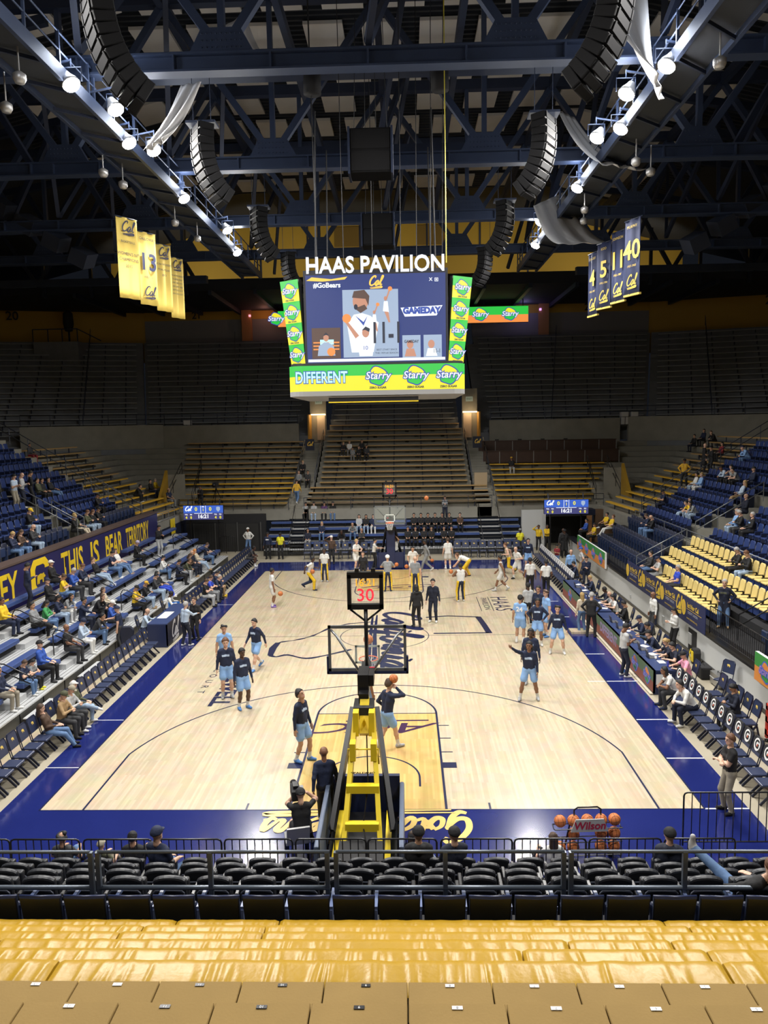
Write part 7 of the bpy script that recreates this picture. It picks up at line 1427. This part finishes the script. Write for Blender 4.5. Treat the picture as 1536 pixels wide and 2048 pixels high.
for s in (-1, 1):
    t = thing('exit_sign', 'small lit exit sign over the %s upper portal' % SIDE[s], 'sign', (s*6.5, 49.9, 10.7)); MB().box(-.3, .3, -.05, .05, -.2, .2).obj('case', mat('sign_case', (.3, .35, .28), .5, emit=.25), t); letters('EXIT', (0, -.06, 0), (1, 0, 0), (0, 0, 1), .22, mat('sign_green', (.02, .12, .04), .5), t)
    t = thing('section_sign', 'dark navy script sign above the %s lower portal' % SIDE[s], 'sign', (s*6.65, 44.3, 7.15)); MB().box(-.35, .35, -.04, .04, -.45, .45).obj('panel', NAVYD, t); sc = script_mb('Cal', .18); sc.xf(Matrix.Diagonal((.3, .3, 1, 1))); flat('script_emblem', sc, GOLD, (0, -.05, .05), (1, 0, 0), (0, 0, 1), t)
# big television camera on a tripod, far left
t = thing('broadcast_camera', 'black broadcast camera on a tripod in the far left stand', 'camera', (-12.9, 38.6, 3.0)); MB().box(-.15, .15, -.45, .25, 1.35, 1.7).obj('body', BLACKM, t); MB().lathe([(0, .45), (.11, .45), (.12, .75), (0, .75)], 12, (0, 0, 1.53), axis='y').obj('lens', BLACK, t)
for a in range(3): MB().tube([(0, 0, 1.3), (.5*math.cos(a*2.1+.5), .5*math.sin(a*2.1+.5), 0)], .03, 5).obj('tripod_leg', BLACK, t)
# ================================================================ PEOPLE: bodies grown as one surface from a posed skeleton
def surface(prims, h, pad=.03, blend=.012, extra=None):
    """prims: (a, b, ra, rb, zone). Returns verts, quads, zone per quad (surface nets on a blended distance field)."""
    A = np.array([p[0] for p in prims], float); B = np.array([p[1] for p in prims], float); RA = np.array([p[2] for p in prims]); RB = np.array([p[3] for p in prims]); Zn = np.array([p[4] for p in prims])
    rr = np.maximum(RA, RB)[:, None]; lo = np.minimum(A, B).__sub__(rr).min(0)-pad; hi = np.maximum(A, B).__add__(rr).max(0)+pad
    n = np.ceil((hi-lo)/h).astype(int)+1
    ax = [lo[i]+h*np.arange(n[i]) for i in range(3)]
    G = np.stack(np.meshgrid(*ax, indexing='ij'), -1).astype(np.float32)
    S = np.full(G.shape[:3], 1e-9, np.float32)
    for i in range(len(prims)):           # each primitive only touches its own neighbourhood
        l = np.maximum(((np.minimum(A[i], B[i])-rr[i]-.07-lo)/h).astype(int), 0); u = np.minimum(((np.maximum(A[i], B[i])+rr[i]+.07-lo)/h).astype(int)+2, n)
        sl = tuple(slice(l[j], u[j]) for j in range(3)); g = G[sl]
        ba = (B[i]-A[i]).astype(np.float32); L = float(ba @ ba) or 1e-9
        t = np.clip(((g-A[i].astype(np.float32)) @ ba)/L, 0, 1); d = np.linalg.norm(g-A[i].astype(np.float32)-t[..., None]*ba, axis=-1)-(RA[i]+(RB[i]-RA[i])*t)
        S[sl] += np.exp(np.clip(-d/blend, -40, 40))
    F = -blend*np.log(S)
    if extra is not None: F = extra(G, F)
    ins = F < 0
    c = [ins[i:n[0]-1+i, j:n[1]-1+j, k:n[2]-1+k] for i in (0, 1) for j in (0, 1) for k in (0, 1)]
    tot = sum(x.astype(np.int8) for x in c); mixed = (tot > 0) & (tot < 8)
    I = np.argwhere(mixed); idx = np.full(mixed.shape, -1, np.int64); idx[mixed] = np.arange(len(I))
    P = np.zeros((len(I), 3)); C = np.zeros(len(I)); off = [(i, j, k) for i in (0, 1) for j in (0, 1) for k in (0, 1)]
    for a in range(8):
        for b in range(a+1, 8):
            oa, ob = np.array(off[a]), np.array(off[b])
            if abs(oa-ob).sum() != 1: continue
            fa = F[tuple((I+oa).T)]; fb = F[tuple((I+ob).T)]; m = (fa < 0) != (fb < 0)
            t = np.where(m, fa/(fa-fb+1e-12), 0)[:, None]
            P += np.where(m[:, None], oa+(ob-oa)*t, 0); C += m
    V = lo+h*(I+P/C[:, None]); Q = []
    for axis in range(3):
        o1, o2 = [(1, 2), (2, 0), (0, 1)][axis]
        s0 = [slice(None)]*3; s1 = [slice(None)]*3; s0[axis] = slice(0, -1); s1[axis] = slice(1, None)
        ch = ins[tuple(s0)] != ins[tuple(s1)]; E = np.argwhere(ch)
        E = E[(E[:, o1] > 0) & (E[:, o2] > 0) & (E[:, o1] < n[o1]-1) & (E[:, o2] < n[o2]-1)]
        d1 = np.zeros(3, int); d1[o1] = 1; d2 = np.zeros(3, int); d2[o2] = 1
        q = np.stack([idx[tuple((E-d1-d2).T)], idx[tuple((E-d2).T)], idx[tuple(E.T)], idx[tuple((E-d1).T)]], 1)
        fl = ~ins[tuple(E.T)]; q[fl] = q[fl][:, ::-1]
        Q.append(q)
    Q = np.concatenate(Q); Q = Q[(Q >= 0).all(1)]
    ctr = V[Q].mean(1); D = np.empty((len(prims), len(Q)))
    for i in range(len(prims)):
        ba = B[i]-A[i]; L = float(ba @ ba) or 1e-9; t = np.clip(((ctr-A[i]) @ ba)/L, 0, 1)
        D[i] = np.linalg.norm(ctr-A[i]-t[:, None]*ba, axis=1)-(RA[i]+(RB[i]-RA[i])*t)
    return V, Q, Zn[D.argmin(0)], ctr
def head_parts():
    p = []
    c = lambda a, b, ra, rb, z=0: p.append((a, b, ra, rb, z))
    c((0, -.022, .025), (0, -.008, .045), .092, .090); c((0, .012, -.05), (0, .022, .03), .066, .074); c((0, .045, -.088), (0, .05, -.085), .033, .033); c((-.03, .03, -.07), (.03, .03, -.07), .038, .038)
    c((0, .088, .012), (0, .103, -.022), .010, .014); c((-.03, .078, .034), (.03, .078, .034), .016, .016); c((-.018, .082, -.052), (.018, .082, -.052), .012, .012)
    for s in (-1, 1): c((s*.086, -.012, .012), (s*.084, -.005, -.022), .016, .012)
    c((0, -.022, -.06), (0, -.038, -.17), .056, .058)
    V, Q, Z, ctr = surface(p, .0105, blend=.008)
    ax = np.abs(ctr[:, 0])
    Z[(np.hypot(ax-.033, (ctr[:, 2]-.010)*1.5) < .014) & (ctr[:, 1] > .05)] = 8
    Z[(ax > .014) & (ax < .055) & (np.abs(ctr[:, 2]-.036) < .007) & (ctr[:, 1] > .05)] = 8
    Z[(ax < .026) & (np.abs(ctr[:, 2]+.052) < .008) & (ctr[:, 1] > .07)] = 11
    return V, Q, Z
def hand_parts(curl):
    out = {}
    for s in (1, -1):
        p = []
        for i, (x, ln) in enumerate(((-.030, .80), (-.010, .95), (.011, 1.0), (.031, .92))):
            x = x*s
            a = np.array((x*.7, 0, .0)); b = np.array((x, .004, -.085)); p.append((a, b, .015, .012, 0)); d = .25*curl
            for l in (.042, .030, .022): e = b+np.array((0, math.sin(d), -math.cos(d)))*l*ln; p.append((b, e, .0095, .0082, 0)); b = e; d += .55*curl
        a = np.array((s*.028, .004, -.025)); b = np.array((s*.055, .022, -.055)); e = np.array((s*.056, .040, -.088)); p += [(a, b, .014, .0105, 0), (b, e, .010, .0085, 0)]
        V, Q, Z, _ = surface(p, .0062, pad=.012, blend=.003); out[s] = (V, Q, Z)
    return out
HEAD = head_parts(); HANDS = {'open': hand_parts(.35), 'grip': hand_parts(1.6)}
def ik(a, c, l1, l2, pole):
    a, c = np.array(a, float), np.array(c, float); d = c-a; L = np.linalg.norm(d)
    if L > (l1+l2)*.995: c = a+d/L*(l1+l2)*.995; d = c-a; L = np.linalg.norm(d)
    x = (l1*l1-l2*l2+L*L)/(2*L); hgt = math.sqrt(max(1e-6, l1*l1-x*x)); u = d/L; p = np.array(pole, float); p = p-u*(p @ u); p /= np.linalg.norm(p)+1e-9
    return a+u*x+p*hgt, c
# pose: pel, lean, twist, head(pitch,yaw), wrists L/R, feet L/R (x,y[,z ankle]), elbow poles, hand style
PO = {
 'stand': dict(pel=(0,0,.965), lean=2, wl=(-.29,.06,.86), wr=(.29,.05,.86), fl=(-.13,.02), fr=(.13,-.02)),
 'wide': dict(pel=(0,0,.94), lean=2, wl=(-.33,.04,.88), wr=(.33,.04,.88), fl=(-.24,.02), fr=(.24,0)),
 'lookup': dict(pel=(0,0,.965), lean=-2, head=(-28,0), wl=(-.27,.10,.85), wr=(.28,-.02,.85), fl=(-.13,.12), fr=(.13,-.10)),
 'hips': dict(pel=(0,0,.965), lean=3, wl=(-.22,.04,1.02), wr=(.22,.04,1.02), el=(-1,-.3,0), er=(1,-.3,0), fl=(-.15,0), fr=(.15,.04), hand='grip'),
 'cross': dict(pel=(0,0,.965), lean=0, wl=(.09,.22,1.20), wr=(-.09,.25,1.23), el=(-1,0,-1), er=(1,0,-1), fl=(-.14,0), fr=(.14,.03), hand='grip'),
 'phone': dict(pel=(0,0,.965), lean=4, head=(25,0), wl=(-.06,.27,1.22), wr=(.08,.28,1.25), fl=(-.13,0), fr=(.13,.05), hand='grip'),
 'walk': dict(pel=(0,0,.94), lean=5, wl=(-.27,-.16,.92), wr=(.27,.24,.94), fl=(-.09,.30), fr=(.09,-.32,.17)),
 'run': dict(pel=(0,0,.90), lean=14, wl=(-.25,.30,1.12), wr=(.27,-.18,1.0), fl=(-.08,-.38,.26), fr=(.08,.24), hand='grip'),
 'shoot': dict(pel=(0,0,.97), lean=-3, head=(-25,0), wl=(-.10,.22,1.85), wr=(.18,.20,1.92), el=(-1,.6,0), er=(1,.6,0), fl=(-.13,0), fr=(.13,.05)),
 'carry': dict(pel=(0,0,.95), lean=6, head=(-8,0), wl=(-.27,.10,1.0), wr=(.12,.22,1.58), er=(1,.2,-1), fl=(-.10,-.26,.14), fr=(.10,.26), hand='grip'),
 'hold': dict(pel=(0,0,.95), lean=6, wl=(-.12,.32,1.18), wr=(.12,.32,1.18), el=(-1,-.2,-.4), er=(1,-.2,-.4), fl=(-.15,0), fr=(.15,.06)),
 'point': dict(pel=(0,0,.96), lean=4, head=(-6,14), wl=(-.25,.12,.90), wr=(.55,.42,1.72), er=(.4,-.4,-1), fl=(-.26,-.04), fr=(.26,.08)),
 'dribble': dict(pel=(0,-.06,.90), lean=20, wl=(-.26,.16,1.0), wr=(.26,.30,.92), fl=(-.18,.10), fr=(.18,-.12)),
 'bend': dict(pel=(0,-.14,.90), lean=68, head=(-30,0), wl=(-.16,.62,.62), wr=(.16,.62,.58), fl=(-.16,.06), fr=(.16,-.14)),
 'wave': dict(pel=(0,0,.965), lean=0, wl=(-.28,.05,.87), wr=(.22,.16,1.70), er=(1,0,-.3), fl=(-.13,0), fr=(.13,.02)),
 'reach': dict(pel=(0,0,.965), lean=6, wl=(-.27,.05,.88), wr=(.12,.52,1.25), er=(.5,0,-1), fl=(-.13,-.06), fr=(.13,.10)),
 'sit': dict(pel=(0,0,.565), lean=-3, wl=(-.12,.30,.70), wr=(.12,.32,.70), fl=(-.14,.44), fr=(.14,.40), palm='down'),
 'sitlean': dict(pel=(0,0,.565), lean=32, head=(-12,0), wl=(-.05,.50,.70), wr=(.06,.52,.70), el=(-1,-.2,-.5), er=(1,-.2,-.5), fl=(-.17,.38), fr=(.17,.44), hand='grip'),
 'sitphone': dict(pel=(0,0,.565), lean=8, head=(28,0), wl=(-.06,.34,.84), wr=(.07,.34,.86), el=(-1,-.3,-.6), er=(1,-.3,-.6), fl=(-.13,.40), fr=(.13,.46), hand='grip'),
 'sitback': dict(pel=(0,.02,.56), lean=-18, head=(8,0), wl=(-.20,.22,.68), wr=(.10,.20,.72), fl=(-.14,.62), fr=(.12,.70), palm='down'),
 'sitcross': dict(pel=(0,0,.565), lean=-6, wl=(-.10,.30,.72), wr=(.16,.34,.74), fl=(-.10,.42), fr=(-.06,.62,.46), palm='down'),
 'sitknee': dict(pel=(0,0,.565), lean=10, head=(5,15), wl=(-.15,.40,.74), wr=(.02,.30,1.02), er=(1,.2,-.6), fl=(-.15,.40), fr=(.15,.44), hand='grip'),
 'sitdesk': dict(pel=(0,0,.565), lean=14, head=(16,0), wl=(-.20,.46,.86), wr=(.20,.46,.86), el=(-1,-.3,-.6), er=(1,-.3,-.6), fl=(-.14,.36), fr=(.14,.36), palm='down'),
 'camera': dict(pel=(0,0,.565), lean=6, head=(6,0), wl=(-.08,.34,1.18), wr=(.16,.26,1.22), el=(-1,0,-1), er=(1,0,-1), fl=(-.22,.48), fr=(.26,.42), hand='grip'),
 'floor': dict(pel=(0,0,.13), lean=-4, wl=(-.20,.34,.42), wr=(.20,.32,.42), fl=(-.15,.62), fr=(.16,.58), palm='down'),
 'recline': dict(pel=(0,0,.50), lean=-32, head=(20,0), wl=(-.30,.30,.62), wr=(.26,.10,.70), fl=(-.22,.55), fr=(-.04,.96,.86), palm='down'),
}
def build_body(pose, outfit):
    d = PO[pose]; p = []; X = np.array((1., 0, 0)); ln = math.radians(d.get('lean', 0)); u = np.array((0, math.sin(ln), math.cos(ln))); f = np.array((0, math.cos(ln), -math.sin(ln)))
    P = np.array(d['pel'], float)
    def c(a, b, ra, rb, z): p.append((np.array(a, float), np.array(b, float), ra, rb, z))
    loose = .008 if outfit != 'tank' else 0
    Ch = P+u*.33; S = P+u*.475
    for s in (-1, 1):
        c(P+X*s*.062+u*.05, Ch+X*s*.088+f*.008, .100+loose, .104+loose, 1); c(Ch+X*s*.088+f*.008, S+X*s*.095, .104+loose, .078+loose, 1)
    c(S-X*.135, S+X*.135, .070, .070, 1); c(P+f*.02+u*.12, P+f*.02+u*.22, .105, .10, 1)
    if outfit in ('hood', 'coat'): c(S-f*.07-X*.06+u*.04, S-f*.07+X*.06+u*.04, .055, .055, 1)
    if outfit == 'coat':
        for s in (-1, 1): c(P+X*s*.07, P+X*s*.10-np.array((0, 0, .42)), .125, .135, 1)
    c(S+u*.0, S+u*.10, .058, .052, 0)
    for s, w_, e_ in ((-1, 'wl', 'el'), (1, 'wr', 'er')):
        sh = S+X*s*.178-u*.01; el, wr = ik(sh, d[w_], .285, .255, d.get(e_, (s*.45, -1, -.25))); m = sh+(el-sh)*.58
        c(sh, m, .062, .055, 2); c(m, el, .050, .045, 3); c(el, wr, .046, .034, 3)
        fd = (wr-el)/np.linalg.norm(wr-el)
        hint = np.array((0, 0, -1.)) if (d.get('palm') == 'down' or abs(fd[2]) < .55) else np.array((-s*1., 0, 0))
        z = -fd; y = hint-z*(hint @ z); y /= np.linalg.norm(y)+1e-9; x = np.cross(y, z)
        p.append(('hand', s, np.stack([x, y, z], 1), wr))
    c(P+X*-.085+np.array((0, 0, -.02)), P+X*.085+np.array((0, 0, -.02)), .112, .112, 4)
    for s, k_ in ((-1, 'fl'), (1, 'fr')):
        ft = d[k_]; an = np.array((ft[0], ft[1], ft[2] if len(ft) > 2 else .085)); hip = P+X*s*.092+np.array((0, 0, -.03)); kn, an = ik(hip, an, .445, .43, (s*.12, 1, .15))
        if outfit in ('shorts', 'tank'):
            m = hip+(kn-hip)*.62; c(hip, m, .102, .110, 4); c(m, kn, .070, .056, 5); q = kn+(an-kn)*.35; c(kn, q, .052, .060, 5); r = kn+(an-kn)*.66; c(q, r, .058, .044, 5); c(r, an, .045, .043, 6)
        else:
            w2 = .012 if outfit == 'warm' else 0; c(hip, kn, .098, .070+w2, 4); c(kn, an+(kn-an)*.06, .070+w2, .056+w2, 5)
        dr = np.array((s*.18, 1, 0)); up = an-kn; up /= np.linalg.norm(up)
        if len(ft) > 2 and ft[2] > .6: dr = np.array((0, -.1, 1.))
        elif len(ft) > 2 and ft[2] > .12: dr = dr-up*(dr @ up)*.6; dr[2] -= .25
        dr = dr/np.linalg.norm(dr); sole = np.array((0, 0, -.042)) if len(ft) < 3 or ft[2] < .12 else up*.042
        c(an+sole-dr*.035, an+sole+dr*.15-np.array((0, 0, .006)), .043, .036, 7); c(an, an+sole+dr*.04, .042, .042, 7)
    prim = [q for q in p if not isinstance(q[0], str)]
    V, Q, Z, ctr = surface(prim, .0145)
    # chest print and side stripes follow the posed body
    loc = ctr-P; along = loc @ u; fr_ = loc @ f
    Z[(Z == 1) & (fr_ > .06) & (np.abs(along-.36) < .030) & (np.abs(ctr[:, 0]-.02) < .105)] = 9
    if outfit == 'warm':
        for s, k_ in ((-1, 'fl'), (1, 'fr')):
            m = ((Z == 4) | (Z == 5)) & (np.sign(ctr[:, 0]) == s)
            hip = P+X*s*.092; t = np.clip((P[2]-ctr[:, 2])/.9, 0, 1); axis_x = hip[0]+(d[k_][0]-hip[0])*t
            Z[m & (s*(ctr[:, 0]-axis_x) > .022)] = 10
    VV, QQ, ZZ = [V], [Q], [Z]; n = len(V)
    # head
    pi, yw = d.get('head', (0, 0)); tot = math.radians(pi)+ln*.35
    HM = Matrix.Translation(Vector(S+u*.245+f*.02)) @ Matrix.Rotation(math.radians(-yw), 4, 'Z') @ Matrix.Rotation(-tot, 4, 'X') @ Matrix.Scale(.95, 4)
    M = np.array(HM); v = HEAD[0] @ M[:3, :3].T+M[:3, 3]; VV.append(v); QQ.append(HEAD[1]+n); ZZ.append(HEAD[2]); n += len(v)
    for q in p:
        if isinstance(q[0], str):
            hv, hq, hz = HANDS[d.get('hand', 'open')][q[1]]; v = hv @ q[2].T+q[3]; VV.append(v); QQ.append(hq+n); ZZ.append(hz); n += len(v)
    V = np.concatenate(VV); Q = np.concatenate(QQ); Z = np.concatenate(ZZ)
    me = bpy.data.meshes.new('person_'+pose); me.vertices.add(len(V)); me.vertices.foreach_set('co', V.astype(np.float32).ravel()); me.loops.add(len(Q)*4); me.loops.foreach_set('vertex_index', Q.astype(np.int32).ravel())
    me.polygons.add(len(Q)); me.polygons.foreach_set('loop_start', np.arange(0, len(Q)*4, 4, dtype=np.int32)); me.polygons.foreach_set('material_index', Z.astype(np.int32)); me.polygons.foreach_set('use_smooth', np.ones(len(Q), bool))
    for i in range(12): me.materials.append(BLACKM)
    me.update(); me.validate(); return me, HM
# hair and headwear in head coordinates
def hair_mesh(style):
    p = []; c = lambda a, b, ra, rb, z=0: p.append((a, b, ra, rb, z)); ex = None; cran = ((0, -.026, .028), (0, -.012, .046))
    tuft = 0.0 if style in ('cap', 'capback', 'beanie') else (.010 if style in ('fluffy', 'curly') else .006)
    cut = lambda k0, k1: (lambda G, F: np.maximum(F+tuft*np.sin(150*G[..., 0]+2*np.sin(60*G[..., 2]))*np.sin(135*G[..., 1]+1)*np.sin(140*G[..., 2]), (k0+k1*G[..., 1]+tuft*.9*np.sin(120*G[..., 0])-G[..., 2])/math.hypot(1, k1)))
    if style in ('short', 'bun', 'pony', 'long', 'dreads'):
        c(*cran, .108, .109); c((0, .028, .088), (0, -.04, .10), .055, .062); ex = cut(.020, .74)
    if style == 'fluffy': c(*cran, .115, .118); c((0, .03, .1), (0, -.03, .12), .06, .065); ex = cut(.030, .72)
    if style == 'curly':
        for i in range(40): a = i*2.4; z = .02+.10*((i*.618) % 1); r = .082*math.sqrt(max(.1, 1-((z-.03)/.13)**2)); c((r*math.cos(a), r*math.sin(a)-.02, z), (r*math.cos(a), r*math.sin(a)-.02, z+.001), .042, .042)
        ex = cut(.02, .7)
    if style in ('cap', 'beanie', 'capback'): c(*cran, .113, .113 if style != 'beanie' else .12); ex = cut(.035 if style != 'beanie' else .02, .12 if style != 'beanie' else .3)
    V, Q, Z, _ = surface(p, .0125, blend=.006, extra=ex)
    parts = [(V, Q)]
    def more(pp, h=.0125): v, q, _, _ = surface(pp, h, blend=.006); parts.append((v, q))
    if style == 'bun': more([((0, -.11, .09), (0, -.115, .10), .042, .042, 0)])
    if style == 'pony': more([((0, -.11, .07), (0, -.15, .02), .030, .034, 0), ((0, -.15, .02), (0, -.13, -.18), .034, .016, 0)])
    if style == 'long': more([((s*.06, -.05, .03), (s*.075, -.06, -.22), .048, .034, 0) for s in (-1, 1)]+[((0, -.09, .02), (0, -.10, -.24), .055, .045, 0)])
    if style == 'dreads': more([((.085*math.cos(a), -.035+.07*math.sin(a), .05), (.105*math.cos(a), -.05+.085*math.sin(a), -.13), .022, .014, 0) for a in [math.pi*(.95+1.1*i/9) for i in range(10)]])
    if style in ('cap', 'capback'):
        sg = 1 if style == 'cap' else -1; more([((x, sg*.085, .058), (x*.8, sg*(.165-abs(x)*.5), .046), .009, .007, 0) for x in (-.06, -.04, -.02, 0, .02, .04, .06)], .008)
    n = 0; vs = []; qs = []
    for v, q in parts: vs.append(v); qs.append(q+n); n += len(v)
    V = np.concatenate(vs); Q = np.concatenate(qs); me = bpy.data.meshes.new('hair_'+style); me.from_pydata(V.tolist(), [], Q.tolist()); me.polygons.foreach_set('use_smooth', np.ones(len(Q), bool)); me.materials.append(BLACKM); me.update(); return me
SKIN = [mat('skin_light', (.62, .38, .27), .55), mat('skin_tan', (.46, .26, .16), .55), mat('skin_brown', (.23, .11, .06), .55), mat('skin_dark', (.085, .042, .026), .5)]
COLR = dict(black=(.010, .010, .012), char=(.035, .036, .04), grey=(.22, .23, .24), lgrey=(.42, .43, .44), white=(.68, .68, .66), cream=(.58, .50, .38), navy=(.012, .020, .055), dnavy=(.010, .014, .032), blue=(.03, .09, .40), royal=(.03, .07, .55), lblue=(.24, .42, .74), pblue=(.42, .52, .66), jean=(.10, .18, .34), ljean=(.32, .42, .56), yellow=(.76, .50, .02), gold=(.62, .36, .03), green=(.05, .30, .09), olive=(.07, .075, .04), brown=(.07, .04, .025), tan=(.36, .24, .12), khaki=(.30, .27, .21), pink=(.78, .32, .45), maroon=(.22, .02, .03), orange=(.7, .25, .04), lime=(.75, .70, .03), blond=(.42, .28, .11), greyh=(.38, .37, .36), auburn=(.13, .055, .025), violet=(.10, .04, .14), lav=(.45, .40, .55), shoeb=(.10, .25, .58), plum=(.25, .16, .5))
def cm(c): return mat('cloth_'+c, COLR[c], .8, noise=(14, .08), bump=(11, .55))
def hm_(c): return mat('hair_'+c, COLR[c], .6, noise=(40, .2), bump=(70, .6))
BODIES = {}; HAIRS = {}
def person(label, pose, outfit, x, y, z, face, ht, skin, hair, hcol, top, sleeve, bottom, sock, shoe, opts='', group=None):
    key = (pose, outfit)
    if key not in BODIES: BODIES[key] = build_body(*key)
    me, HM = BODIES[key]
    o = put('person', me, None, (x, y, z), math.radians(face)); k = ht/1.85; o.scale = (k, k, k); tag(o, label, 'person', group)
    sk = SKIN[skin]; tp = cm(top); bt = cm(bottom); bare = outfit in ('shorts', 'tank')
    om = dict(q.split('=') for q in opts.split(',') if '=' in q)
    sl = [sk, tp, sk if sleeve == 'n' else tp, tp if sleeve == 'l' else sk, bt, sk if bare else bt, cm(sock), cm(shoe), BLACKM, cm(om['logo']) if 'logo' in om else tp, cm(om['stripe']) if 'stripe' in om else bt, mat('lip_%d' % skin, tuple(c*.75 for c in COLR['pink']) if skin < 2 else (.12, .04, .04), .5)]
    for i, m in enumerate(sl): o.material_slots[i].link = 'OBJECT'; o.material_slots[i].material = m
    if hair != 'bald':
        if hair not in HAIRS: HAIRS[hair] = hair_mesh(hair)
        wear = hair in ('cap', 'capback', 'beanie'); h = put('cap' if wear else 'hair', HAIRS[hair], o); h.matrix_local = HM; h.material_slots[0].link = 'OBJECT'; h.material_slots[0].material = cm(hcol) if wear else hm_(hcol)
        if wear and 'hair' in om: h2 = put('hair', HAIRS.setdefault(om['hair'], None) or HAIRS.__setitem__(om['hair'], hair_mesh(om['hair'])) or HAIRS[om['hair']], o); h2.matrix_local = HM @ Matrix.Scale(.985, 4); h2.material_slots[0].link = 'OBJECT'; h2.material_slots[0].material = hm_(om.get('hc', 'brown'))
    if 'num' in om:
        m = letters(om['num'], (0, -.128, 1.30), (1, 0, 0), (0, 0, 1), .24, WHITE, o, 'jersey_number', bold=.008)
    return o
for row in PEOPLE: person(*row)
